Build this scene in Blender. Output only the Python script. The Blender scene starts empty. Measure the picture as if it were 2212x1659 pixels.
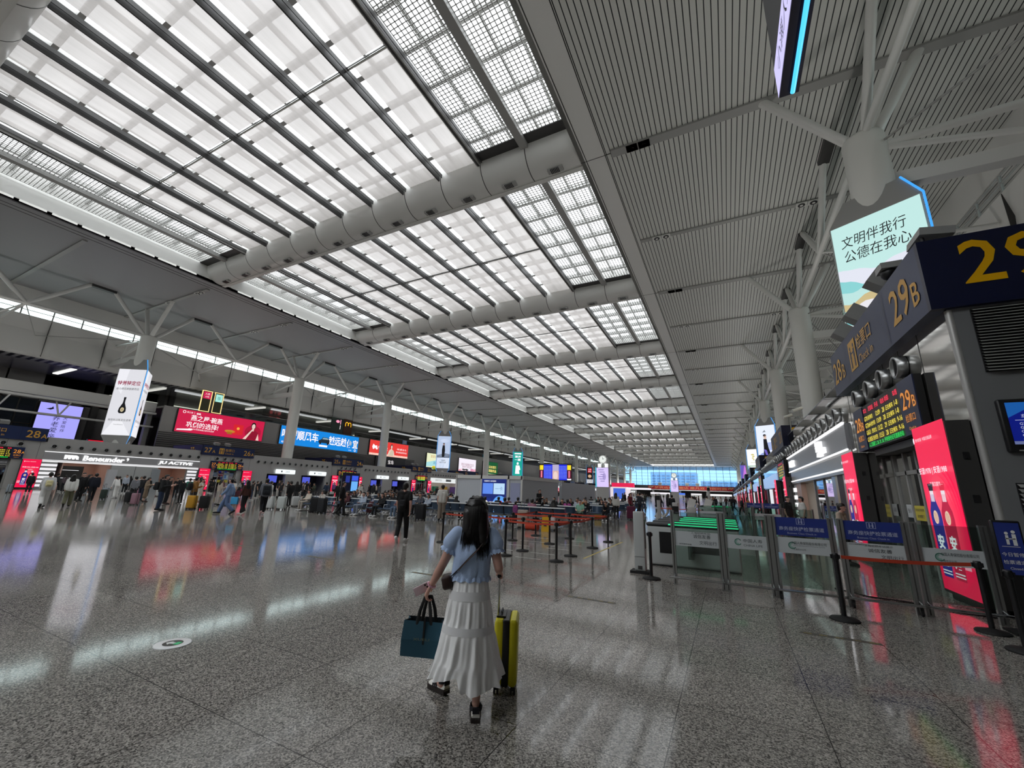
import bpy, bmesh, math, random
from mathutils import Vector, Matrix
import numpy as np

# ---------------------------------------------------------------- camera
SC = bpy.context.scene
COL = SC.collection
F_PX = 883.862
YAW, PITCH, ROLL = -0.479547, 0.252466, 0.034511


def make_camera():
    cd = bpy.data.cameras.new('camera')
    cam = bpy.data.objects.new('camera', cd)
    COL.objects.link(cam)
    cd.sensor_fit = 'HORIZONTAL'
    cd.sensor_width = 36.0
    cd.lens = 36.0 * F_PX / 2212.0
    cd.clip_start = 0.05
    cd.clip_end = 1500
    c, s = math.cos, math.sin
    Rz = Matrix(((c(YAW), -s(YAW), 0), (s(YAW), c(YAW), 0), (0, 0, 1)))
    base = Matrix(((1, 0, 0), (0, 0, -1), (0, 1, 0)))
    Rp = Matrix(((1, 0, 0), (0, c(PITCH), s(PITCH)), (0, -s(PITCH), c(PITCH))))
    Rr = Matrix(((c(ROLL), -s(ROLL), 0), (s(ROLL), c(ROLL), 0), (0, 0, 1)))
    M = Rr @ Rp @ base @ Rz               # world -> (right, down, forward)
    flip = Matrix(((1, 0, 0), (0, -1, 0), (0, 0, -1)))
    rot = (flip @ M).transposed()
    cam.matrix_world = Matrix.Translation((0, 0, 1.65)) @ rot.to_4x4()
    SC.camera = cam


make_camera()

# ---------------------------------------------------------------- sky and exposure
WORLD_STRENGTH = 4.0
w = bpy.data.worlds.new('overcast_sky')
SC.world = w
w.use_nodes = True
_nt = w.node_tree
_bg = _nt.nodes['Background']
_bg.inputs[0].default_value = (0.93, 0.965, 1.0, 1)
_bg.inputs[1].default_value = WORLD_STRENGTH
SC.view_settings.view_transform = 'Standard'
SC.view_settings.look = 'None'
SC.view_settings.exposure = 0.45
SC.view_settings.gamma = 1.0
SC.view_settings.use_curve_mapping = False
try:
    SC.cycles.use_denoising = True
    SC.cycles.max_bounces = 7
    SC.cycles.diffuse_bounces = 4
    SC.cycles.glossy_bounces = 3
    SC.cycles.transmission_bounces = 5
    SC.cycles.adaptive_threshold = 0.02
    SC.cycles.transparent_max_bounces = 16
    SC.cycles.sample_clamp_indirect = 4.0
    SC.cycles.caustics_reflective = False
    SC.cycles.caustics_refractive = False
except Exception:
    pass

random.seed(7)
PI = math.pi

# ---------------------------------------------------------------- colours and materials
def lin(c):
    c = c / 255.0
    return c / 12.92 if c <= 0.04045 else ((c + 0.055) / 1.055) ** 2.4


def rgb(h):
    if isinstance(h, str):
        h = h.lstrip('#')
        return tuple(lin(int(h[i:i + 2], 16)) for i in (0, 2, 4)) + (1.0,)
    return tuple(h) + (1.0,)


_M = {}


def mat(name, colour='#808080', rough=0.5, metal=0.0, emit=0.0, spec=0.5, alpha=1.0):
    if name in _M:
        return _M[name]
    m = bpy.data.materials.new(name)
    m.use_nodes = True
    b = m.node_tree.nodes['Principled BSDF']
    c = rgb(colour)
    if emit > 0:
        b.inputs['Base Color'].default_value = (c[0] * .1, c[1] * .1, c[2] * .1, 1)
        b.inputs['Emission Color'].default_value = c
        b.inputs['Emission Strength'].default_value = emit
    else:
        b.inputs['Base Color'].default_value = c
    b.inputs['Roughness'].default_value = rough
    b.inputs['Metallic'].default_value = metal
    b.inputs['Specular IOR Level'].default_value = spec
    if alpha < 1:
        b.inputs['Alpha'].default_value = alpha
    _M[name] = m
    return m


GLOW = 0.74      # lit signs are a little dimmer than the sky through the roof


def glow(colour, k=1.0):
    return mat('glow_%s_%.2f' % (colour.lstrip('#'), k), colour, 0.35, emit=k * GLOW)


def nodes(name):
    m = bpy.data.materials.new(name)
    m.use_nodes = True
    _M[name] = m
    nt = m.node_tree
    return m, nt, nt.nodes, nt.links, nt.nodes['Principled BSDF']


def mnode(nd, lk, op, a, b=None, c=None):
    n = nd.new('ShaderNodeMath')
    n.operation = op
    for i, x in enumerate((a, b, c)):
        if x is None:
            continue
        if isinstance(x, (int, float)):
            n.inputs[i].default_value = x
        else:
            lk.new(x, n.inputs[i])
    return n.outputs[0]


def ramp(nd, lk, fac, stops, interp='LINEAR'):
    n = nd.new('ShaderNodeValToRGB')
    n.color_ramp.interpolation = interp
    while len(n.color_ramp.elements) < len(stops):
        n.color_ramp.elements.new(0.5)
    for e, (p, c) in zip(n.color_ramp.elements, stops):
        e.position = p
        e.color = rgb(c)
    lk.new(fac, n.inputs[0])
    return n.outputs[0]


def glass_mat(name, tint='#c8d8d4', clear=0.82, rough=0.02):
    """thin pane: mostly clear with fresnel reflection"""
    m, nt, nd, lk, b = nodes(name)
    out = nd['Material Output']
    nd.remove(b)
    tr = nd.new('ShaderNodeBsdfTransparent')
    tr.inputs[0].default_value = rgb(tint)
    gl = nd.new('ShaderNodeBsdfGlossy')
    gl.inputs['Roughness'].default_value = rough
    fr = nd.new('ShaderNodeFresnel')
    fr.inputs[0].default_value = 1.5
    k = mnode(nd, lk, 'ADD', fr.outputs[0], (1 - clear) * 0.25)
    mx = nd.new('ShaderNodeMixShader')
    lk.new(k, mx.inputs[0])
    lk.new(tr.outputs[0], mx.inputs[1])
    lk.new(gl.outputs[0], mx.inputs[2])
    lk.new(mx.outputs[0], out.inputs[0])
    return m


def build_materials():
    # polished speckled granite in 1 m tiles
    m, nt, nd, lk, b = nodes('granite_floor')
    geo = nd.new('ShaderNodeNewGeometry')
    sep = nd.new('ShaderNodeSeparateXYZ')
    lk.new(geo.outputs['Position'], sep.inputs[0])
    vor = nd.new('ShaderNodeTexVoronoi')
    vor.inputs['Scale'].default_value = 105
    lk.new(geo.outputs['Position'], vor.inputs['Vector'])
    sepc = nd.new('ShaderNodeSeparateColor')
    lk.new(vor.outputs['Color'], sepc.inputs[0])
    noi = nd.new('ShaderNodeTexNoise')
    noi.inputs['Scale'].default_value = 60
    noi.inputs['Detail'].default_value = 3
    lk.new(geo.outputs['Position'], noi.inputs['Vector'])
    mixv = mnode(nd, lk, 'ADD', mnode(nd, lk, 'MULTIPLY', sepc.outputs[0], 0.72),
                 mnode(nd, lk, 'MULTIPLY', noi.outputs[0], 0.28))
    col = ramp(nd, lk, mixv, [(0.1, '#262524'), (0.3, '#6f6c68'), (0.55, '#9d9993'), (0.78, '#c2bdb5'), (0.95, '#dcd6cb')])
    # per tile tone
    fx = mnode(nd, lk, 'FLOOR', mnode(nd, lk, 'ADD', sep.outputs[0], 0.5))
    fy = mnode(nd, lk, 'FLOOR', mnode(nd, lk, 'SUBTRACT', sep.outputs[1], 0.15))
    cb = nd.new('ShaderNodeCombineXYZ')
    lk.new(fx, cb.inputs[0]); lk.new(fy, cb.inputs[1])
    wn = nd.new('ShaderNodeTexWhiteNoise')
    lk.new(cb.outputs[0], wn.inputs[0])
    tone = mnode(nd, lk, 'MULTIPLY_ADD', wn.outputs[0], 0.10, 0.72)
    mul = nd.new('ShaderNodeMixRGB'); mul.blend_type = 'MULTIPLY'; mul.inputs[0].default_value = 1
    lk.new(col, mul.inputs[1]); lk.new(tone, mul.inputs[2])
    # joints
    def joint(o, off):
        f = mnode(nd, lk, 'FRACT', mnode(nd, lk, 'ADD', o, off))
        return mnode(nd, lk, 'MAXIMUM', mnode(nd, lk, 'LESS_THAN', f, 0.0035), mnode(nd, lk, 'GREATER_THAN', f, 0.9965))
    j = mnode(nd, lk, 'MAXIMUM', joint(sep.outputs[0], 0.5), joint(sep.outputs[1], -0.15))
    mj = nd.new('ShaderNodeMixRGB'); lk.new(j, mj.inputs[0]); lk.new(mul.outputs[0], mj.inputs[1])
    mj.inputs[2].default_value = rgb('#1c1b1a')
    lk.new(mj.outputs[0], b.inputs['Base Color'])
    n2 = nd.new('ShaderNodeTexNoise'); n2.inputs['Scale'].default_value = 1.3; n2.inputs['Detail'].default_value = 4
    lk.new(geo.outputs['Position'], n2.inputs['Vector'])
    lk.new(mnode(nd, lk, 'MULTIPLY_ADD', n2.outputs[0], 0.05, 0.055), b.inputs['Roughness'])
    b.inputs['Specular IOR Level'].default_value = 0.42

    # slatted metal ceiling: boards 0.6 m wide running along the hall with dark gaps
    def slat(name, axis, pitch, gap, c1, c2, rough):
        m, nt, nd, lk, b = nodes(name)
        geo = nd.new('ShaderNodeNewGeometry')
        sep = nd.new('ShaderNodeSeparateXYZ')
        lk.new(geo.outputs['Position'], sep.inputs[0])
        f = mnode(nd, lk, 'FRACT', mnode(nd, lk, 'DIVIDE', sep.outputs[axis], pitch))
        g = mnode(nd, lk, 'LESS_THAN', f, gap)
        mx = nd.new('ShaderNodeMixRGB'); lk.new(g, mx.inputs[0])
        mx.inputs[1].default_value = rgb(c1); mx.inputs[2].default_value = rgb(c2)
        lk.new(mx.outputs[0], b.inputs['Base Color'])
        b.inputs['Roughness'].default_value = rough
    slat('slatted_ceiling', 0, 0.327, 0.17, '#d6d7d2', '#15181c', 0.45)
    slat('louvre_soffit', 1, 0.9, 0.5, '#a8a8a6', '#101014', 0.5)
    slat('dark_louvre_band', 2, 0.3, 0.45, '#4a4846', '#1a1918', 0.5)

    # roller-blind fabric under the rooflights: open weave, lets light through
    m, nt, nd, lk, b = nodes('blind_fabric')
    out = nd['Material Output']; nd.remove(b)
    geo = nd.new('ShaderNodeNewGeometry')
    n = nd.new('ShaderNodeTexNoise'); n.inputs['Scale'].default_value = 0.35; n.inputs['Detail'].default_value = 3
    mp = nd.new('ShaderNodeMapping'); mp.inputs['Scale'].default_value = (6, 0.5, 1)
    lk.new(geo.outputs['Position'], mp.inputs['Vector']); lk.new(mp.outputs[0], n.inputs['Vector'])
    c = ramp(nd, lk, n.outputs[0], [(0.3, '#8a8683'), (0.7, '#95918e')])
    tl = nd.new('ShaderNodeBsdfTranslucent'); lk.new(c, tl.inputs[0])
    df = nd.new('ShaderNodeBsdfDiffuse'); lk.new(c, df.inputs[0])
    m1 = nd.new('ShaderNodeMixShader'); m1.inputs[0].default_value = 0.28
    lk.new(tl.outputs[0], m1.inputs[1]); lk.new(df.outputs[0], m1.inputs[2])
    tp = nd.new('ShaderNodeBsdfTransparent'); tp.inputs[0].default_value = (1, .985, .97, 1)
    m2 = nd.new('ShaderNodeMixShader'); m2.inputs[0].default_value = 0.045
    lk.new(m1.outputs[0], m2.inputs[1]); lk.new(tp.outputs[0], m2.inputs[2])
    lk.new(m2.outputs[0], out.inputs[0])

    mat('plain_ceiling', '#9b9b9d', 0.5)
    mat('white_steel', '#e2e2de', 0.35)
    mat('grey_steel', '#a3a3a0', 0.4)
    mat('fascia_white', '#dcdbd7', 0.45)
    mat('dark_steel', '#3b3a39', 0.45)
    mat('black_plastic', '#131315', 0.4)
    mat('black_rubber', '#0c0c0d', 0.7)
    mat('wall_panel', '#b4b3b0', 0.32, metal=0.3)
    mat('mirror_panel', '#c4c3bf', 0.06, metal=0.95)
    mat('brushed_steel', '#a9aaa9', 0.28, metal=0.85)
    mat('chrome', '#c4c6c8', 0.12, metal=1.0)
    mat('dark_wall', '#4b4947', 0.5)
    mat('column_paint', '#e6e6e0', 0.4)
    mat('navy_sign', '#16264f', 0.35)
    mat('navy_dark', '#0b1234', 0.35)
    mat('gold_letter', '#d9a441', 0.4)
    mat('white_letter', '#e8e8e6', 0.4)
    mat('belt_red', '#c8452c', 0.6)
    glass_mat('clear_glass')
    glass_mat('green_glass', '#dbe8e3', 0.9)
    glass_mat('sky_glass', '#a9cdf2', 0.9)
    glass_mat('end_glass', '#5d7f9c', 0.9)
    glass_mat('tinted_glass', '#5a6a78', 0.6)


build_materials()
# ---------------------------------------------------------------- mesh building
def V(*a):
    return Vector(a)


class MB:
    """collects shapes, then links them as one mesh object"""

    def __init__(self):
        self.v, self.f, self.mi, self.sm, self.mats = [], [], [], [], []

    def _m(self, m):
        if isinstance(m, str):
            m = _M[m]
        if m not in self.mats:
            self.mats.append(m)
        return self.mats.index(m)

    def add(self, vs, fs, m, smooth=False):
        o = len(self.v)
        k = self._m(m)
        self.v += [tuple(x) for x in vs]
        for f in fs:
            self.f.append([i + o for i in f])
            self.mi.append(k)
            self.sm.append(smooth)
        return self

    def box(self, lo, hi, m, rot=None, at=None):
        x0, y0, z0 = lo
        x1, y1, z1 = hi
        vs = [V(x0, y0, z0), V(x1, y0, z0), V(x1, y1, z0), V(x0, y1, z0), V(x0, y0, z1), V(x1, y0, z1), V(x1, y1, z1), V(x0, y1, z1)]
        if rot is not None:
            vs = [rot @ p for p in vs]
        if at is not None:
            vs = [p + Vector(at) for p in vs]
        return self.add(vs, [(0, 3, 2, 1), (4, 5, 6, 7), (0, 1, 5, 4), (1, 2, 6, 5), (2, 3, 7, 6), (3, 0, 4, 7)], m)

    def bbox(self, lo, hi, r, m):
        """box with rounded vertical edges and softened top and bottom"""
        x0, y0, z0 = lo
        x1, y1, z1 = hi
        pts = []
        n = 4
        for cx, cy, a0 in ((x1 - r, y1 - r, 0), (x0 + r, y1 - r, 90), (x0 + r, y0 + r, 180), (x1 - r, y0 + r, 270)):
            for i in range(n + 1):
                a = math.radians(a0 + 90 * i / n)
                pts.append((cx, cy, math.cos(a), math.sin(a)))
        rings = []
        for z, k in ((z0, 0.35), (z0 + r * .5, .85), (z0 + r, 1), (z1 - r, 1), (z1 - r * .5, .85), (z1, 0.35)):
            rings.append([V(cx + r * k * c, cy + r * k * s, z) for cx, cy, c, s in pts])
        return self.loft(rings, m, True, cap=True)

    def loft(self, rings, m, smooth=True, cap=False, closed=True):
        n = len(rings[0])
        vs = [p for r in rings for p in r]
        fs = []
        for j in range(len(rings) - 1):
            for i in range(n if closed else n - 1):
                k = (i + 1) % n
                fs.append((j * n + i, j * n + k, (j + 1) * n + k, (j + 1) * n + i))
        self.add(vs, fs, m, smooth)
        if cap:
            self.add(rings[0], [tuple(reversed(range(n)))], m)
            self.add(rings[-1], [tuple(range(n))], m)
        return self

    def ring(self, c, d, r, n=12, ref=None):
        d = Vector(d).normalized()
        a = Vector(ref) if ref is not None else (V(0, 0, 1) if abs(d.z) < 0.9 else V(1, 0, 0))
        u = a.cross(d).normalized()
        w_ = d.cross(u)
        rx, ry = r if isinstance(r, (tuple, list)) else (r, r)
        return [Vector(c) + u * math.cos(2 * PI * i / n) * rx + w_ * math.sin(2 * PI * i / n) * ry for i in range(n)]

    def tube(self, pts, r, m, n=10, cap=True, smooth=True, ref=None):
        pts = [Vector(p) for p in pts]
        rings = []
        for i, p in enumerate(pts):
            if i == 0:
                d = pts[1] - p
            elif i == len(pts) - 1:
                d = p - pts[i - 1]
            else:
                d = (pts[i + 1] - p).normalized() + (p - pts[i - 1]).normalized()
            rr = r[i] if isinstance(r, list) else r
            rings.append(self.ring(p, d, rr, n, ref))
        return self.loft(rings, m, smooth, cap)

    def lathe(self, prof, m, at=(0, 0, 0), n=20, smooth=True):
        rings = [[V(at[0] + r * math.cos(2 * PI * i / n), at[1] + r * math.sin(2 * PI * i / n), at[2] + z) for i in range(n)] for r, z in prof]
        return self.loft(rings, m, smooth, True)

    def ball(self, c, r, m, nu=12, nv=8):
        rx, ry, rz = r if isinstance(r, (tuple, list)) else (r, r, r)
        rings = []
        for j in range(nv + 1):
            t = -PI / 2 + PI * j / nv
            k = max(math.cos(t), 0.02)
            rings.append([V(c[0] + rx * k * math.cos(2 * PI * i / nu), c[1] + ry * k * math.sin(2 * PI * i / nu), c[2] + rz * math.sin(t)) for i in range(nu)])
        return self.loft(rings, m, True, True)

    def quad(self, a, b, c, d, m):
        return self.add([Vector(a), Vector(b), Vector(c), Vector(d)], [(0, 1, 2, 3)], m)

    def prism(self, poly, z0, z1, m):
        n = len(poly)
        vs = [V(x, y, z0) for x, y in poly] + [V(x, y, z1) for x, y in poly]
        fs = [tuple(reversed(range(n))), tuple(range(n, 2 * n))] + [(i, (i + 1) % n, n + (i + 1) % n, n + i) for i in range(n)]
        return self.add(vs, fs, m)

    def mesh(self, name, shift=None):
        me = bpy.data.meshes.new(name)
        vs = self.v
        if shift is not None:
            s = Vector(shift)
            vs = [(a - s.x, b - s.y, c - s.z) for a, b, c in vs]
        me.from_pydata(vs, [], self.f)
        for m in self.mats:
            me.materials.append(m)
        me.polygons.foreach_set('material_index', self.mi)
        me.polygons.foreach_set('use_smooth', self.sm)
        me.update()
        return me

    def build(self, name, parent=None, world=True):
        """link as one object; when parented the points are world points unless world=False"""
        sh = None
        if parent is not None and world:
            sh = abs_loc(parent)
        o = bpy.data.objects.new(name, self.mesh(name, sh))
        COL.objects.link(o)
        if parent is not None:
            o.parent = parent
        return o


def abs_loc(o):
    p = Vector(o.location)
    while o.parent is not None:
        o = o.parent
        p = p + Vector(o.location)
    return p


def tag(o, label=None, cat=None, group=None, kind=None):
    if label:
        o['label'] = label
    if cat:
        o['category'] = cat
    if group:
        o['group'] = group
    if kind:
        o['kind'] = kind
    return o


def thing(name, label, cat, loc=(0, 0, 0), rotz=0.0, group=None):
    o = bpy.data.objects.new(name, None)
    COL.objects.link(o)
    o.empty_display_size = 0.1
    o.location = loc
    o.rotation_euler = (0, 0, rotz)
    return tag(o, label, cat, group)


def structure(name, loc=(0, 0, 0)):
    o = bpy.data.objects.new(name, None)
    COL.objects.link(o)
    o.location = loc
    return tag(o, kind='structure')


KIDS = {}


def kids(o):
    return [c for c in COL.objects if c.parent == o] if o.name not in KIDS else KIDS[o.name]


def remember(o):
    """cache the part tree so that copying stays quick"""
    KIDS[o.name] = [c for c in COL.objects if c.parent == o]
    for c in KIDS[o.name]:
        KIDS[c.name] = [d for d in COL.objects if d.parent == c]
    return o


def dup(root, loc, rotz=0.0, label=None, group=None, recolour=None):
    if root.name not in KIDS:
        remember(root)
    r = root.copy()
    COL.objects.link(r)
    r.location = loc
    r.rotation_euler = (0, 0, rotz)
    if label:
        r['label'] = label
    if group:
        r['group'] = group
    if recolour:
        paint(r, recolour)
    for ch in KIDS[root.name]:
        c = ch.copy()
        COL.objects.link(c)
        c.parent = r
        if recolour:
            paint(c, recolour)
        for g in KIDS.get(ch.name, []):
            d = g.copy()
            COL.objects.link(d)
            d.parent = c
            if recolour:
                paint(d, recolour)
    return r


def paint(o, table):
    """give a copy its own materials: table maps a material name to a material"""
    if o.type != 'MESH':
        return
    for s in o.material_slots:
        if s.material and s.material.name in table:
            t = table[s.material.name]
            s.link = 'OBJECT'
            s.material = t


# ---------------------------------------------------------------- lettering
_TX = {}


def text_mesh(s, bold=0.0, spacing=1.0):
    k = (s, bold, spacing)
    if k in _TX:
        return _TX[k]
    cu = bpy.data.curves.new('lettering', 'FONT')
    cu.body = s
    cu.offset = bold
    cu.space_character = spacing
    cu.resolution_u = 2
    o = bpy.data.objects.new('lettering', cu)
    COL.objects.link(o)
    bpy.context.view_layer.update()
    me = bpy.data.meshes.new_from_object(o.evaluated_get(bpy.context.evaluated_depsgraph_get()))
    vs = [tuple(v.co) for v in me.vertices]
    fs = [tuple(p.vertices) for p in me.polygons]
    bpy.data.objects.remove(o)
    bpy.data.curves.remove(cu)
    bpy.data.meshes.remove(me)
    if vs:
        xs = [v[0] for v in vs]
        ys = [v[1] for v in vs]
        bb = (min(xs), min(ys), max(xs), max(ys))
    else:
        bb = (0, 0, 1, 1)
    _TX[k] = (vs, fs, bb)
    return _TX[k]


class Art(MB):
    """flat printing on a face: o is the face centre, r to the reader's right, u up"""

    def __init__(self, o, r, u, step=0.004):
        super().__init__()
        self.o, self.r, self.u = Vector(o), Vector(r).normalized(), Vector(u).normalized()
        self.n = self.r.cross(self.u).normalized()
        self.step = step
        self.layer = 0

    def pt(self, x, y, k=None):
        return self.o + self.r * x + self.u * y + self.n * (self.step * (self.layer if k is None else k))

    def up(self):
        self.layer += 1
        return self

    def poly(self, pts, m):
        return self.add([self.pt(x, y) for x, y in pts], [tuple(range(len(pts)))], m)

    def rect(self, x0, y0, x1, y1, m):
        return self.poly([(x0, y0), (x1, y0), (x1, y1), (x0, y1)], m)

    def oval(self, cx, cy, rx, ry, m, n=20, a0=0, a1=360):
        ps = [(cx + rx * math.cos(math.radians(a0 + (a1 - a0) * i / n)), cy + ry * math.sin(math.radians(a0 + (a1 - a0) * i / n))) for i in range(n if a1 - a0 == 360 else n + 1)]
        return self.poly(ps, m)

    def arc(self, cx, cy, r0, r1, m, a0=0, a1=360, n=24):
        vs, fs = [], []
        for i in range(n + 1):
            a = math.radians(a0 + (a1 - a0) * i / n)
            vs += [self.pt(cx + r0 * math.cos(a), cy + r0 * math.sin(a)), self.pt(cx + r1 * math.cos(a), cy + r1 * math.sin(a))]
        for i in range(n):
            fs.append((2 * i, 2 * i + 1, 2 * i + 3, 2 * i + 2))
        return self.add(vs, fs, m)

    def line(self, pts, wd, m):
        for (x0, y0), (x1, y1) in zip(pts[:-1], pts[1:]):
            d = math.hypot(x1 - x0, y1 - y0) or 1
            nx, ny = -(y1 - y0) / d * wd / 2, (x1 - x0) / d * wd / 2
            self.poly([(x0 - nx, y0 - ny), (x1 - nx, y1 - ny), (x1 + nx, y1 + ny), (x0 + nx, y0 + ny)], m)
        return self

    def text(self, s, x, y, h=None, wd=None, m=None, align='c', bold=0.0, spacing=1.0, depth=0.0, slant=0.0):
        """h is the height of the drawn letters, wd the full width; y is the middle"""
        vs, fs, bb = text_mesh(s, bold, spacing)
        bw, bh = bb[2] - bb[0] or 1, bb[3] - bb[1] or 1
        sy = h / bh if h else wd / bw
        sx = wd / bw if wd else sy
        x0 = {'c': x - bw * sx / 2, 'l': x, 'r': x - bw * sx}[align]
        y0 = y - bh * sy / 2
        P = []
        for a, b, c in vs:
            yy = (b - bb[1]) * sy
            P.append(self.pt(x0 + (a - bb[0]) * sx + yy * slant, y0 + yy))
        if depth:
            nn = len(P)
            Q = [p + self.n * depth for p in P]
            cnt = {}
            for f in fs:
                for i in range(len(f)):
                    e = (f[i], f[(i + 1) % len(f)])
                    cnt[e] = 1
            side = [(a, b, b + nn, a + nn) for a, b in cnt if (b, a) not in cnt]
            self.add(P + Q, [tuple(i + nn for i in f) for f in fs] + side, m)
        else:
            self.add(P, fs, m)
        return self


RIGHT_R, LEFT_R = V(0, -1, 0), V(0, 1, 0)
UPV = V(0, 0, 1)
# ---------------------------------------------------------------- the hall: measures in metres
XR, XL = 3.8, -67.0            # fronts of the shop rows, right and left
HC = 25.8                      # ceiling
HS = 27.75                     # rooflight level
SA, SB = -55.97, -7.78         # rooflight strip, left and right edge
YB0, SP = 25.1, 23.9           # first cross beam and their spacing
NB = 15
YEND = YB0 + SP * NB + 1.5
YBACK = -30.0
CXR, CXL = 8.3, -71.6          # column rows
ENDX = (-84.0, 20.5)


def build_shell():
    m = MB().quad((-125, YBACK, 0), (45, YBACK, 0), (45, YEND + 60, 0), (-125, YEND + 60, 0), 'granite_floor')
    tag(m.build('floor'), kind='structure')
    # ceiling right of the rooflights: smooth band, then slats
    ce = structure('ceiling')
    m = MB()
    m.box((SB, YBACK, HC), (-5.9, YEND, HC + .3), 'white_steel')
    m.build('smooth_band', ce)
    m = MB().box((-5.9, YBACK, HC + .02), (18.2, YEND, HC + .3), 'slatted_ceiling')
    m.build('slatted_panel', ce)
    m = MB()
    for k in range(-1, NB * 2):
        y = YB0 + SP * k / 2
        d = .34 if k % 2 == 0 else .22
        m.box((-5.5, y - d, HC - .12), (18.2, y + d, HC + .04), 'grey_steel')
    m.build('ceiling_rib', ce)
    m = MB()
    for k in range(-1, NB + 1):
        m.box((SB - .03, YB0 + SP * k - .025, HC - .012), (-5.5, YB0 + SP * k + .025, HC + .01), 'dark_steel')
    for x in (SB + .42, -5.95):
        m.box((x - .03, YBACK, HC - .012), (x + .03, YEND, HC + .01), 'dark_steel')
    m.build('panel_joint', ce)
    m = MB().box((-81.5, YBACK, HC), (SA, YEND, HC + .3), 'plain_ceiling')
    m.build('plain_panel', ce)
    m = MB()
    for k in range(-1, NB * 2):
        y = YB0 + SP * k / 2
        m.box((-81.5, y - .2, HC - .15), (SA - 2.5, y + .2, HC + .02), 'grey_steel')
    for x in (SA - 1.2, SA - 1.9):
        m.box((x - .03, YBACK, HC - .02), (x + .03, YEND, HC + .01), 'dark_steel')
    m.build('ceiling_rib', ce)
    # small twin air outlets on the ribs
    m = MB()
    for k in range(0, 14):
        y = YB0 + SP * k / 2
        for xx, s in ((-3.6, 1), (SA - 4.5, 1), (8.0 if k % 2 else -3.6, 1), (-68, 1)):
            for dx in (-.42, .42):
                m.box((xx + dx - .38, y - .3, HC - .18), (xx + dx + .38, y + .3, HC - .11), 'white_steel')
                m.lathe([(.26, -.215), (.26, -.17), (.2, -.17)], 'black_plastic', (xx + dx, y, HC), 12)
                m.lathe([(.12, -.23), (.12, -.2)], 'white_steel', (xx + dx, y, HC), 10)
    m.build('air_outlet', ce)
    # roof over everything else, so daylight enters by the rooflights and clerestories only
    rf = MB()
    rf.box((-82, YBACK, HC + .35), (SA - .35, YEND + 60, HC + .7), 'grey_steel')
    rf.box((SB + .35, YBACK, HC + .35), (18.7, YEND + 60, HC + .7), 'grey_steel')
    rf.box((SA - .35, YEND, HC + .35), (SB + .35, YEND + 60, HC + .7), 'grey_steel')
    rf.build('roof_deck', ce)
    # walls closing the place, behind the camera and at the outer sides
    w = MB().box((-126, YBACK - .4, 0), (46, YBACK, HC + .7), 'wall_panel')
    tag(w.build('wall_back'), kind='structure')
    return ce


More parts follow.
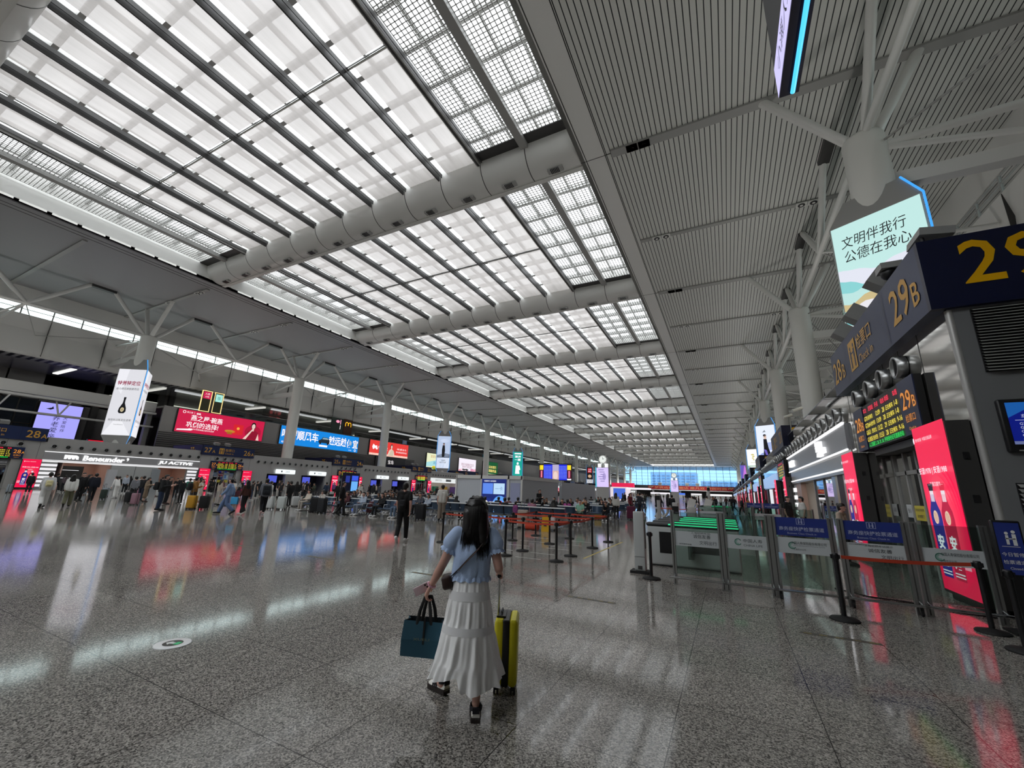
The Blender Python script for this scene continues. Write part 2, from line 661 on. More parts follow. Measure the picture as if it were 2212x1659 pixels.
def build_rooflights():
    # one bay from beam to beam, then copies down the hall
    L, W = SP - 3.4, SB - SA
    nbay = 12
    bw = W / nbay
    x0 = SA
    t = structure('window_5', (0, YB0 - SP / 2, 0))
    yc = YB0 - SP / 2
    ya, yb = yc - L / 2, yc + L / 2
    for k in range(2, nbay - 2):
        xa, xb = x0 + bw * k + .62, x0 + bw * (k + 1) - .22
        for p, (u, v) in enumerate(((ya, yc - .18), (yc + .12, yb))):
            m = MB()
            m.quad((xa, u, HS + .02), (xa, v, HS + .02), (xb, v, HS + .02), (xb, u, HS + .02), 'blind_fabric')
            m.build('blind', t)
    m = MB()
    for k in range(2, nbay - 1):
        x = x0 + bw * k
        m.box((x - .19, ya, HS - .5), (x - .08, yb, HS + .05), 'dark_steel')
        m.box((x + .12, ya, HS - .28), (x + .17, yb, HS + .05), 'dark_steel')
    m.build('bar', t)
    m = MB()
    m.box((SA + 8, yc - .1, HS - .04), (SB - 8, yc - .05, HS + .06), 'dark_steel')
    m.tube([(SA + 8, yc + .06, HS + .02), (SB - 8, yc + .06, HS + .02)], .07, 'white_steel', 8)
    m.build('roller', t)
    m = MB()
    for k in (1, nbay - 1):
        x = x0 + bw * k
        m.box((x - .3, ya, HS - .45), (x + .3, yb, HS + .05), 'grey_steel')
    for k in (2, nbay - 2):
        x = x0 + bw * k
        m.box((x - .3, ya, HS - .45), (x + .02, yb, HS + .05), 'grey_steel')
    for y in (ya + .0, yb - .9):
        m.box((SA, y, HS - .1), (SA + 2 * bw, y + .9, HS + .02), 'dark_steel')
        m.box((SB - 2 * bw, y, HS - .1), (SB, y + .9, HS + .02), 'dark_steel')
    m.build('lattice_frame', t)
    for a in (0, 1, nbay - 2, nbay - 1):
        m = MB()
        xa, xb = x0 + bw * a + .3, x0 + bw * (a + 1) - .3
        n = int((xb - xa) / .3)
        for i in range(n + 1):
            x = xa + (xb - xa) * i / n
            m.box((x - .026, ya + .9, HS - .07), (x + .026, yb - .9, HS), 'grey_steel')
        n = int(L / .3)
        for i in range(n + 1):
            y = ya + .9 + (L - 1.8) * i / n
            m.box((xa, y - .022, HS - .06), (xb, y + .022, HS - .01), 'grey_steel')
        m.build('lattice', t)
    # roof steel above the blinds: its shade shows through the fabric
    m = MB()
    for i in range(8):
        y = ya + L * (i + .5) / 8
        m.box((SA, y - .16, HS + .75), (SB, y + .16, HS + 1.2), 'grey_steel')
    for k in range(nbay):
        x = x0 + bw * (k + .5)
        m.box((x - .95, ya, HS + .95), (x - .75, yb, HS + 1.3), 'grey_steel')
        m.box((x + .75, ya, HS + .95), (x + .95, yb, HS + 1.3), 'grey_steel')
    m.build('roof_steel', t)
    # upstand faces along both sides of the opening
    m = MB()
    m.box((SA - .3, ya - 1.7, HC), (SA, yb + 1.7, HS + 1.6), 'white_steel')
    m.box((SB, ya - 1.7, HC), (SB + .3, yb + 1.7, HS + 1.6), 'white_steel')
    m.build('upstand', t)
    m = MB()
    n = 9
    for i in range(n):  # self-glowing dashes put in for reflections of the lattice light
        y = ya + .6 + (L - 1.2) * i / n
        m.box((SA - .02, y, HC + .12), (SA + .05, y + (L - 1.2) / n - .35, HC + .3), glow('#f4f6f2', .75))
    m.build('glow_dash', t)
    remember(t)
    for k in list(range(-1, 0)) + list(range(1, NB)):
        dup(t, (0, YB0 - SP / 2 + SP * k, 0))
    # round cross beams
    m = MB()
    r = 1.72
    prof = []
    for i in range(17):
        a = PI + PI * i / 16
        prof.append((r * math.cos(a), HS - .15 + r * math.sin(a)))
    prof = [(-r, HS + 1.6)] + prof + [(r, HS + 1.6)]
    rings = [[V(x, y, z) for y, z in prof] for x in (SA, SB)]
    m.loft(rings, 'white_steel', True, False, closed=False)
    b = structure('ceiling_beam', (0, 0, 0))
    b.location = (0, 0, 0)
    m.build('beam_cladding', b, world=False)
    m = MB()
    for k in range(1, nbay):
        x = x0 + bw * k
        ring = [[V(x + d, y * 1.006, (z - (HS - .15)) * 1.006 + HS - .15) for y, z in prof[1:-1]] for d in (-.035, .035)]
        m.loft(ring, 'dark_steel', True, False, closed=False)
    m.build('joint', b, world=False)
    m = MB()
    m.box((SA, .35, HC + .02), (SB, .75, HC + .1), 'white_steel')
    m.build('bottom_ledge', b, world=False)
    for k in range(nbay):
        x = x0 + bw * (k + .5)
        m = MB()
        m.box((x - .62, -.42, HC - .07), (x + .62, .02, HC + .12), 'grey_steel')
        for i in range(6):
            m.box((x - .36 + i * .12, -.46, HC - .09), (x - .29 + i * .12, .03, HC + .0), 'black_plastic')
        m.build('vent', b, world=False)
    b.location = (0, YB0, 0)
    remember(b)
    for k in [-1] + list(range(1, NB + 1)):
        dup(b, (0, YB0 + SP * k, 0))


def truss_column(t, side):
    """round column with its strut crown; side -1 leans its arms to the left of the hall"""
    m = MB()
    m.lathe([(.93, 0), (.93, 20.6), (.93, 20.9), (.86, 21.05), (.0, 21.1)], 'column_paint', n=28)
    m.build('shaft', t, world=False)
    cap = 21.0
    for sx, sy in ((0, 1), (0, -1)):
        m = MB()
        m.tube([(0, sy * .45, cap - .2), (0, sy * 4.75, HC - .1)], .24, 'white_steel', 12)
        m.build('strut', t, world=False)
    for sx, d in ((-side, 4.3), (side, 3.1)):
        m = MB()
        m.tube([(sx * .4, 0, cap - .2), (sx * d, 0, HC)], .26, 'white_steel', 12)
        m.build('strut', t, world=False)
    # arms to the outer fascia
    ox = side * 9.9
    for z0, z1, r, w in ((20.4, 20.9, .22, 0), (20.3, 18.3, .17, 0)):
        m = MB()
        m.tube([(side * .7, 0, z0), (ox, 0, z1)], r, 'white_steel', 10)
        m.build('arm', t, world=False)
    m = MB()
    m.box((min(side * .6, ox), -.32, 17.6), (max(side * .6, ox), .32, 18.35), 'white_steel')
    m.build('arm', t, world=False)
    m = MB()
    m.tube([(side * 6.4, 0, 20.7), (side * 7.4, 0, 18.3)], .12, 'white_steel', 8)
    m.build('arm', t, world=False)


def build_columns():
    names = {-1: ('A-gate', CXL), 1: ('B-gate', CXR)}
    word = ['first', 'second', 'third', 'fourth', 'fifth', 'sixth']
    for side in (-1, 1):
        nm, cx = names[side]
        t = thing('column', 'x', 'column', (cx, YB0, 0))
        truss_column(t, side)
        remember(t)
        for k in range(0, NB):
            if k < 6:
                lb = '%s white round column with branching struts on the %s side, counting from the nearest' % (word[k], nm)
                g = None
            else:
                lb = 'small distant white round column far down the %s side of the hall' % nm
                g = 'distant columns of the %s side' % nm
            if k == 0:
                o = t
                o['label'] = lb
            else:
                o = dup(t, (cx, YB0 + SP * k, 0), 0, lb)
                if 'group' in o:
                    del o['group']
            if g:
                o['group'] = g
        # zigzag truss between the columns, with its lower chord
        b = structure('trim_1', (cx, YB0, 0))
        m = MB()
        for s in (0, SP / 2):
            for q in (1, -1):
                if s == 0 and q == 1:
                    continue
                if s == 0:
                    continue
                m.tube([(0, s, 21.0), (0, s + q * 4.75, HC - .1)], .24, 'white_steel', 10)
        m.build('diagonal', b, world=False)
        m = MB()
        m.tube([(0, 0, 21.0), (0, SP, 21.0)], .2, 'white_steel', 10)
        m.build('chord', b, world=False)
        m = MB()
        for s in (5.95, 17.95):
            m.box((-.35, s - 1.25, HC - .32), (.35, s + 1.25, HC), 'dark_steel')
        m.build('bracket', b, world=False)
        m = MB()
        for s in (0, SP / 2, SP):
            pass
        m.tube([(0, SP / 2, 20.95), (side * 10, SP / 2 , 20.6)], .15, 'white_steel', 8)
        m.tube([(0, SP / 2, 20.95), (side * 5.2, SP / 2 - 2.6, 18.6), (side * 10, SP / 2, 18.4)], .09, 'white_steel', 8)
        m.tube([(side * .5, .3, 20.3), (side * 5.2, SP / 2 - 2.6, 18.6)], .06, 'grey_steel', 6)
        m.tube([(side * .5, SP - .3, 20.3), (side * 5.2, SP / 2 + 2.6, 18.6), (0, SP / 2, 20.95)], .06, 'grey_steel', 6)
        m.build('tie', b, world=False)
        remember(b)
        for k in [-1] + list(range(1, NB)):
            dup(b, (cx, YB0 + SP * k, 0))


def build_outer(side):
    """fascia, clerestory and the upper concourse behind the column row"""
    nm = 'left' if side < 0 else 'right'
    X = -81.5 if side < 0 else 18.2
    s = side
    w = structure('wall_' + nm)
    def bx(x0, x1, y0, y1, z0, z1, m):
        return MB().box((min(x0, x1), y0, z0), (max(x0, x1), y1, z1), m)
    bx(X, X + s * .4, YBACK, YEND, 23.5, HC + .4, 'fascia_white').build('upper_fascia', w)
    # lower fascia leans outwards to its foot
    m = MB()
    rings = [[V(X - s * .0, y, 22.15), V(X + s * .3, y, 20.3), V(X + s * .0, y, 17.2), V(X + s * .3, y, 16.85), V(X + s * 1.6, y, 16.85), V(X + s * 1.6, y, 22.15)] for y in (YBACK, YEND)]
    m.loft(rings, 'fascia_white', False, True)
    m.build('lower_fascia', w)
    m = MB()
    k = 0
    y = YBACK
    while y < YEND:
        m.box((X - .03 if s > 0 else X - .3, y - .02, 17.0), (X + .3 if s > 0 else X + .03, y + .02, 22.1), 'dark_steel')
        y += SP / 4
    m.build('panel_joint', w)
    wd = structure('window_%d' % (1 if side < 0 else 2))
    m = MB()
    y = YBACK
    while y < YEND:
        m.box((X + s * .1 - .06, y - .07, 22.15), (X + s * .1 + .06, y + .07, 23.5), 'grey_steel')
        y += SP / 8
    for z in (22.15, 22.85, 23.45):
        m.box((X + s * .1 - .05, YBACK, z - .04), (X + s * .1 + .05, YEND, z + .04), 'grey_steel')
    m.build('window_frame', wd)
    m = MB()
    m.quad((X + s * .12, YBACK, 22.15), (X + s * .12, YEND, 22.15), (X + s * .12, YEND, 23.5), (X + s * .12, YBACK, 23.5), 'clear_glass')
    m.build('pane', wd)
    return w


build_shell()
build_rooflights()
build_columns()
build_outer(-1)
build_outer(1)


def build_side_levels():
    # roof terraces above the side aisles: daylight reaches the clerestory over them,
    # so the roof deck over the aisles stops at the clerestory line
    w = structure('wall_left')
    # left aisle: soffit, upper wall, back wall
    m = MB().box((-110, YBACK, 16.9), (-84.5, YEND, 17.2), mat('soffit_metal', '#c9c9cb', .22, metal=.6)); m.build('soffit', w)
    m = MB().box((-84.6, YBACK, 16.8), (-82.2, YEND, 16.9), 'louvre_soffit'); m.build('soffit', w)
    m = MB()
    for k in range(5):
        y = -14 + 9 * k
        m.box((-92.5, y, 16.8), (-85.2, y + .6, 16.9), glow('#f4f4ee', 1.3)); m.box((-104, y + 3, 16.8), (-97, y + 5.5, 16.9), glow('#f0efe4', 1.0))
    m.build('ceiling_lamp', w)
    m = MB().box((-110.4, YBACK, 0), (-110, YEND, 17.2), 'dark_wall'); m.build('back_panel', w)
    # right aisle
    w = structure('wall_right')
    m = MB().box((19.5, YBACK, 16.9), (44, YEND, 17.2), 'plain_ceiling'); m.build('soffit', w)
    m = MB().box((44, YBACK, 0), (44.4, YEND, 17.2), 'dark_wall'); m.build('back_panel', w)


build_side_levels()
# ---------------------------------------------------------------- far end of the hall
def build_end():
    Y = YEND + 2
    w = structure('wall_end')
    def bx(name, lo, hi, m, p=w):
        return MB().box(lo, hi, m).build(name, p)
    bx('end_panel', (-84, Y, 6.0), (20, Y + .5, 9.6), 'dark_wall')
    bx('end_panel', (-125, Y, 0), (-82, Y + .5, HC + .4), 'dark_wall')
    bx('end_panel', (18, Y, 0), (45, Y + .5, HC + .4), 'dark_wall')
    bx('end_lintel', (-84, Y - 1.3, 5.6), (20, Y, 6.3), 'fascia_white')
    w2 = structure('wall_end')
    bx('back_panel', (-84, Y + 18, 0), (20, Y + 18.5, 8), 'dark_wall', w2)
    bx('soffit', (-84, Y + .5, 6.0), (20, Y + 18.5, 6.4), 'dark_wall', w2)
    w = w2
    for x in (-58, -36, -15):
        m = MB().tube([(x, Y + .6, 0), (x, Y + .6, 6)], .9, 'grey_steel', 14)
        m.build('pillar', w)
    m = MB()
    m.box((-34, Y + 2.5, -.2), (-16, Y + 5.5, .3), 'grey_steel', Matrix.Rotation(math.radians(-18), 3, 'Y'), (6, 0, -2))
    m.build('ramp', w)
    wd = structure('window_3')
    m = MB().quad((-82, Y + .2, 9.6), (18, Y + .2, 9.6), (18, Y + .2, HC), (-82, Y + .2, HC), 'end_glass')
    m.build('pane', wd)
    m = MB()
    for i in range(21):
        x = -82 + 5 * i
        m.box((x - .13, Y + .02, 9.6), (x + .13, Y + .3, HC), 'dark_steel')
    for i in range(7):
        z = 9.6 + 2.65 * i
        m.box((-82, Y + .05, z - .09), (18, Y + .3, z + .09), 'grey_steel')
    m.build('window_frame', wd)
    # buildings seen through the end window
    t = thing('building', 'pale blue-grey office block seen through the tall end window', 'building', (-30, Y + 120, 0))
    m = MB().box((-75, Y + 100, 0), (-28, Y + 130, 26), mat('far_wall', '#c4d4e4', .6))
    m.build('wall', t)
    m = MB()
    for i in range(9):
        for j in range(6):
            m.box((-73 + i * 5, Y + 99.7, 6 + j * 3), (-70 + i * 5, Y + 100, 7.6 + j * 3), mat('far_pane', '#8fa8c4', .3))
    m.build('window', t)
    t = thing('building', 'lower building behind the right half of the end window', 'building', (-8, Y + 90, 0))
    MB().box((-24, Y + 90, 0), (14, Y + 110, 17), 'far_wall').build('wall', t)
    m = MB()
    for i in range(7):
        for j in range(4):
            m.box((-22 + i * 5, Y + 89.7, 5 + j * 3), (-19 + i * 5, Y + 90, 6.6 + j * 3), 'far_pane')
    m.build('window', t)
    # gallery rail and piers in front of the window
    t = thing('gallery_railing', 'dark railing of the gallery above the red banner at the far end', 'railing', (-30, Y - 1, 9.3))
    m = MB()
    for x in range(-76, 16, 2):
        m.box((x - .05, Y - .9, 9.3), (x + .05, Y - .8, 11.1), 'dark_steel')
    for z in (10.1, 11.1):
        m.box((-76, Y - .92, z - .06), (15, Y - .78, z + .06), 'dark_steel')
    m.build('rail', t)
    for i, x in enumerate((-52, -40, -30, -22)):
        o = MB().box((x - 1.4, Y - .75, 9.3), (x + 1.4, Y - .1, 11.9), 'grey_steel').build('pier')
        tag(o, 'square grey pier on the gallery above the red banner, one of a row', 'pier', 'grey piers above the banner')
    t = thing('banner', 'long red banner with gold lettering across the far end of the hall', 'banner', (-31, Y - 1.4, 6.4))
    MB().box((-62, Y - 1.5, 6.4), (5, Y - 1.35, 9.3), mat('banner_red', '#a3121f', .6)).build('cloth', t)
    a = Art((-28.5, Y - 1.52, 7.85), (1, 0, 0), UPV, .03)
    a.text('梦筑远方 朝能达 愿凡双 持则可圆', 0, 0, h=1.9, wd=56, m=mat('banner_gold', '#d8a066', .5))
    for sx in (-1, 1):
        for q in range(4):
            a.oval(sx * 31 + q * 1.0 - 1.5, .2 + (q % 2) * .5, .6, .45, mat('banner_leaf', '#a5966a', .6), 8)
    a.build('lettering', t)
    # lit fronts under the gallery
    rows = [('-58', -60, -44, '#f3eef5', 'long white lit shop front under the left half of the far gallery'),
            ('-40', -41, -32, '#4a78e8', 'blue lit fascia below the banner at the far end'),
            ('-20', -13, 3, '#fbf6f8', 'wide white lit counter below the right part of the banner')]
    for _, x0, x1, c, lb in rows:
        t = thing('lit_fascia', lb, 'sign', ((x0 + x1) / 2, Y - 1.8, 2.2))
        MB().box((x0, Y - 2.0, 2.2), (x1, Y - 1.6, 3.6), glow(c, 1.0)).build('light_panel', t)
        MB().box((x0, Y - 2.1, 0), (x1, Y - 1.5, 2.2), 'grey_steel').build('counter', t)
    t = thing('shop_booth', 'lit open booth between the pillars below the far banner', 'booth', (-22, Y - 6, 0))
    MB().box((-27, Y - 8, 2.6), (-19, Y - 5, 3.5), glow('#f5f2f8', 1.1)).build('light_panel', t)
    MB().box((-27, Y - 7.8, 0), (-19, Y - 5.2, 2.6), 'fascia_white').build('counter', t)


build_end()
# ---------------------------------------------------------------- shop and gate rows
def XF(side, d):
    return XR - d if side > 0 else XL + d


def sbx(mb, side, d0, d1, y0, y1, z0, z1, m):
    a, b = XF(side, d0), XF(side, d1)
    return mb.box((min(a, b), min(y0, y1), z0), (max(a, b), max(y0, y1), z1), m)


def wart(side, d, yc, zc, step=.006):
    return Art((XF(side, d), yc, zc), RIGHT_R if side > 0 else LEFT_R, UPV, step)


HAND = {1: 'right', -1: 'left'}
GATES = [9.64, 32.7, 55.4, 78.2, 101.0, 123.8, 146.6, 169.4, 192.2, 215.0, 237.8, 260.6, 283.4, 306.2, 329.0, 351.8]
GW = 7.6
GLOW_W = glow('#f4f4f6', 1.15)


def icon_check(a, cx, cy, h, m1, m2):
    """pictogram of an officer checking a ticket"""
    w_ = h * .8
    a.rect(cx - w_ / 2, cy - h / 2, cx + w_ / 2, cy + h / 2, m1)
    a.up()
    for sx, tall in ((-.2, .9), (.2, 1.0)):
        x = cx + sx * h
        a.oval(x, cy + h * .3 * tall, h * .07, h * .07, m2, 10)
        a.rect(x - h * .07, cy - h * .08, x + h * .07, cy + h * .2 * tall, m2)
        a.rect(x - h * .06, cy - h * .42, x - h * .01, cy - h * .08, m2)
        a.rect(x + h * .01, cy - h * .42, x + h * .06, cy - h * .08, m2)
    a.rect(cx - h * .16, cy + h * .05, cx + h * .16, cy + h * .1, m2)


def gate_letters(a, num, x, y, h, m, align='l'):
    a.text(num[:-1], x, y, h=h, m=m, align=align, bold=.008)
    vs, fs, bb = text_mesh(num[:-1], .008, 1.0)
    wd = (bb[2] - bb[0]) * h / (bb[3] - bb[1])
    x2 = x + wd + h * .12 if align == 'l' else x + h * .12
    a.text(num[-1], x2, y - h * .2, h=h * .6, m=m, align='l', bold=.008)


def check_in_sign(side, y0, numL, numR, detail):
    hand = HAND[side]
    y1 = y0 + 7.4
    yc = (y0 + y1) / 2
    t = thing('check_in_sign', 'navy overhead check-in sign lettered %s and %s' % (numL, numR), 'sign', (XF(side, .1), yc, 5.07))
    m = MB(); sbx(m, side, -.15, .22, y0, y1, 5.07, 6.45, 'navy_sign'); pn = m.build('panel', t)
    a = wart(side, .23, yc, 5.76)
    g = mat('gold_letter', '#d9a441')
    gate_letters(a, numL, -3.5, .0, .72, g)
    gate_letters(a, numR, 2.1, .0, .78, g)
    if detail:
        icon_check(a, -1.15, 0, .86, g, 'navy_sign')
        a.text('检票口', -.65, .18, h=.42, m=g, align='l', bold=.006)
        a.text('Check in', -.62, -.3, h=.24, m=g, align='l')
        for q in (-1.9, 1.7):
            a.rect(q - .012, -.69, q + .012, .69, 'navy_dark')
    a.build('lettering', pn)
    return t


def departure_board(side, y0, numL, numR, detail, rows):
    yc = y0 + 3.75
    t = thing('departure_board', 'dot-matrix departure board below the %s and %s check-in sign' % (numL, numR), 'display', (XF(side, .1), yc, 3.1))
    m = MB(); sbx(m, side, .025, .16, yc - 2.32, yc + 2.32, 3.08, 4.27, 'black_plastic'); hs = m.build('housing', t)
    pans = []
    for u, v in ((-2.32, -1.42), (1.42, 2.32)):
        m = MB(); sbx(m, side, .16, .18, yc + u, yc + v, 3.08, 4.27, 'navy_sign'); pans.append(m.build('number_panel', t))
    if side > 0:
        pans.reverse()
    g = glow('#e8923a', .75)
    for x, n, pn in ((-1.87, numL, pans[0]), (1.87, numR, pans[1])):
        a = wart(side, .19, yc, 3.675)
        gate_letters(a, n, x - .32, .14, .4, g)
        a.text('检票口', x, -.25, h=.17, m=g)
        if detail:
            a.text('Check in', x, -.47, h=.07, m=g)
        a.build('lettering', pn)
    a = wart(side, .175, yc, 3.675)
    R_, Y_, G_ = glow('#ff2a50', 1.1), glow('#f4e04c', 1.0), glow('#1ee25a', 1.0)
    if detail:
        cols = (-1.32, -.86, -.3, .18, .5, 1.08)
        for s, x in zip(('车次', '终到站', '开点', '站台', '状态', '车厢'), cols):
            a.text(s, x, .44, h=.135, m=R_, align='l', bold=.01)
        for i, r in enumerate(rows):
            for s, x in zip(r, (-1.34, -.84, -.32, .2, .46, 1.08)):
                a.text(s, x, .22 - i * .19, h=.125, m=Y_, align='l', bold=.01)
        a.text('人工通道 2, 28, 29, 30, 手持身份证可直接进站', 0, -.5, h=.125, wd=2.6, m=G_, bold=.01)
    else:
        for x in (-1.2, -.7, -.1, .35, .8, 1.2):
            a.rect(x - .18, .4, x + .12, .5, R_)
            for i in range(4):
                a.rect(x - .2, .15 - i * .19, x + .16, .27 - i * .19, Y_)
        a.rect(-1.35, -.56, 1.35, -.45, G_)
    a.build('display', hs)


_LB = {}


def bottle(a, x, y, h, body, cap, lab, detail=True):
    w_ = h * .14
    pts = [(-.38, -.5), (-.42, -.44), (-.46, -.1), (-.5, .12), (-.46, .2), (-.3, .27), (-.2, .33), (-.18, .38)]
    poly = [(x + px * w_ * 2 / 1.0, y + py * h) for px, py in pts] + [(x - px * w_ * 2, y + py * h) for px, py in reversed(pts)]
    a.poly(poly, body)
    a.rect(x - .17 * w_ * 2, y + .3 * h, x + .17 * w_ * 2, y + .42 * h, lab)
    a.poly([(x - .19 * w_ * 2, y + .42 * h), (x + .19 * w_ * 2, y + .42 * h), (x + .25 * w_ * 2, y + .5 * h), (x - .25 * w_ * 2, y + .5 * h)], cap)
    a.up()
    a.oval(x, y + .13 * h, w_ * .42, h * .075, mat('lb_label', '#d8b8a0', .4, emit=.8), 14)
    if detail:
        a.oval(x, y + .13 * h, w_ * .3, h * .055, mat('lb_seal', '#7b3c3a', .4, emit=.6), 12)
        a.text('安', x, y - .13 * h, h=h * .16, m=glow('#f2eef4', 1), bold=.03)
        a.text('酒', x, y - .31 * h, h=h * .16, m=glow('#f2eef4', 1), bold=.03)
    for k in (-.44, -.47):
        a.rect(x - .38 * w_ * 2, y + k * h, x + .38 * w_ * 2, y + (k + .012) * h, glow('#f2eef4', .9))
    a.layer -= 1


def light_box(side, ya, yb, label, detail):
    t = thing('advert_light_box', label, 'light box', (XF(side, .2), (ya + yb) / 2, .1))
    m = MB(); sbx(m, side, .025, .34, ya, yb, .1, 3.07, 'dark_steel')
    sbx(m, side, .05, .28, ya + .1, yb - .1, 0, .1, 'black_plastic')
    hs = m.build('housing', t)
    for z in (.9, 1.7, 2.4) if detail else ():
        m = MB(); sbx(m, side, .12, .2, ya - .012, ya, z, z + .12, 'black_plastic')
        m.build('latch', hs)
    a = wart(side, .345, (ya + yb) / 2, 1.63)
    w_ = (yb - ya) / 2 - .03
    red = glow('#ee1148', 1.0)
    a.rect(-w_, -1.48, w_, 1.48, red)
    a.up()
    for q, cc in enumerate(('#f01c4c', '#f12850', '#f33556', '#f4425e', '#f65068', '#f75d73')):
        a.oval(.0, -.3, w_ * (.99 - .11 * q), 1.1 - .13 * q, glow(cc, 1.0), 28)
        a.up()
    a.up()
    bottle(a, -.235, -.42, 1.62, mat('lb_blue', '#1d1f74', .4, emit=.9), mat('lb_black', '#1a0f1c', .4, emit=.6), glow('#f0e4ec', .9), detail)
    bottle(a, .235, -.42, 1.62, mat('lb_red', '#a80f36', .4, emit=.9), mat('lb_cap', '#c81836', .4, emit=.9), glow('#f0e4ec', .9), detail)
    wht = glow('#fbe8f2', 1.0)
    if detail:
        a.text('安酒1978 | 安酒1988', 0, .62, wd=1.18, m=wht, bold=.01)
        a.text('—不惧又期待—', 0, .38, wd=.62, m=wht)
        a.oval(-.55, 1.22, .035, .06, wht, 10)
        a.text('贵州安酒  中国白酒品牌', -.1, 1.22, wd=.75, m=wht)
        for x in (-.55, .55):
            a.rect(x - .11, -1.02, x + .11, -.78, glow('#f7a0b4', 1))
            a.text('特惠', x, -.9, wd=.16, m=glow('#c02050', 1))
    else:
        a.rect(-.6, .55, -.05, .7, wht); a.rect(.05, .55, .6, .7, wht); a.rect(-.3, .33, .3, .43, wht); a.rect(-.6, 1.18, .3, 1.24, wht)
    a.build('poster', hs)


def nozzles(p, side, ys, z=4.62, big=True):
    """round air nozzles: ring, barrel and dark vane; each one a part of the wall unit"""
    p = structure('trim_2')
    n = 14
    for y in ys:
        m = MB()
        X0, X1 = XF(side, .01), XF(side, .2 if big else .15)
        d = (X1 - X0, 0, 0)
        r = .25
        m.loft([m.ring((X0, y, z), d, r, n), m.ring((X1, y, z), d, r, n), m.ring((X1, y, z), d, r * .8, n), m.ring((X0, y, z), d, r * .74, n)], 'brushed_steel', True)
        m.add(m.ring(((X0 + X1) / 2, y, z), d, r * .8, n), [tuple(range(n))], 'black_plastic')
        m.box((min(X0, X1), y - .02, z - r * .8), (max(X0, X1) - .02, y + .02, z + r * .8), 'dark_steel')
        m.build('air_nozzle', p)


def gate_doors(side, y0, n, detail):
    yc = y0 + 3.75
    d = structure('door_%d' % n, (XF(side, -.3), yc, 0))
    m = MB()
    sbx(m, side, -.5, .02, yc - 1.55, yc + 1.55, 2.9, 3.06, 'dark_steel')
    for y in (-1.55, -.78, 0, .78, 1.55):
        sbx(m, side, -.42, -.32, yc + y - .05, yc + y + .05, 0, 2.9, 'grey_steel')
    sbx(m, side, -.42, -.32, yc - 1.55, yc + 1.55, 2.35, 2.45, 'grey_steel')
    m.build('door_frame', d)
    m = MB()
    X = XF(side, -.36)
    m.quad((X, yc - 1.5, .02), (X, yc + 1.5, .02), (X, yc + 1.5, 2.88), (X, yc - 1.5, 2.88), 'tinted_glass')
    m.build('pane', d)
    if detail:
        a = wart(side, -.34, yc, 1.5)
        a.rect(.1, .2, .72, 1.2, mat('notice_blue', '#a8c4d8', .4))
        a.rect(-.72, -.25, -.1, 0.1, mat('notice_yellow', '#d8c848', .5)); a.rect(.06, -.25, .74, .1, 'notice_yellow')
        a.rect(-1.25, -.2, -.85, .12, mat('notice_white', '#cfd4d6', .5))
        a.up()
        a.text('上车检票口', .41, 1.08, wd=.5, m=mat('notice_ink', '#30343c', .5))
        a.rect(.16, .35, .42, .92, mat('notice_pic', '#5f8fd0', .4)); a.rect(.46, .5, .66, .92, mat('notice_pic2', '#c9d8e4', .4))
        for x, s in ((-.41, '请先刷证件后检票'), (.4, '请在安全线外等候')):
            a.text(s, x, .0, wd=.52, m='notice_ink'); a.text('请勿倚靠门', x, -.15, wd=.4, m='notice_ink')
        a.text('当心', -1.05, -.03, wd=.22, m='notice_ink')
        a.build('notice', d)


ROWS0 = [('G7018', '南京', '12:09', '28', '正在候车', '1-8'), ('G7364', '杭州东', '13:09', '28', '正在候车', '1-8'),
         ('G653', '西安北', '13:22', '29', '正在候车', '9-16'), ('G1805', '安庆西', '13:53', '28', '正在候车', '9-16')]


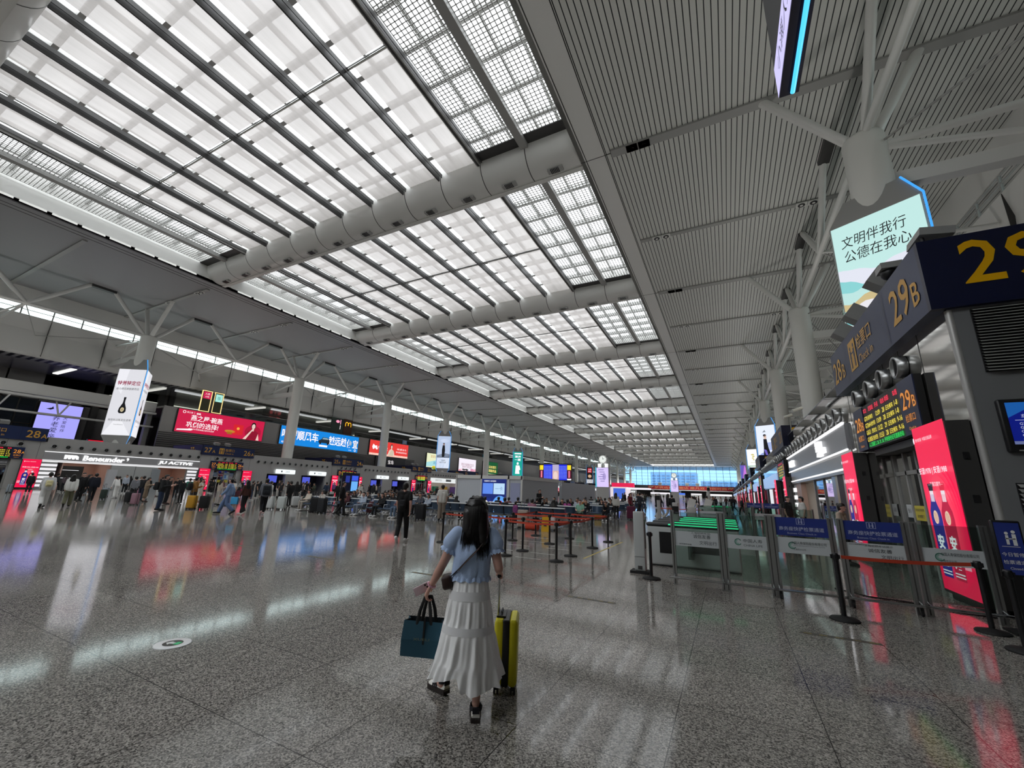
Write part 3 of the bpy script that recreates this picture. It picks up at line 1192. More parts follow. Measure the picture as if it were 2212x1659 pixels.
def gate_block(side, k):
    y0 = GATES[k]
    y1 = y0 + GW
    yc = y0 + 3.75
    base = 28 - 2 * k if k < 14 else 44 - 2 * (k - 14)
    if side > 0:
        numL, numR = '%dB' % max(base, 1), '%dB' % max(base + 1, 2)
    else:
        numL, numR = '%dA' % max(base + 1, 2), '%dA' % max(base, 1)
    near = k < 4
    hand = HAND[side]
    w = structure('wall_' + hand)
    m = MB()
    mw = 'mirror_panel' if side > 0 else 'wall_panel'
    sbx(m, side, -8, 0, y0, yc - 1.6, 0, 5.07, mw)
    sbx(m, side, -8, 0, yc + 1.6, y1, 0, 5.07, mw)
    sbx(m, side, -8, 0, yc - 1.6, yc + 1.6, 3.0, 5.07, mw)
    sbx(m, side, -8, -.16, y0 + .02, y1 - .2, 5.07, 6.4, 'dark_wall')
    m.build('cladding', w)
    if k < 8:
        m = MB()
        for q in (.03, 1.35, 2.45, 3.55, 4.7, 5.8, 7.1):
            sbx(m, side, 0, .004, y0 + q - .012, y0 + q + .012, 3.16, 5.07, 'dark_steel')
        m.build('panel_joint', w)
        nozzles(w, side, [y0 + q for q in (2.2, 3.3, 4.42, 5.65)])
    m = MB(); sbx(m, side, -7, -6.9, yc - 1.6, yc + 1.6, 0, 3, 'dark_wall'); m.build('passage_end', w)
    check_in_sign(side, y0, numL, numR, near)
    if k < 9:
        departure_board(side, y0, numL, numR, k < 3, ROWS0)
        ya, yb = (y0 + .05, y0 + 1.5), (y1 - 1.5, y1 - .05)
        for q, (u, v) in enumerate((ya, yb)):
            first = (q == 1) if side > 0 else (q == 0)
            lb = 'red two-bottle light box below the %s end of the %s and %s sign' % (numL if first else numR, numL, numR)
            light_box(side, u, v, lb, k < 2)
    if k < 4:
        gate_doors(side, y0, (k + 1) * 2 + (0 if side > 0 else 1), k < 2)
    # end face number, towards the camera
    t = [o for o in COL.objects if o.get('label', '').startswith('navy overhead check-in sign lettered %s and %s' % (numL, numR))][-1]
    xo = XF(side, .22)
    m = MB()
    if side > 0:
        m.box((XR - .22, y0 - .12, 5.07), (XR + 8.6, y0, 6.45), 'navy_dark')
        a = Art((XR, y0 - .13, 5.76), (1, 0, 0), UPV, .006)
        gate_letters(a, numR, .3, .12, .85, mat('gold_bright', '#f0b400', .35))
    else:
        m.box((XL - 8, y0 - .12, 5.07), (XL + .22, y0, 6.45), 'navy_dark')
        a = Art((XL, y0 - .13, 5.76), (1, 0, 0), UPV, .006)
        gate_letters(a, numL, -2.9, .0, .72, mat('gold_bright', '#f0b400', .35))
    m.build('end_panel', t)
    a.build('end_lettering', t)


def fascia_letters(side, d, y, z, s, h, m, t, depth=.12, bold=.02, slant=0):
    a = wart(side, d, y, z)
    a.text(s, 0, 0, h=h, m=m, depth=depth, bold=bold, slant=slant)
    a.build('lettering', t)


def shop_room(t, side, ya, yb, wallc, depth=5.0, top=2.75):
    """lit room behind a shop opening"""
    m = MB()
    mw = mat('room_' + wallc.lstrip('#'), wallc, .55)
    sbx(m, side, -depth - .1, -depth, ya - .4, yb + .4, 0, 3.2, mw)
    sbx(m, side, -depth, -.25, ya - .5, ya - .4, 0, 3.2, mw)
    sbx(m, side, -depth, -.25, yb + .4, yb + .5, 0, 3.2, mw)
    sbx(m, side, -depth, -.25, ya - .5, yb + .5, 3.1, 3.2, 'fascia_white')
    m.build('room', t)
    m = MB()
    n = max(1, int((yb - ya) / 1.6))
    for i in range(n):
        y = ya + (yb - ya) * (i + .5) / n
        sbx(m, side, -depth + .7, -.9, y - .12, y + .12, 3.04, 3.1, glow('#fff2e6', 2.6))
    m.build('ceiling_lamp', t)


def garment_rail(t, side, ya, yb, d):
    m = MB()
    X = XF(side, -d)
    m.tube([(X, ya, 1.55), (X, yb, 1.55)], .02, 'chrome', 6)
    for y in (ya, yb):
        m.tube([(X, y, 0), (X, y, 1.55)], .02, 'chrome', 6)
    m.build('garment_rail', t)
    cols = ['#2a2a30', '#e8e4e0', '#b86a70', '#3a4660', '#d8b8a8', '#6a6a68']
    m = MB()
    n = int((yb - ya) / .14)
    for i in range(n):
        y = ya + .1 + (yb - ya - .2) * i / max(1, n - 1)
        c = mat('garment' + cols[i % 6][1:], cols[i % 6], .8)
        m.loft([m.ring((X, y, z), (0, 0, 1), (rx, .045), 8) for z, rx in ((.75, .2), (1.1, .22), (1.35, .2), (1.48, .06))], c, True, True)
    m.build('garments', t)


def striped_side(t, side, ya, yb):
    m = MB()
    for i in range(6):
        sbx(m, side, 0, .05, ya, yb, .25 + i * .44, .5 + i * .44, glow('#f2f0f4', .95))
    m.build('light_strip', t)


def wall_fill(side, y0, y1, z0, z1, m='wall_panel', d0=-.5, d1=0):
    w = structure('wall_' + HAND[side])
    b = MB(); sbx(b, side, d0, d1, y0, y1, z0, z1, m); b.build('cladding', w)
    return w


def left_shops():
    # between gates 28A and 27A: one long grey fascia over two shops
    y0, y1 = GATES[0] + GW, GATES[1]
    t = thing('shop', 'long grey shop with white light lines and two salmon-lit doorways under the white column box', 'shop', (XL, (y0 + y1) / 2, 0))
    m = MB(); sbx(m, -1, -.5, .06, y0, y1, 2.95, 4.05, mat('fascia_grey', '#a5a5a6', .5)); m.build('fascia', t)
    m = MB()
    for z, h in ((4.0, .07), (3.08, .06), (2.92, .1)):
        sbx(m, -1, .05, .1, y0, y1, z, z + h, GLOW_W)
    m.build('light_strip', t)
    a = wart(-1, .07, 22.35, 3.55); a.text('Beneunder', 0, 0, wd=3.8, h=.62, m=GLOW_W, depth=.1, bold=.03, slant=.1); a.build('lettering', t)
    a = wart(-1, .07, 19.6, 3.56)
    for i in range(4):
        a.poly([(-.72 + i * .34, -.24), (-.5 + i * .34, -.24), (-.35 + i * .28, .1), (-.5 + i * .26, .24), (-.72 + i * .26, .24)], GLOW_W)
    a.build('logo', t)
    a = wart(-1, .07, 24.6, 3.65); a.oval(0, .1, .13, .13, GLOW_W, 12); a.poly([(.13, .1), (.0, .0), (-.08, -.22), (.1, -.08)], GLOW_W); a.build('logo', t)
    a = wart(-1, .07, 29.8, 3.55); a.text('JU ACTIVE', 0, 0, wd=3.95, h=.52, m=GLOW_W, depth=.1, bold=.03, slant=.15); a.build('lettering', t)
    m = MB()
    sbx(m, -1, -.4, 0, 23.3, 28.0, 0, 2.95, mat('shop_panel', '#b5b7b6', .4))
    sbx(m, -1, .0, .01, 25.6, 25.64, 0, 2.95, 'dark_steel')
    m.build('wall_panel', t)
    striped_side(t, -1, y0, y0 + 1.3)
    striped_side(t, -1, y1 - 1.25, y1 - .1)
    m = MB(); sbx(m, -1, -.4, 0, y0, y0 + 1.3, 0, 2.95, 'fascia_grey'); sbx(m, -1, -.4, 0, y1 - 1.3, y1, 0, 2.95, 'fascia_grey'); m.build('pier', t)
    shop_room(t, -1, 19.5, 23.0, '#e8c2b4'); shop_room(t, -1, 28.4, 31.5, '#f0c8b8')
    m = MB()
    sbx(m, -1, -2.0, -1.9, 19.2, 21.4, 0, 2.6, mat('shop_dark', '#4a4c4e', .5))
    sbx(m, -1, -1.9, -1.88, 19.6, 21.0, 1.2, 1.24, GLOW_W); sbx(m, -1, -1.9, -1.88, 19.6, 21.0, 2.1, 2.14, GLOW_W)
    m.build('display_wall', t)
    m = MB(); sbx(m, -1, -.3, .1, 23.0, 23.9, .1, 2.4, mat('roll_banner', '#c8c9cc', .4)); m.build('door_leaf', t)
    m = MB(); sbx(m, -1, -.3, .1, 27.4, 28.3, 0, 2.7, mat('shop_glass_edge', '#9aa0a4', .2)); m.build('door_leaf', t)
    garment_rail(t, -1, 21.6, 22.9, 2.2); garment_rail(t, -1, 28.8, 31.2, 2.4); garment_rail(t, -1, 29.2, 31.4, 3.8)
    w = wall_fill(-1, GATES[0] + GW, y1, 4.05, 5.6, 'wall_panel')
    nozzles(w, -1, [y0 + .6 + 1.12 * i for i in range(14)], 4.62, False)
    # rest rooms either side of the 25A gate
    sig = [(46.0, 'toilet', '卫生间', 'left'), (52.4, 'water', '开水间', 'right'), (68.9, 'toilet', '卫生间', 'left'), (75.5, 'water', '开水间', 'right')]
    for gi, (ya, yb) in enumerate(((GATES[1] + GW, GATES[2]), (GATES[2] + GW, GATES[3]))):
        w = wall_fill(-1, ya, yb, 3.7, 5.6, 'wall_panel')
        nozzles(w, -1, [ya + .8 + 1.1 * i for i in range(13)], 4.62, False)
        m = MB()
        mid = (ya + yb) / 2
        for u, v in ((ya, ya + 2.6), (mid - 1.6, mid + 1.4), (yb - 1.2, yb)):
            sbx(m, -1, -.5, 0, u, v, 0, 3.7, 'wall_panel')
        sbx(m, -1, -4, -3.9, ya, yb, 0, 3.7, 'dark_wall')
        sbx(m, -1, -.3, -.02, ya, yb, 2.85, 3.72, 'wall_panel')
        m.build('cladding', w)
        for q in (0, 1):
            yc, kind, txt, hd = sig[gi * 2 + q]
            t = thing('washroom_sign', 'white lit sign box %s of the pair between the %s and %s check-in signs' % (hd, ('27A', '25A')[gi], ('25A', '23A')[gi]), 'sign', (XL, yc, 2.95))
            m = MB(); m.bbox((XL + .02, yc - 1.75, 2.95), (XL + .32, yc + 1.75, 3.66), .1, glow('#eef6f8', 1.1)); m.build('light_panel', t)
            a = wart(-1, .335, yc, 3.3); a.text(txt, .25, 0, h=.24, m=mat('sign_ink', '#5a6a70', .5)); a.oval(-.8, .02, .12, .16, 'sign_ink', 12); a.build('lettering', t)
        for q in (0, 1):
            yc = sig[gi * 2 + q][0]
            t = thing('info_screen', 'small purple-blue screen on the wall by the %s washroom sign after %s' % (('left', 'right')[q], ('26A', '24A')[gi]), 'screen', (XL - .9, yc - 1.2, 1.6))
            m = MB(); sbx(m, -1, -1.2, -1.0, yc - 2.0, yc - .6, 1.5, 2.6, glow('#5560d8', .9)); m.build('screen', t)
            MB().box((XL - 1.3, yc - 1.4, 0), (XL - 1.2, yc - 1.2, 2.6), 'dark_steel').build('post', t)
    # white shops and the rest of the row
    words = {3: ('SANYOU', 'LANSHE'), 4: ('MINGCHA', 'BAKERY'), 5: ('COFFEE', 'SNACKS')}
    for k in range(3, len(GATES) - 1):
        ya, yb = GATES[k] + GW, GATES[k + 1]
        if k < 6:
            lb = 'white lit shop front between the %dA and %dA check-in signs' % (28 - 2 * k, 27 - 2 * k)
            g = None
        else:
            lb, g = 'distant white lit shop front far along the A-gate side', 'distant shop fronts of the A-gate side'
        t = thing('shop', lb, 'shop', (XL, (ya + yb) / 2, 0), 0, g)
        m = MB(); sbx(m, -1, -.5, .1, ya, yb, 2.75, 3.9, glow('#e8ecec', .95)); m.build('fascia', t)
        a = wart(-1, .12, (ya + yb) / 2, 3.4)
        wl = words.get(k, ('SHOP', 'SHOP'))
        if k < 6:
            a.text(wl[0], -4.4, 0, h=.5, m=mat('letter_grey', '#707478', .5)); a.text(wl[1], 4.4, 0, h=.5, m='letter_grey')
        a.rect(-1.2, -.3, 1.2, .3, mat('letter_panel', '#9aa0a2', .5))
        a.build('lettering', t)
        shop_room(t, -1, ya + 1, yb - 1, '#e6e2de', 4.0, 2.7)
        m = MB()
        for i in range(4):
            y = ya + 1.5 + (yb - ya - 3) * i / 3
            sbx(m, -1, -3.0, -2.2, y - .9, y + .9, 0, 1.8, mat('shelf_%d' % i, ('#c23a58', '#3a9a78', '#d8b040', '#7a5aa8')[i], .6))
        m.build('display_shelf', t)
        w = wall_fill(-1, ya, yb, 3.9, 5.5, 'wall_panel')
        if k < 7:
            nozzles(w, -1, [ya + .8 + 1.1 * i for i in range(13)], 4.62, False)


def right_shops():
    y0, y1 = GATES[0] + GW, GATES[1]
    t = thing('shop', 'grey shop front with raised white characters behind the two standing men', 'shop', (XR, (y0 + y1) / 2, 0))
    m = MB(); sbx(m, 1, -.5, .1, y0 + .1, y1 - .2, 3.33, 4.22, mat('fascia_silver', '#aeb0b4', .35, metal=.2)); sbx(m, 1, -.5, .02, y0 + .1, y1 - .2, 2.6, 3.33, 'wall_panel'); m.build('fascia', t)
    m = MB()
    sbx(m, 1, .08, .16, y0 + .1, y1 - .2, 4.17, 4.25, GLOW_W); sbx(m, 1, .08, .13, y0 + .1, y1 - .2, 3.3, 3.36, GLOW_W); sbx(m, 1, .0, .06, y0 + .1, y1 - .2, 2.72, 2.78, GLOW_W)
    m.build('light_strip', t)
    a = wart(1, .11, 21.6, 3.75)
    a.text('锦朋', 0, .1, h=.44, m=GLOW_W, depth=.14, bold=.02)
    a.text('ASSE', .1, -.24, h=.17, wd=.75, m=GLOW_W, depth=.14, bold=.03)
    a.text('茶点', .85, -.12, h=.24, m=GLOW_W, depth=.1)
    a.build('lettering', t)
    fascia_letters(1, .11, 30.2, 3.72, 'PULUK', .36, GLOW_W, t, .14)
    a = wart(1, .02, 18, 3); a.build('blank', t) if False else None
    # front: panels, posts and a lit room
    m = MB()
    pk, gd, dk = mat('panel_pink', '#c8a89a', .35), mat('post_gold', '#cbb27a', .3, metal=.7), mat('panel_brown', '#3a2c2c', .5)
    for ya, yb, mm in ((17.4, 18.0, 'wall_panel'), (18.0, 19.4, pk), (19.4, 20.3, dk), (20.3, 20.7, gd), (20.7, 21.3, 'brushed_steel'), (29.6, 31.4, pk), (31.4, 32.5, 'fascia_grey')):
        sbx(m, 1, -.3, -.05, ya, yb, 0, 2.6, mm)
    m.build('wall_panel', t)
    m = MB()
    for i in range(5):
        sbx(m, 1, -.05, .0, 31.45, 32.4, .3 + i * .45, .55 + i * .45, GLOW_W)
    m.build('light_strip', t)
    shop_room(t, 1, 21.6, 29.4, '#d8d0c8', 6.0)
    m = MB()
    X = XF(1, -.2)
    m.quad((X, 21.3, 0), (X, 26, 0), (X, 26, 2.6), (X, 21.3, 2.6), 'clear_glass'); m.build('pane', t)
    for y in (21.4, 23.7, 26.0):
        m = MB(); sbx(m, 1, -.25, -.15, y - .05, y + .05, 0, 2.6, 'brushed_steel'); m.build('mullion', t)
    m = MB()
    for i in range(6):
        y = 22.2 + i * 1.2
        sbx(m, 1, -5, -4.2, y - .5, y + .5, 0, 2.0, mat('shelf_%d' % (i % 4), '#c23a58', .6))
    m.build('display_shelf', t)
    w = wall_fill(1, y0, y1, 4.25, 5.1, 'mirror_panel')
    nozzles(w, 1, [y0 + .9 + 1.1 * i for i in range(14)])
    # rail of frosted glass on top of the row
    for k in range(0, 6):
        ya, yb = GATES[k] + GW, GATES[k + 1]
        lb = 'glass parapet on top of the shops between the %dB and %dB signs' % (28 - 2 * k, 27 - 2 * k)
        q = thing('glass_parapet', lb, 'railing', (XR + .2, (ya + yb) / 2, 5.1))
        m = MB().box((XR + .1, ya, 5.1), (XR + .13, yb, 5.75), 'green_glass'); m.build('pane', q)
        m = MB()
        for i in range(8):
            y = ya + (yb - ya) * (i + .02) / 7.1
            m.box((XR + .14, y - .03, 5.1), (XR + .2, y + .03, 5.8), 'brushed_steel')
        m.tube([(XR + .12, ya, 5.78), (XR + .12, yb, 5.78)], .03, 'brushed_steel', 8)
        m.build('handrail', q)
    for k in range(1, len(GATES) - 1):
        ya, yb = GATES[k] + GW, GATES[k + 1]
        if k < 5:
            lb, g = 'shop front with pale blue fascia between the %dB and %dB signs' % (28 - 2 * k, 27 - 2 * k), None
        else:
            lb, g = 'distant lit shop front far along the B-gate side', 'distant shop fronts of the B-gate side'
        ya, yb = ya + .14, yb - .14
        t = thing('shop', lb, 'shop', (XR, (ya + yb) / 2, 0), 0, g)
        m = MB(); sbx(m, 1, -.5, .1, ya, yb, 2.7, 3.7, glow('#9dbbe6', .8)); m.build('fascia', t)
        m = MB()
        for i in range(5):
            y = ya + .8 + (yb - ya - 1.6) * i / 4
            sbx(m, 1, -.2, .12, y - .6, y + .6, .2, 2.5, [glow('#eef0f4', .9), mat('front_dark', '#3a3638', .4), mat('front_red', '#a8203a', .5)][(i + k) % 3])
        m.build('display_panel', t)
        m = MB(); sbx(m, 1, -3.1, -3, ya, yb, 0, 3.7, 'dark_wall'); m.build('back_panel', t)
        w = wall_fill(1, ya, yb, 3.7, 5.1, 'mirror_panel')
        if k < 6:
            nozzles(w, 1, [ya + .8 + 1.1 * i for i in range(13)])
        else:
            m = MB()
            X = XF(1, .12)
            m.tube([(X, ya, 4.62), (X, yb, 4.62)], .25, 'brushed_steel', 10)
            m.build('air_duct', w)


def near_block_end():
    """end of the near right-hand block that faces the camera"""
    w = structure('wall_right')
    y = GATES[0]
    m = MB().box((XR + .02, y - .02, 0), (XR + 8.6, y + .3, 5.1), mat('end_grey', '#77787a', .45)); m.build('cladding', w)
    m = MB().tube([(XR + .05, y + .03, 0), (XR + .05, y + .03, 5.05)], .06, 'wall_panel', 14); m.build('corner_post', w)
    for z0, z1, n in ((3.86, 5.02, 22), (.1, 2.02, 26)):
        m = MB()
        m.box((XR + .3, y - .05, z0), (XR + 5, y - .02, z1), 'black_plastic')
        st = (z1 - z0) / n
        for i in range(n):
            z = z0 + st * i
            m.add([V(XR + .3, y - .05, z + st * .75), V(XR + 5, y - .05, z + st * .75), V(XR + 5, y - .12, z + st * .2), V(XR + .3, y - .12, z + st * .2)], [(0, 1, 2, 3)], 'grey_steel')
            m.add([V(XR + .3, y - .12, z + st * .2), V(XR + 5, y - .12, z + st * .2), V(XR + 5, y - .12, z), V(XR + .3, y - .12, z)], [(0, 1, 2, 3)], 'grey_steel')
        m.build('louvre', w)
    t = thing('timetable_screen', 'wall screen listing train numbers G799 and G8322 on the near grey block end', 'screen', (4.8, y - .1, 2.54))
    m = MB().bbox((4.09, y - .12, 2.5), (5.7, y - .025, 3.36), .03, 'black_plastic'); m.build('housing', t)
    a = Art((4.9, y - .125, 2.95), (1, 0, 0), UPV, .003)
    a.rect(-.73, -.33, .73, .35, glow('#0d1a78', .9)); a.up()
    a.poly([(-.73, .35), (-.73, .1), (-.4, .3), (-.3, .35)], glow('#1d5fae', .8))
    a.oval(.1, .36, .55, .12, glow('#8f92c8', .8), 16, 180, 360)
    a.rect(-.73, -.33, .73, -.28, glow('#7a86b8', .6)); a.up()
    wh = glow('#b8bce0', .9)
    a.text('车 次', -.5, .12, h=.07, m=wh); a.text('开点', .1, .12, h=.07, m=wh); a.text('站台', .5, .12, h=.07, m=wh)
    a.rect(-.66, .055, .66, .062, wh)
    for i, s in enumerate(('G799', 'G8322', 'G7113', 'G7431', 'G7577')):
        a.text(s, -.62, .0 - i * .062, h=.042, m=wh, align='l'); a.text('12:%02d' % (10 + 7 * i), .02, .0 - i * .062, h=.042, m=wh, align='l')
    a.text('上海虹桥', .15, .3, h=.06, m=mat('screen_ink', '#10104a', .5))
    a.build('display', t)
    MB().box((4.2, y - .124, 2.515), (4.42, y - .122, 2.535), 'grey_steel').build('maker_plate', t)


for _k in range(len(GATES)):
    gate_block(1, _k)
    gate_block(-1, _k)
left_shops()
right_shops()
near_block_end()
# ---------------------------------------------------------------- upper level behind the left row
def left_upper():
    XW = -78.2
    w = structure('wall_left')
    m = MB().box((XW - .3, 31.5, 0), (XW, YEND, 12.75), mat('upper_wall', '#989693', .5)); m.build('upper_panel', w)
    m = MB()
    for i in range(9):
        m.box((XW, 31.5, 6.1 + i * .3), (XW + .12, 92, 6.26 + i * .3), mat('louvre_dark', '#3e3c3a', .5))
    m.build('louvre', w)
    m = MB().box((-95, 31.5, 12.4), (XW - .3, YEND, 12.7), 'grey_steel'); m.build('upper_floor', w)
    m = MB().box((-95.3, 27, 12.7), (-95, YEND, 16.9), mat('upper_back', '#a3a19e', .5)); m.build('upper_panel', w)
    m = MB().box((XL - 8, GATES[0] - 20, 5.45), (XL - .3, YEND, 5.6), 'fascia_white'); m.build('row_roof', w)
    m = MB()
    for x, z, c in ((-94.8, 14.3, '#e8f0d8'), (-94.8, 15.2, '#d8e0d0')):
        for k in range(7):
            y = 30 + k * 9
            m.box((x, y, z), (x + .1, y + 7.6, z + .12), glow(c, 1.1))
    for k in range(18):
        y = 34 + k * 18
        m.box((-93, y, 16.7), (-86.4, y + .5, 16.88), glow('#e6e6de', .8))
        m.box((-87, y + 2, 16.7), (-86.4, y + 16, 16.88), glow('#dfe3e4', .65))
    m.build('ceiling_lamp', w)
    # the deeper bay towards the camera: dark wall with tall windows and a purple screen
    m = MB()
    XB = -95.0
    m.box((XB - .3, -30, 0), (XB, 18.2, 17), 'upper_wall'); m.box((XB - .3, 22, 0), (XB, 34.5, 17), 'upper_wall')
    m.box((XB - .3, 36.5, 0), (XB, 42, 12.7), 'upper_wall'); m.box((XB - .3, 18, 0), (XB, 37, 5.2), 'upper_wall'); m.box((XB - .3, 18, 12.9), (XB, 37, 17), 'upper_wall')
    m.build('upper_panel', w)
    for y in (28.6, 33.0, 37.4, 39):
        MB().box((XB - .2, y - .45, 0), (XB + .7, y + .45, 17), 'dark_wall').build('pier', w)
    wd = structure('window_4')
    for k, (a, b) in enumerate(((10, 18.2), (18.2, 22), (34.3, 36.6))):
        m = MB()
        m.quad((XB - .2, a, 5.2), (XB - .2, b, 5.2), (XB - .2, b, 12.9), (XB - .2, a, 12.9), 'sky_glass'); m.build('pane', wd)
    m = MB()
    for y in (10, 12, 14, 16, 18.2, 20.1, 22, 34.3, 35.4, 36.6):
        m.box((XB - .15, y - .08, 5.2), (XB + .1, y + .08, 12.9), 'dark_steel')
    for z in (5.2, 7.1, 9.0, 10.9, 12.8):
        m.box((XB - .15, 10, z - .07), (XB + .1, 22, z + .07), 'dark_steel'); m.box((XB - .15, 34.3, z - .07), (XB + .1, 36.6, z + .07), 'dark_steel')
    m.build('window_frame', wd)
    # bright terminal hall seen through those windows is open sky; a grey apron stands outside
    t = thing('advert_screen', 'tall lilac screen with dark calligraphy high behind the 28A sign', 'screen', (XB + .5, 23.9, 5.5))
    MB().box((XB + .1, 22.1, 5.5), (XB + .7, 27.2, 12.6), 'black_plastic').build('housing', t)
    a = Art((XB + .72, 24.65, 9.05), LEFT_R, UPV, .02)
    a.rect(-2.45, -3.45, 2.45, 3.45, glow('#a9a6fb', 1.0)); a.up()
    ink = mat('screen_violet', '#3a3668', .5)
    for i, c in enumerate('养老爱亲'):
        a.text(c, -.25, 1.2 - i * .95, h=.8, m=ink)
    for i, c in enumerate('大爱陪伴'):
        a.text(c, .75, 1.3 - i * .65, h=.5, m=ink)
    a.poly([(-1.7, 2.5), (-1.1, 2.75), (-1.0, 3.0), (-.85, 2.6), (-1.2, 2.4)], ink)
    a.poly([(-.5, -3.3), (-.4, -3.3), (-.3, -2.8), (.0, -2.6), (-.5, -2.7)], ink)
    a.text('中国 养老', -.2, -2.1, wd=1.6, m=ink)
    a.build('display', t)
    t = thing('led_ticker', 'red dot-matrix ticker behind the large white column box', 'display', (-90, 29, 5.6))
    MB().box((-90.3, 27.4, 5.6), (-90, 31.2, 7.2), 'black_plastic').build('housing', t)
    MB().box((-90, 27.5, 5.7), (-89.97, 31.1, 7.1), glow('#e01030', .9)).build('display', t)
    MB().tube([(-90.2, 29, 0), (-90.2, 29, 5.6)], .2, 'dark_steel', 8).build('post', t)
    # steel footbridge girder in front of that bay
    t = thing('footbridge_girder', 'slim white tubular girder with V braces in front of the lilac screen', 'girder', (-80, 10, 9))
    m = MB(); m.tube([(-80, -29.5, 9.3), (-80, 31.4, 9.3)], .16, 'white_steel', 8); m.tube([(-80, -29.5, 11.4), (-80, 31.4, 11.4)], .2, 'white_steel', 8); m.build('chord', t)
    m = MB()
    for k in range(9):
        y = -24 + k * 5.6
        m.tube([(-80, y, 9.3), (-80.5, y - .5, 11.4)], .1, 'white_steel', 6); m.tube([(-80, y, 9.3), (-80, y + .9, 11.4)], .1, 'white_steel', 6)
    m.build('brace', t)
    m = MB().box((-82, -29.5, 11.7), (-80.4, 31.4, 13.2), 'fascia_white'); m.build('deck_edge', t)
    for y in (-12, 10, 31):
        MB().box((-81.6, y - .3, 0), (-80.8, y + .3, 11.7), 'grey_steel').build('support', t)


def billboard(y0, y1, z0, z1, label, draw, back='dark_steel', X=-78.2):
    t = thing('billboard', label, 'billboard', (X, (y0 + y1) / 2, z0))
    hs = MB().box((X + .005, y0, z0), (X + .35, y1, z1), back).build('housing', t)
    a = Art((X + .36, (y0 + y1) / 2, (z0 + z1) / 2), LEFT_R, UPV, .012)
    draw(a, (y1 - y0) / 2 - .06, (z1 - z0) / 2 - .06)
    a.build('poster', hs)
    return t


def figure_bust(a, x, y, h, skin, hair, cloth):
    """half-length woman, one hand raised to the cheek"""
    a.oval(x, y + h * .3, h * .14, h * .2, hair, 18)
    a.poly([(x - h * .42, y - h * .5), (x - h * .3, y - h * .05), (x - h * .1, y + .06 * h), (x + h * .1, y + .06 * h), (x + h * .3, y - h * .05), (x + h * .4, y - h * .5)], cloth)
    a.up()
    a.poly([(x - h * .05, y), (x + h * .05, y), (x + h * .05, y + h * .15), (x - h * .05, y + h * .15)], skin)
    a.oval(x, y + h * .27, h * .1, h * .15, skin, 18)
    a.up()
    a.poly([(x - h * .1, y + h * .34), (x, y + h * .43), (x + h * .1, y + h * .34), (x + h * .06, y + h * .46), (x - h * .06, y + h * .46)], hair)
    for s in (-1, 1):
        a.oval(x + s * h * .04, y + h * .29, h * .016, h * .008, hair, 8)
    a.oval(x, y + h * .19, h * .025, h * .009, mat('print_lip', '#b03040', .5, emit=.6), 8)
    a.poly([(x - h * .5, y - h * .5), (x - h * .33, y - h * .5), (x - h * .02, y + h * .05), (x + h * .03, y + h * .16), (x - h * .06, y + h * .1)], skin)
    a.poly([(x + h * .24, y - h * .5), (x + h * .32, y - h * .12), (x + h * .42, y - h * .5)], skin)


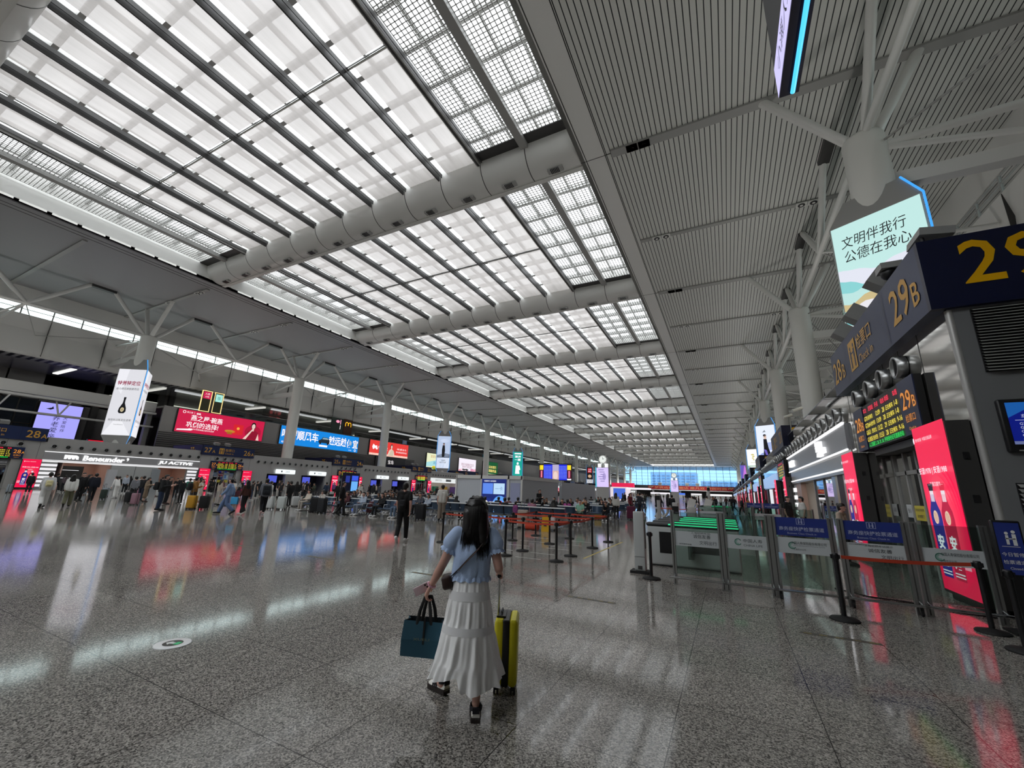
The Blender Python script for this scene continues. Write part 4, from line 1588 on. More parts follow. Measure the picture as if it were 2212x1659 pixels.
def left_billboards():
    wh = glow('#fbf4f6', 1.05)
    skin, hair = glow('#f0cfc4', .95), mat('print_hair', '#1c1214', .5, emit=.3)

    def d1(a, w, h):
        a.rect(-w, -h, w, h, glow('#c81444', 1.0)); a.up()
        a.text('燕之屋·碗燕', -2.75, .65, h=1.0, wd=4.9, m=wh, bold=.01)
        a.text('巩俐的选择!', -3.25, -.48, h=.95, wd=4.9, m=wh, bold=.01)
        a.text('连续多年燕窝销量全国领先品牌', -3.3, -1.2, h=.26, m=wh)
        a.arc(-6.3, 1.45, .16, .23, wh); a.text('燕之屋', -5.5, 1.45, h=.28, m=wh); a.rect(-4.85, 1.25, -4.82, 1.65, wh); a.text('碗燕', -4.2, 1.4, h=.32, m=wh, bold=.02)
        a.poly([(-6.9, -1.6), (-4.8, -1.45), (-4.6, -1.3), (-4.75, -1.15), (-6.8, -1.4)], wh)
        a.rect(1.7, -1.2, 3.4, .6, glow('#d8202a', .95)); a.oval(1.2, -.75, .9, .25, glow('#c89030', .9)); a.rect(.75, -1.25, 1.6, -.8, glow('#a86a20', .9)); a.up(); a.oval(2.5, -.1, .25, .25, glow('#f0a848', 1))
        a.oval(5.2, -.4, 1.5, 1.25, glow('#b01038', .9)); a.up()
        figure_bust(a, 5.15, -.2, 3.2, skin, hair, glow('#9a0c30', .8))
    billboard(33.35, 47.7, 8.85, 12.65, 'crimson billboard with a woman and white slogan ending in an exclamation mark', d1)

    def d2(a, w, h):
        a.rect(-w, -h, w, h, glow('#0a86e0', 1.0)); a.up()
        a.text('哈啰顺风车', -5.4, .3, h=2.0, wd=8.4, m=wh, bold=.02)
        a.text('越远越', 3.9, .15, h=2.0, wd=4.9, m=wh, bold=.02)
        a.text('便宜', 8.15, .05, h=2.0, wd=3.3, m=wh, bold=.02); a.up()
        a.text('日', 7.55, .1, h=.9, wd=.5, m=glow('#f4d23c', 1)); a.text('三', 9.1, .0, h=.6, wd=.9, m=glow('#f4d23c', 1))
        a.poly([(-1.1, -.6), (-1.0, -.1), (-.4, .15), (-.1, .65), (1.2, .65), (1.7, .1), (1.8, -.6)], mat('print_car', '#20303c', .4, emit=.5)); a.up()
        a.poly([(-.2, .2), (.0, .55), (1.1, .55), (1.4, .2)], glow('#9cb8c8', .8)); a.oval(-.6, -.65, .25, .25, hair); a.oval(1.35, -.65, .25, .25, hair)
        a.rect(-.8, -1.45, 1.3, -1.05, wh); a.arc(9.1, -1.4, .18, .3, wh); a.text('限时特惠', 7.6, -1.45, h=.2, m=wh); a.text('哈啰出行', -8.6, -1.35, h=.4, m=wh)
        a.rect(-9.4, -1.5, -9.34, -1.2, wh)
    billboard(51.05, 71.0, 8.85, 12.6, 'blue billboard with a car and white and yellow slogan behind the second column', d2)

    def d3(a, w, h):
        a.rect(-w, -h, w, h, glow('#e43a34', 1.0)); a.rect(-w, -h, w, -h + .5, glow('#f6ead8', 1.0)); a.up()
        a.poly([(-6.2, .2), (-5.9, .9), (-5.2, .5), (-4.6, .6), (-4.4, -.4), (-4.8, -.4), (-5.2, 0), (-5.6, -.4), (-5.9, -.4)], wh)
        a.text('八马茶业', -2.6, .1, h=.9, m=wh, bold=.02)
        figure_bust(a, .6, -.1, 3.0, skin, hair, glow('#d8c8b0', .9))
        a.text('买茶 送茶 选八马', 4.4, .35, wd=3.6, m=wh, bold=.01); a.text('茶叶连锁品牌领先者', 4.4, -.45, wd=4.2, m=wh)
    billboard(74.55, 88.75, 8.85, 12.6, 'orange-red billboard with white stripe along its foot behind the third column', d3)

    def d4(a, w, h):
        a.rect(-w, -h, w, h, glow('#e8ecc4', 1.0)); a.up(); a.poly([(-w, -.4), (w, .9), (w, -1.2), (-w, -1.6)], glow('#a8dce0', 1)); a.oval(.6, -1.9, 1.6, .4, glow('#7a9a20', .9)); a.oval(0, -1.6, .8, .4, glow('#f0c820', 1)); a.up()
        a.text('鲜果茶', -.4, 1.4, h=.9, m=glow('#d0a060', .9)); a.text('夏日', .4, -.4, h=.8, m=glow('#3a88b0', .9))
    billboard(97.0, 104.5, 6.7, 11.4, 'pale yellow and aqua poster with fruit high on the dark upper wall', d4)

    def d5(a, w, h):
        a.rect(-w, -h, w, h, glow('#f0e8f4', 1.05)); a.up()
        a.poly([(-w, -h), (-w, -1.3), (-2, -1.0), (1, -1.8), (w, -.7), (w, -h)], glow('#e8a8b8', 1)); a.oval(-2.4, -1.5, 1.6, .35, glow('#f8f0f4', 1)); a.oval(3, -1.2, 1.2, .4, glow('#d890b0', 1)); a.up()
        a.text('携手共建美好生活', 0, .4, wd=7.6, m=mat('print_wine', '#b8788c', .5, emit=.5)); a.text('新时代 新征程', -.3, -.4, wd=5.6, m='print_wine')
    billboard(113.7, 124.4, 6.5, 11.3, 'white and pink cloud poster high on the dark upper wall', d5)

    def d6(a, w, h):
        a.rect(-w, -h, w, h, glow('#0c5a2c', .9)); a.rect(-w, -h, -w + 3.6, h, glow('#98dce0', 1)); a.rect(-w, -h, w, -h + .5, glow('#e8ecc0', 1)); a.up()
        a.rect(-w + 1.5, -1.6, -w + 2.2, .9, mat('print_green', '#0c3a28', .4, emit=.5)); a.rect(-w + 1.7, .9, -w + 2.0, 1.7, 'print_green')
        a.text('以水定城', 1.6, .6, wd=5.6, h=1.1, m=glow('#f0d878', 1), bold=.03); a.text('国家优品', 1.6, -.8, wd=5.6, h=1.1, m=glow('#f0d878', 1), bold=.03)
    billboard(129.2, 140.2, 6.5, 11.4, 'green poster with a bottle and yellow characters high on the dark upper wall', d6)
    # upper concourse signs
    t = thing('frame_sign', 'gold-edged double sign standing above the crimson billboard', 'sign', (-78.4, 38.1, 12.75))
    gd = glow('#f2d690', 1.2)
    for ya, yb in ((36.4, 37.95), (38.35, 39.85)):
        m = MB()
        for lo, hi in (((ya, 12.8), (ya + .09, 16.4)), ((yb - .09, 12.8), (yb, 16.4)), ((ya, 12.8), (yb, 12.9)), ((ya, 16.3), (yb, 16.4))):
            m.box((-78.5, lo[0], lo[1]), (-78.3, hi[0], hi[1]), gd)
        m.build('light_frame', t)
        m = MB().box((-78.5, ya + .09, 12.9), (-78.4, yb - .09, 16.3), mat('sign_olive', '#3a3c24' if ya < 37 else '#24383a', .4)); m.build('panel', t)
    a = Art((-78.28, 37.2, 15.5), LEFT_R, UPV, .02); a.rect(-.6, -.5, .6, .7, glow('#c82050', 1)); a.up(); a.text('人家', 0, .35, h=.35, m=wh); a.text('小吃', 0, -.15, h=.3, m=wh); a.build('lettering', t)
    a = Art((-78.28, 39.1, 15.4), LEFT_R, UPV, .02); a.rect(-.55, -.6, .55, .7, glow('#a8e8dc', 1)); a.up(); a.text('茶', 0, 0, h=.6, m=glow('#2a8a90', .8)); a.build('lettering', t)
    MB().box((-78.55, 37.9, 12.76), (-78.35, 38.4, 16.2), 'dark_steel').build('post', t)
    t = thing('fast_food_sign', 'brown panel with a glowing yellow arched M above the blue billboard', 'sign', (-79.2, 68.3, 12.75))
    MB().box((-79.3, 67.1, 12.75), (-79.1, 69.6, 16.5), mat('sign_brown', '#4a2a1a', .4)).build('panel', t)
    a = Art((-79.08, 68.35, 15.5), LEFT_R, UPV, .02)
    ye = glow('#f8b820', 1.3)
    for s in (-1, 1):
        a.arc(s * .42, -.1, .3, .46, ye, 0, 180, 12); a.rect(s * .42 + (.3 if s > 0 else -.46), -.7, s * .42 + (.46 if s > 0 else -.3), -.1, ye)
    a.rect(-.12, -.5, .12, -.1, ye)
    a.build('lettering', t)
    t = thing('restaurant_sign', 'dark green panel with a pink flower mark beside the arched M sign', 'sign', (-79.2, 65.4, 12.75))
    MB().box((-79.3, 63.6, 12.75), (-79.1, 67.0, 16.4), mat('sign_green', '#2a3a34', .4)).build('panel', t)
    a = Art((-79.08, 65.3, 15.6), LEFT_R, UPV, .02); a.oval(0, 0, .5, .32, glow('#f090b0', 1.2)); a.rect(.7, -.6, .9, .5, glow('#f0a0b8', 1)); a.rect(.75, -1.7, .9, -.8, wh); a.build('lettering', t)
    t = thing('restaurant_sign', 'pink and white glowing characters on the upper level above the blue billboard', 'sign', (-94.8, 56, 14))
    a = Art((-94.7, 60, 15.6), LEFT_R, UPV, .02); a.text('老上海', 0, .5, h=.9, m=glow('#e86060', .9)); a.text('小馄饨面', 0, -.8, h=.8, m=wh); a.build('lettering', t)
    a = Art((-94.7, 60, 15.2), LEFT_R, UPV, -.04); a.rect(-3, -1.6, 3, 1.4, 'dark_steel'); a.build('panel', t)
    # balustrade along the upper floor
    for i, (ya, yb) in enumerate(((40, 63), (70, 96), (96, 140))):
        q = thing('balustrade', 'dark glass balustrade on the upper level above the %s billboard' % ('crimson and blue', 'orange-red', 'pale yellow and pink')[i], 'railing', (-78.4, (ya + yb) / 2, 12.75))
        MB().box((-78.42, ya, 12.75), (-78.39, yb, 13.8), 'tinted_glass').build('pane', q)
        MB().tube([(-78.4, ya, 13.82), (-78.4, yb, 13.82)], .04, 'brushed_steel', 8).build('handrail', q)
    # dark shop sign under the third billboard
    t = thing('shop_sign', 'dark sign with white characters under the orange-red billboard', 'sign', (-78.1, 82, 6.2))
    MB().box((-78.05, 77, 6.2), (-77.8, 88, 8.7), 'dark_steel').build('panel', t)
    a = Art((-77.78, 82.4, 7.5), LEFT_R, UPV, .01); a.text('宝岛', 0, 0, h=1.0, m=wh); a.build('lettering', t)


# ---------------------------------------------------------------- light boxes around the columns
def column_box(side, k, label, draw, z0=6.8, z1=15.9, neon=(0, 1)):
    """three-sided poster box: one edge points into the hall, neon along the edges"""
    cx, cy = (CXR if side > 0 else CXL), YB0 + SP * k
    R = 2.15
    s = -side
    P = [V(cx + s * R, cy, 0), V(cx - s * R / 2, cy - R * .866, 0), V(cx - s * R / 2, cy + R * .866, 0)]
    q = [V(cx, cy, 0) + (p - V(cx, cy, 0)) * .62 for p in P]
    t = thing('column_light_box', label, 'light box', (cx, cy, z0 - 1.5))
    m = MB()
    lv = [(q, z0 - 1.5), (P, z0), (P, z1), (q, z1 + 1.5)]
    for (a, za), (b, zb) in zip(lv[:-1], lv[1:]):
        for i in range(3):
            j = (i + 1) % 3
            m.add([a[i] + V(0, 0, za), a[j] + V(0, 0, za), b[j] + V(0, 0, zb), b[i] + V(0, 0, zb)], [(0, 1, 2, 3)], 'wall_panel' if side < 0 else 'grey_steel')
    for pts, z in ((q, z0 - 1.5), (q, z1 + 1.5)):
        m.add([p + V(0, 0, z) for p in pts], [(0, 1, 2)], 'grey_steel')
    m.build('housing', t)
    c = V(cx, cy, 0)
    pairs = [(P[0], P[1]), (P[1], P[2]), (P[2], P[0])]
    for n, (a, b) in enumerate(pairs):
        if n == 1:
            continue
        mid = (a + b) / 2
        nrm = (mid - c).normalized()
        r = UPV.cross(nrm).normalized()
        art = Art(mid + nrm * .03 + V(0, 0, (z0 + z1) / 2), r, UPV, .012)
        draw(art, (a - b).length / 2 - .08, (z1 - z0) / 2 - .05, n)
        art.build('poster', t)
    for i in neon:
        m = MB()
        ex = (P[i] - c).normalized() * .07
        m.tube([q[i] + ex + V(0, 0, z0 - 1.5), P[i] + ex + V(0, 0, z0), P[i] + ex + V(0, 0, z1), q[i] + ex + V(0, 0, z1 + 1.5)], .05, glow('#3f9df0', 1.2), 8)
        m.build('neon_edge', t)


def hills(a, w, h):
    """layered watercolour hills"""
    a.rect(-w, -h, w, h, glow('#bfe6e2', 1.0)); a.up()
    def band(y, amp, ph, c, th):
        top = [(-w + 2 * w * i / 16, y + amp * math.sin(ph + i * .55) + .3 * amp * math.sin(ph * 2 + i * 1.3)) for i in range(17)]
        a.poly(top + [(w, y - th), (-w, y - th)], c); a.up()
    D = 2.0
    band(-.2 + D, .18, 1.0, glow('#dfe2ee', 1.0), 6)
    band(-.75 + D, .3, 2.2, glow('#86cfd0', 1.0), 6)
    band(-1.2 + D, .15, 3.9, glow('#b8e0dc', 1.0), 6)
    band(-1.75 + D, .2, 4.4, glow('#c9b684', 1.0), 6)
    band(-2.15 + D, .2, 4.8, glow('#e6e4ea', 1.0), 6)
    band(-2.3 + D, .28, 3.2, glow('#72bcc0', 1.0), 6)
    band(-2.8 + D, .3, 4.2, glow('#e8eae6', 1.0), 6)
    a.poly([(-.3, -.9), (.3, -.55), (w, .05), (w, -1.2), (.5, -1.3)], glow('#3c7460', .9))
    band(-3.3 + D, .1, 1.2, glow('#e0c48a', 1.0), 3.2)
    a.line([(.2, 1.05), (.4, 1.1), (.6, 1.18)], .04, glow('#205060', .6))


def build_column_boxes():
    ink = mat('print_ink', '#1c2028', .5, emit=.25)
    wh = glow('#f8f8fc', 1.05)

    def r0(a, w, h, n):
        hills(a, w, h)
        a.up()
        a.text('文明伴我行', -.15, 3.42, h=.66, wd=2.55, m=ink, bold=.0, slant=.1)
        a.text('公德在我心', -.1, 2.6, h=.66, wd=2.6, m=ink, bold=.0, slant=.1)
    column_box(1, 0, 'lit column box with teal watercolour hills and brush lettering behind the 29B sign', r0, neon=(1, 2))

    def r3(a, w, h, n):
        a.rect(-w, -h, w, h, glow('#dfe6fa', 1.1)); a.rect(-w, -h, w, -h + 1.2, glow('#7a7c88', .7)); a.up()
        a.oval(.6, .3, 1.0, .8, glow('#a8b8e8', 1)); a.oval(-.2, -1.5, 1.3, .7, glow('#98a8e0', 1)); a.up()
        a.poly([(-.5, 1.8), (.1, 1.8), (.3, .0), (.9, -2.2), (1.2, -4.4), (.3, -4.4), (-.2, -2.5), (-.6, -4.0), (-1.0, -4.0), (-.6, 0)], ink)
        a.poly([(-.6, -.2), (-.1, -.4), (.35, -2.8), (.1, -3.2)], glow('#8878e8', 1)); a.oval(-.15, 2.15, .28, .4, glow('#e8c8b8', .9)); a.oval(-.2, 2.5, .3, .25, ink); a.poly([(-.6, 3.1), (-.1, 3.6), (.1, 3.2)], glow('#98a0a8', .8))
    column_box(1, 3, 'lit column box showing a woman in black against pale blue sky', r3)

    def r5(a, w, h, n):
        a.rect(-w, -h, w, h, glow('#fbfbf8', 1.15)); a.rect(-w, -h, w, -.3, glow('#138a5c', 1)); a.up()
        for i in range(4):
            a.oval(-.1 + .2 * (i % 2), 2.9 - i * .5, .5 - .08 * i, .2, glow('#d8cc78', .9))
        a.rect(-.9, .5, .9, .65, glow('#c8c8b0', 1)); a.rect(-1.2, -.9, .4, -.6, wh); a.text('绿色', .2, -1.9, h=1.0, m=wh); a.text('出行', .2, -3.2, h=1.0, m=wh)
    column_box(1, 5, 'lit column box with a pale emblem over green', r5)

    def r8(a, w, h, n):
        a.rect(-w, -h, w, h, glow('#6a5ab8', 1)); a.up(); a.poly([(-w, -h), (0, h), (w, 0), (w, -h)], glow('#c878d8', 1)); a.rect(-w, -h, w, -2.6, glow('#2a8aa8', 1))
    column_box(1, 8, 'small distant purple column box', r8)

    def l0(a, w, h, n):
        a.rect(-w, -h, w, h, glow('#d8d8de', 1.05)); a.up()
        a.poly([(-w, h), (-.4, h), (-.7, 1.0), (-w, 2.2)], glow('#e6e6ec', 1.05)); a.poly([(-w, -h), (w, -h), (.2, -2.4), (-.6, -2.4)], glow('#e9e9ee', 1.05)); a.up()
        a.text('特劳特定位', 0, 2.55, wd=3.0, h=.62, m=mat('print_crimson', '#a01848', .5, emit=.6), bold=.02)
        a.text('助力青花郎脱颖而出', 0, 1.75, wd=2.9, h=.32, m=ink)
        a.text('特劳特战略定位咨询', 0, -2.5, wd=2.9, h=.32, m=ink); a.text('Trout & Partners', 0, -3.1, wd=1.2, m=ink)
        a.poly([(-.12, .35), (.12, .35), (.14, -.2), (.45, -.9), (.5, -1.35), (.3, -1.6), (-.3, -1.6), (-.5, -1.35), (-.45, -.9), (-.14, -.2)], ink); a.rect(-.15, .3, .15, .6, ink); a.up()
        a.oval(0, -1.1, .24, .3, glow('#d8c8a0', .9)); a.text('郎', 0, -1.1, h=.3, m=ink)
    column_box(-1, 0, 'large white column box with crimson headline and a dark bottle', l0, neon=(0,))

    def l3(a, w, h, n):
        a.rect(-w, -h, w, h, glow('#b4c4e0', 1.0)); a.rect(-w, -h, w, -1.6, glow('#f2f4f8', 1.1)); a.poly([(-w, -1.6), (w, -1.6), (w, -.6), (.4, -.3), (-w, -.9)], mat('print_hill', '#3a4250', .5, emit=.4)); a.oval(.2, 3.2, 1.3, .5, glow('#d4dcf0', 1)); a.up()
        a.poly([(-.35, 1.9), (.25, 1.9), (.4, .4), (.25, -1.4), (-.4, -1.4), (-.5, .6)], ink); a.oval(-.02, 2.2, .22, .3, glow('#b08878', .7)); a.oval(-.05, 2.4, .24, .18, ink)
        a.text('TAKE', 0, -2.3, wd=1.3, m=ink); a.text('BETTER', 0, -2.9, wd=1.8, m=ink)
    column_box(-1, 3, 'column box showing a man standing on a dark hill above a white foot', l3)

    def l5(a, w, h, n):
        a.rect(-w, -h, w, h, glow('#16a394', 1.0)); a.up()
        a.rect(-1.3, 3.6, 1.3, 4.1, wh); a.text('清凉', 0, 2.7, wd=2.4, h=.9, m=wh, bold=.03); a.text('一夏', 0, 1.5, wd=2.4, h=.9, m=wh, bold=.03)
        a.oval(0, .1, .4, .5, wh); a.poly([(-.9, -3.8), (-.7, -.6), (.7, -.6), (1.1, -2.2), (.6, -2.4), (.8, -3.8)], wh)
    column_box(-1, 5, 'teal column box with a white figure', l5)

    def l9(a, w, h, n):
        a.rect(-w, -h, w, h, mat('print_black', '#241a1c', .5, emit=.4)); a.rect(-1.2, 1.4, 1.2, 4.0, glow('#d82038', 1)); a.rect(-w, -h, w, -2.4, glow('#e8eaf0', 1)); a.up(); a.oval(0, -.6, 1.0, .9, glow('#d8b090', .9)); a.text('三月', 0, 3.2, h=.8, m=wh); a.text('好礼', 0, 2.1, h=.8, m=wh)
    column_box(-1, 9, 'black and red column box far down the A-gate side', l9)


left_upper()
left_billboards()
build_column_boxes()


def overhead_sign():
    """long lit box hung from the ceiling along the hall, close above the camera"""
    t = thing('hanging_sign', 'long hanging sign box with blue neon strip overhead at the top edge', 'sign', (1.84, 4.3, 10))
    x0, x1, y0, y1, z0, z1 = 1.69, 2.06, 1.0, 8.72, 10.0, 13.4
    MB().box((x0 + .02, y0, z0), (x1, y1, z1), mat('sign_night', '#15182e', .4)).build('housing', t)
    a = Art((x0 + .01, (y0 + y1) / 2, 0), (0, -1, 0), UPV, .008)
    L = (y1 - y0) / 2
    a.rect(-L, z0, L, z0 + .8, glow('#cfc9fb', 1.0)); a.rect(-L, z0 + .8, L, z1, mat('sign_face_dark', '#2c2a2c', .5)); a.up()
    ink = mat('print_ink', '#1c2028', .5, emit=.25)
    a.text('小满人家 品质生活', -1.6, z0 + .42, h=.42, m=ink, slant=.2)
    for i in range(4):
        y = -L + 1.1 + i * 1.9
        a.poly([(y - .3, z0 + 3.2), (y + .3, z0 + 3.2), (y, z0 + 1.75)], glow('#e8305c', 1.0))
    a.build('poster', t)
    m = MB().tube([((x0 + x1) / 2 + .07, y0 + .05, z0 - .01), ((x0 + x1) / 2 + .07, y1 - .05, z0 - .01)], .045, glow('#48b8f4', 1.6), 10)
    m.build('neon_strip', t)
    m = MB()
    for y in (2, 7.6):
        m.tube([((x0 + x1) / 2, y, z1), ((x0 + x1) / 2, y, HC)], .03, 'grey_steel', 6)
    m.build('hanger', t)


overhead_sign()


def roof_gear():
    """floodlights and cameras on top of the near right-hand sign"""
    spots = [(10.3, 'wide grey floodlight on the near corner of the 29B sign'), (12.0, 'grey floodlight standing behind the 29B sign beside the dome camera'),
             (14.2, 'large grey floodlight over the pictogram of the 28B and 29B sign'), (15.7, 'grey floodlight at the 28B end of the nearest check-in sign')]
    for i, (y, lb) in enumerate(spots):
        t = thing('floodlight', lb, 'floodlight', (XR + .5, y, 6.42))
        R_ = Matrix.Rotation(math.radians(38), 3, 'Y') if i else Matrix.Rotation(math.radians(10), 3, 'Y')
        b = (.24, .2, .22) if i else (.26, .34, .08)
        m = MB().box((-b[0], -b[1], -b[2]), (b[0], b[1], b[2]), 'grey_steel', R_, (XR - (.05 if i else -.3), y, 6.86)); m.build('housing', t)
        m = MB().tube([(XR + .15, y - .2, 6.42), (XR + .1, y - .2, 6.85)], .03, 'dark_steel', 6); m.tube([(XR + .15, y + .2, 6.42), (XR + .1, y + .2, 6.85)], .03, 'dark_steel', 6); m.build('bracket', t)
    t = thing('dome_camera', 'dark dome camera on a bracket above 29B', 'camera', (XR + .15, 11.3, 6.42))
    MB().ball((XR - .1, 11.3, 6.7), (.16, .16, .16), 'black_plastic').box((XR - .28, 11.1, 6.76), (XR + .1, 11.5, 6.9), 'grey_steel').build('housing', t)
    MB().tube([(XR + .2, 11.3, 6.42), (XR + .2, 11.3, 6.85), (XR, 11.3, 6.85)], .03, 'dark_steel', 6).build('bracket', t)
    for (x, y, z, zb, lb) in ((XR + .3, 17.6, 6.4, 5.1, 'bullet camera on a post beyond the 28B sign'), (XR + .2, 27.5, 6.6, 5.1, 'bullet camera on a post above the raised white shop characters'), (XR + .2, 31.5, 6.9, 5.1, 'bullet camera on a post next to the second right-hand sign')):
        t = thing('security_camera', lb, 'camera', (x, y, zb))
        MB().tube([(x - .35, y - .1, z - .12), (x + .15, y + .05, z + .06)], .09, 'white_steel', 10).build('housing', t)
        MB().tube([(x, y, zb), (x, y, z)], .035, 'grey_steel', 6).build('post', t)


roof_gear()


SIDE = {1: 'B-gate', -1: 'A-gate'}


def added_floodlights():
    """floodlight pairs added on every gate block to brighten the roof"""
    for side in (1, -1):
        for k in range(len(GATES)):
            if k == 0 and side > 0:
                pass
            y = GATES[k] + 3.7
            base = 28 - 2 * k
            num = ('%dB' if side > 0 else '%dA') % max(base, 1)
            if k < 4:
                lb, g = 'small grey floodlight pair added on the block over gate %s' % num, None
            else:
                lb, g = 'distant floodlight pair added on a gate block of the %s side' % SIDE[side], 'distant added floodlights of the %s side' % SIDE[side]
            x = XR + 2.2 if side > 0 else XL - 2.2
            t = thing('floodlight', lb, 'floodlight', (x, y, 6.4), 0, g)
            R_ = Matrix.Rotation(math.radians(-20 * side), 3, 'Y')
            m = MB()
            for dy in (-.8, .8):
                m.box((-.3, -.35, -.18), (.3, .35, .18), 'grey_steel', R_, (x, y + dy, 6.95))
            m.build('housing', t)
            m = MB()
            for dy in (-.8, .8):
                m.tube([(x, y + dy, 6.4), (x, y + dy, 6.9)], .05, 'dark_steel', 6)
            m.build('bracket', t)
            ld = bpy.data.lights.new('added_floodlight_lamp', 'AREA')  # added lamp, lifts the ceiling and the bounce light
            ld.shape = 'RECTANGLE'
            ld.size, ld.size_y = .6, 2.2
            ld.energy = FLOOD_W
            ld.color = (1.0, .97, .92)
            lo = bpy.data.objects.new('lamp', ld)
            COL.objects.link(lo)
            lo.parent = t
            lo.location = (0, 0, .85)
            lo.rotation_euler = (0, PI, 0)


FLOOD_W = 260
added_floodlights()
# ---------------------------------------------------------------- belt posts, glass barriers, ticket gates
POST_N = []


def make_post(loc, label, group=None, rot=0.0):
    if not POST_N:
        t = thing('belt_post', label, 'belt post', (0, 0, 0))
        m = MB(); m.lathe([(.175, 0), (.18, .012), (.165, .03), (.06, .045), (.035, .06)], 'black_rubber', n=28); m.build('base', t, world=False)
        m = MB(); m.lathe([(.03, .05), (.03, .8)], 'black_plastic', n=16); m.build('pole', t, world=False)
        m = MB(); m.lathe([(.03, .8), (.042, .815), (.042, .885), (.036, .9), (.0, .902)], 'black_plastic', n=16)
        for a in range(4):
            c, s_ = math.cos(a * PI / 2), math.sin(a * PI / 2)
            m.box((c * .045 - .014, s_ * .045 - .014, .822), (c * .045 + .014, s_ * .045 + .014, .878), 'black_plastic')
        m.build('belt_head', t, world=False)
        POST_N.append(remember(t))
        t.location = loc
        t.rotation_euler = (0, 0, rot)
        t['label'] = label
        if group:
            t['group'] = group
        return t
    return dup(POST_N[0], loc, rot, label, group)


def belt(a, b, label, z=.85, m='belt_red', text=None):
    a, b = Vector(a), Vector(b)
    d = (b - a)
    L = d.length
    d.normalize()
    a, b = a + d * .075, b - d * .075
    mb = MB()
    n = 8
    nx = UPV.cross(d) * .001
    for s in (-1, 1):
        vs, fs = [], []
        for i in range(n + 1):
            p = a + (b - a) * (i / n)
            sag = .012 * L * (1 - (2 * i / n - 1) ** 2)
            vs += [p + V(0, 0, z - .024 - sag) + nx * s, p + V(0, 0, z + .024 - sag) + nx * s]
        for i in range(n):
            q = (2 * i, 2 * i + 2, 2 * i + 3, 2 * i + 1)
            fs.append(q if s < 0 else tuple(reversed(q)))
        mb.add(vs, fs, m)
    o = mb.build('barrier_belt')
    tag(o, label, 'barrier belt')
    if text:
        c = (a + b) / 2
        r = d if d.cross(UPV).y < 0 or abs(d.y) > .9 else -d
        ar = Art(c + V(0, 0, z - .012 * L), r if r.x > 0 else -r, UPV, .004)
        for k in (-.25, .25):
            ar.text(text, k * L, .012 * L * (.25), h=.018, wd=.2, m=mat('belt_ink', '#f0c8b8', .6))
        ar.layer = 1
        q = ar.build('lettering')
        q.parent = o
    return o


def queue_lanes():
    xs, ys = (-3.83, -5.24, -6.58), (10.01, 11.06, 13.07, 15.0)
    rown = ('nearest', 'second', 'third', 'farthest')
    coln = ('right-hand', 'middle', 'left-hand')
    for j, y in enumerate(ys):
        for i, x in enumerate(xs):
            if j == 0 and i == 2:
                continue
            make_post((x, y, 0), 'black belt post in the %s row and %s line of the orange-belted queue lanes' % (rown[j], coln[i]))
    make_post((-8.0, 11.06, 0), 'black belt post left of the orange-belted lanes, mostly hidden behind the walking woman')
    for j, y in enumerate(ys):
        for i in range(2):
            if j == 0 and i == 1:
                continue
            belt((xs[i], y, 0), (xs[i + 1], y, 0), 'orange-red belt crossing the %s row of queue posts on the %s' % (rown[j], ('right', 'left')[i]), text='请排队 一米线')
    belt((-6.58, 11.06, 0), (-8.0, 11.06, 0), 'orange-red belt running left behind the walking woman')
    for j in range(3):
        belt((xs[0], ys[j], 0), (xs[0], ys[j + 1], 0), 'orange-red belt along the right edge of the lanes between the %s and %s rows' % (rown[j], rown[j + 1]))
    belt((xs[2], ys[2], 0), (xs[2], ys[3], 0), 'orange-red belt along the left edge of the lanes at the far end')
    # far lane by the next gate
    for i, (x, y) in enumerate(((-3.8, 27.5), (-3.0, 27.5), (-2.2, 27.5), (-1.4, 27.5))):
        make_post((x, y, 0), 'far belt post, %s from the left, under the short red belts' % ('first', 'second', 'third', 'fourth')[i])
    for i in range(3):
        belt((-3.8 + .8 * i, 27.5, 0), (-3.0 + .8 * i, 27.5, 0), 'short red belt section %s beyond the ticket gates' % ('at the left end', 'in the middle', 'at the right end')[i])


def near_posts():
    make_post((-1.51, 9.3, 0), 'single black belt post without belt beside the white panel at the left end of the glass barrier')
    make_post((1.34, 7.99, 0), 'black belt post holding the left end of the red belt before the blue barrier signs')
    make_post((3.02, 8.45, 0), 'black belt post in front of the near two-bottle light box')
    make_post((2.97, 7.6, 0), 'black belt post nearest the grey louvred block end')
    belt((1.34, 7.99, 0), (3.02, 8.45, 0), 'long red belt stretched before the blue business-class barrier signs', text='上海虹桥站')
    # small sign standing on the last post
    t = thing('post_sign', 'small blue portrait sign with white pictogram on a black stand', 'sign', (3.42, 8.6, 0))
    MB().bbox((3.3, 8.58, .72), (3.6, 8.63, 1.46), .02, 'black_plastic').build('housing', t)
    a = Art((3.45, 8.575, 1.09), (1, 0, 0), UPV, .003)
    a.rect(-.125, -.34, .125, .34, mat('sign_blue', '#2a3a86', .35)); a.up()
    wl = 'white_letter'
    a.oval(-.02, .2, .02, .02, wl, 10); a.rect(-.035, .05, -.005, .175, wl); a.oval(.05, .22, .022, .022, wl, 10); a.rect(.03, .04, .07, .19, wl); a.rect(-.04, .12, .06, .135, wl); a.rect(-.09, .02, .09, .026, wl)
    a.text('今日暂停', 0, -.08, wd=.22, m=wl); a.text('检票通道', 0, -.18, wd=.22, m=wl); a.text('Closed', 0, -.26, wd=.12, m=wl)
    a.build('face', t)
    MB().box((3.4, 8.6, .03), (3.5, 8.64, .72), 'black_plastic').box((3.25, 8.45, 0), (3.65, 8.8, .03), 'black_rubber').build('stand', t)


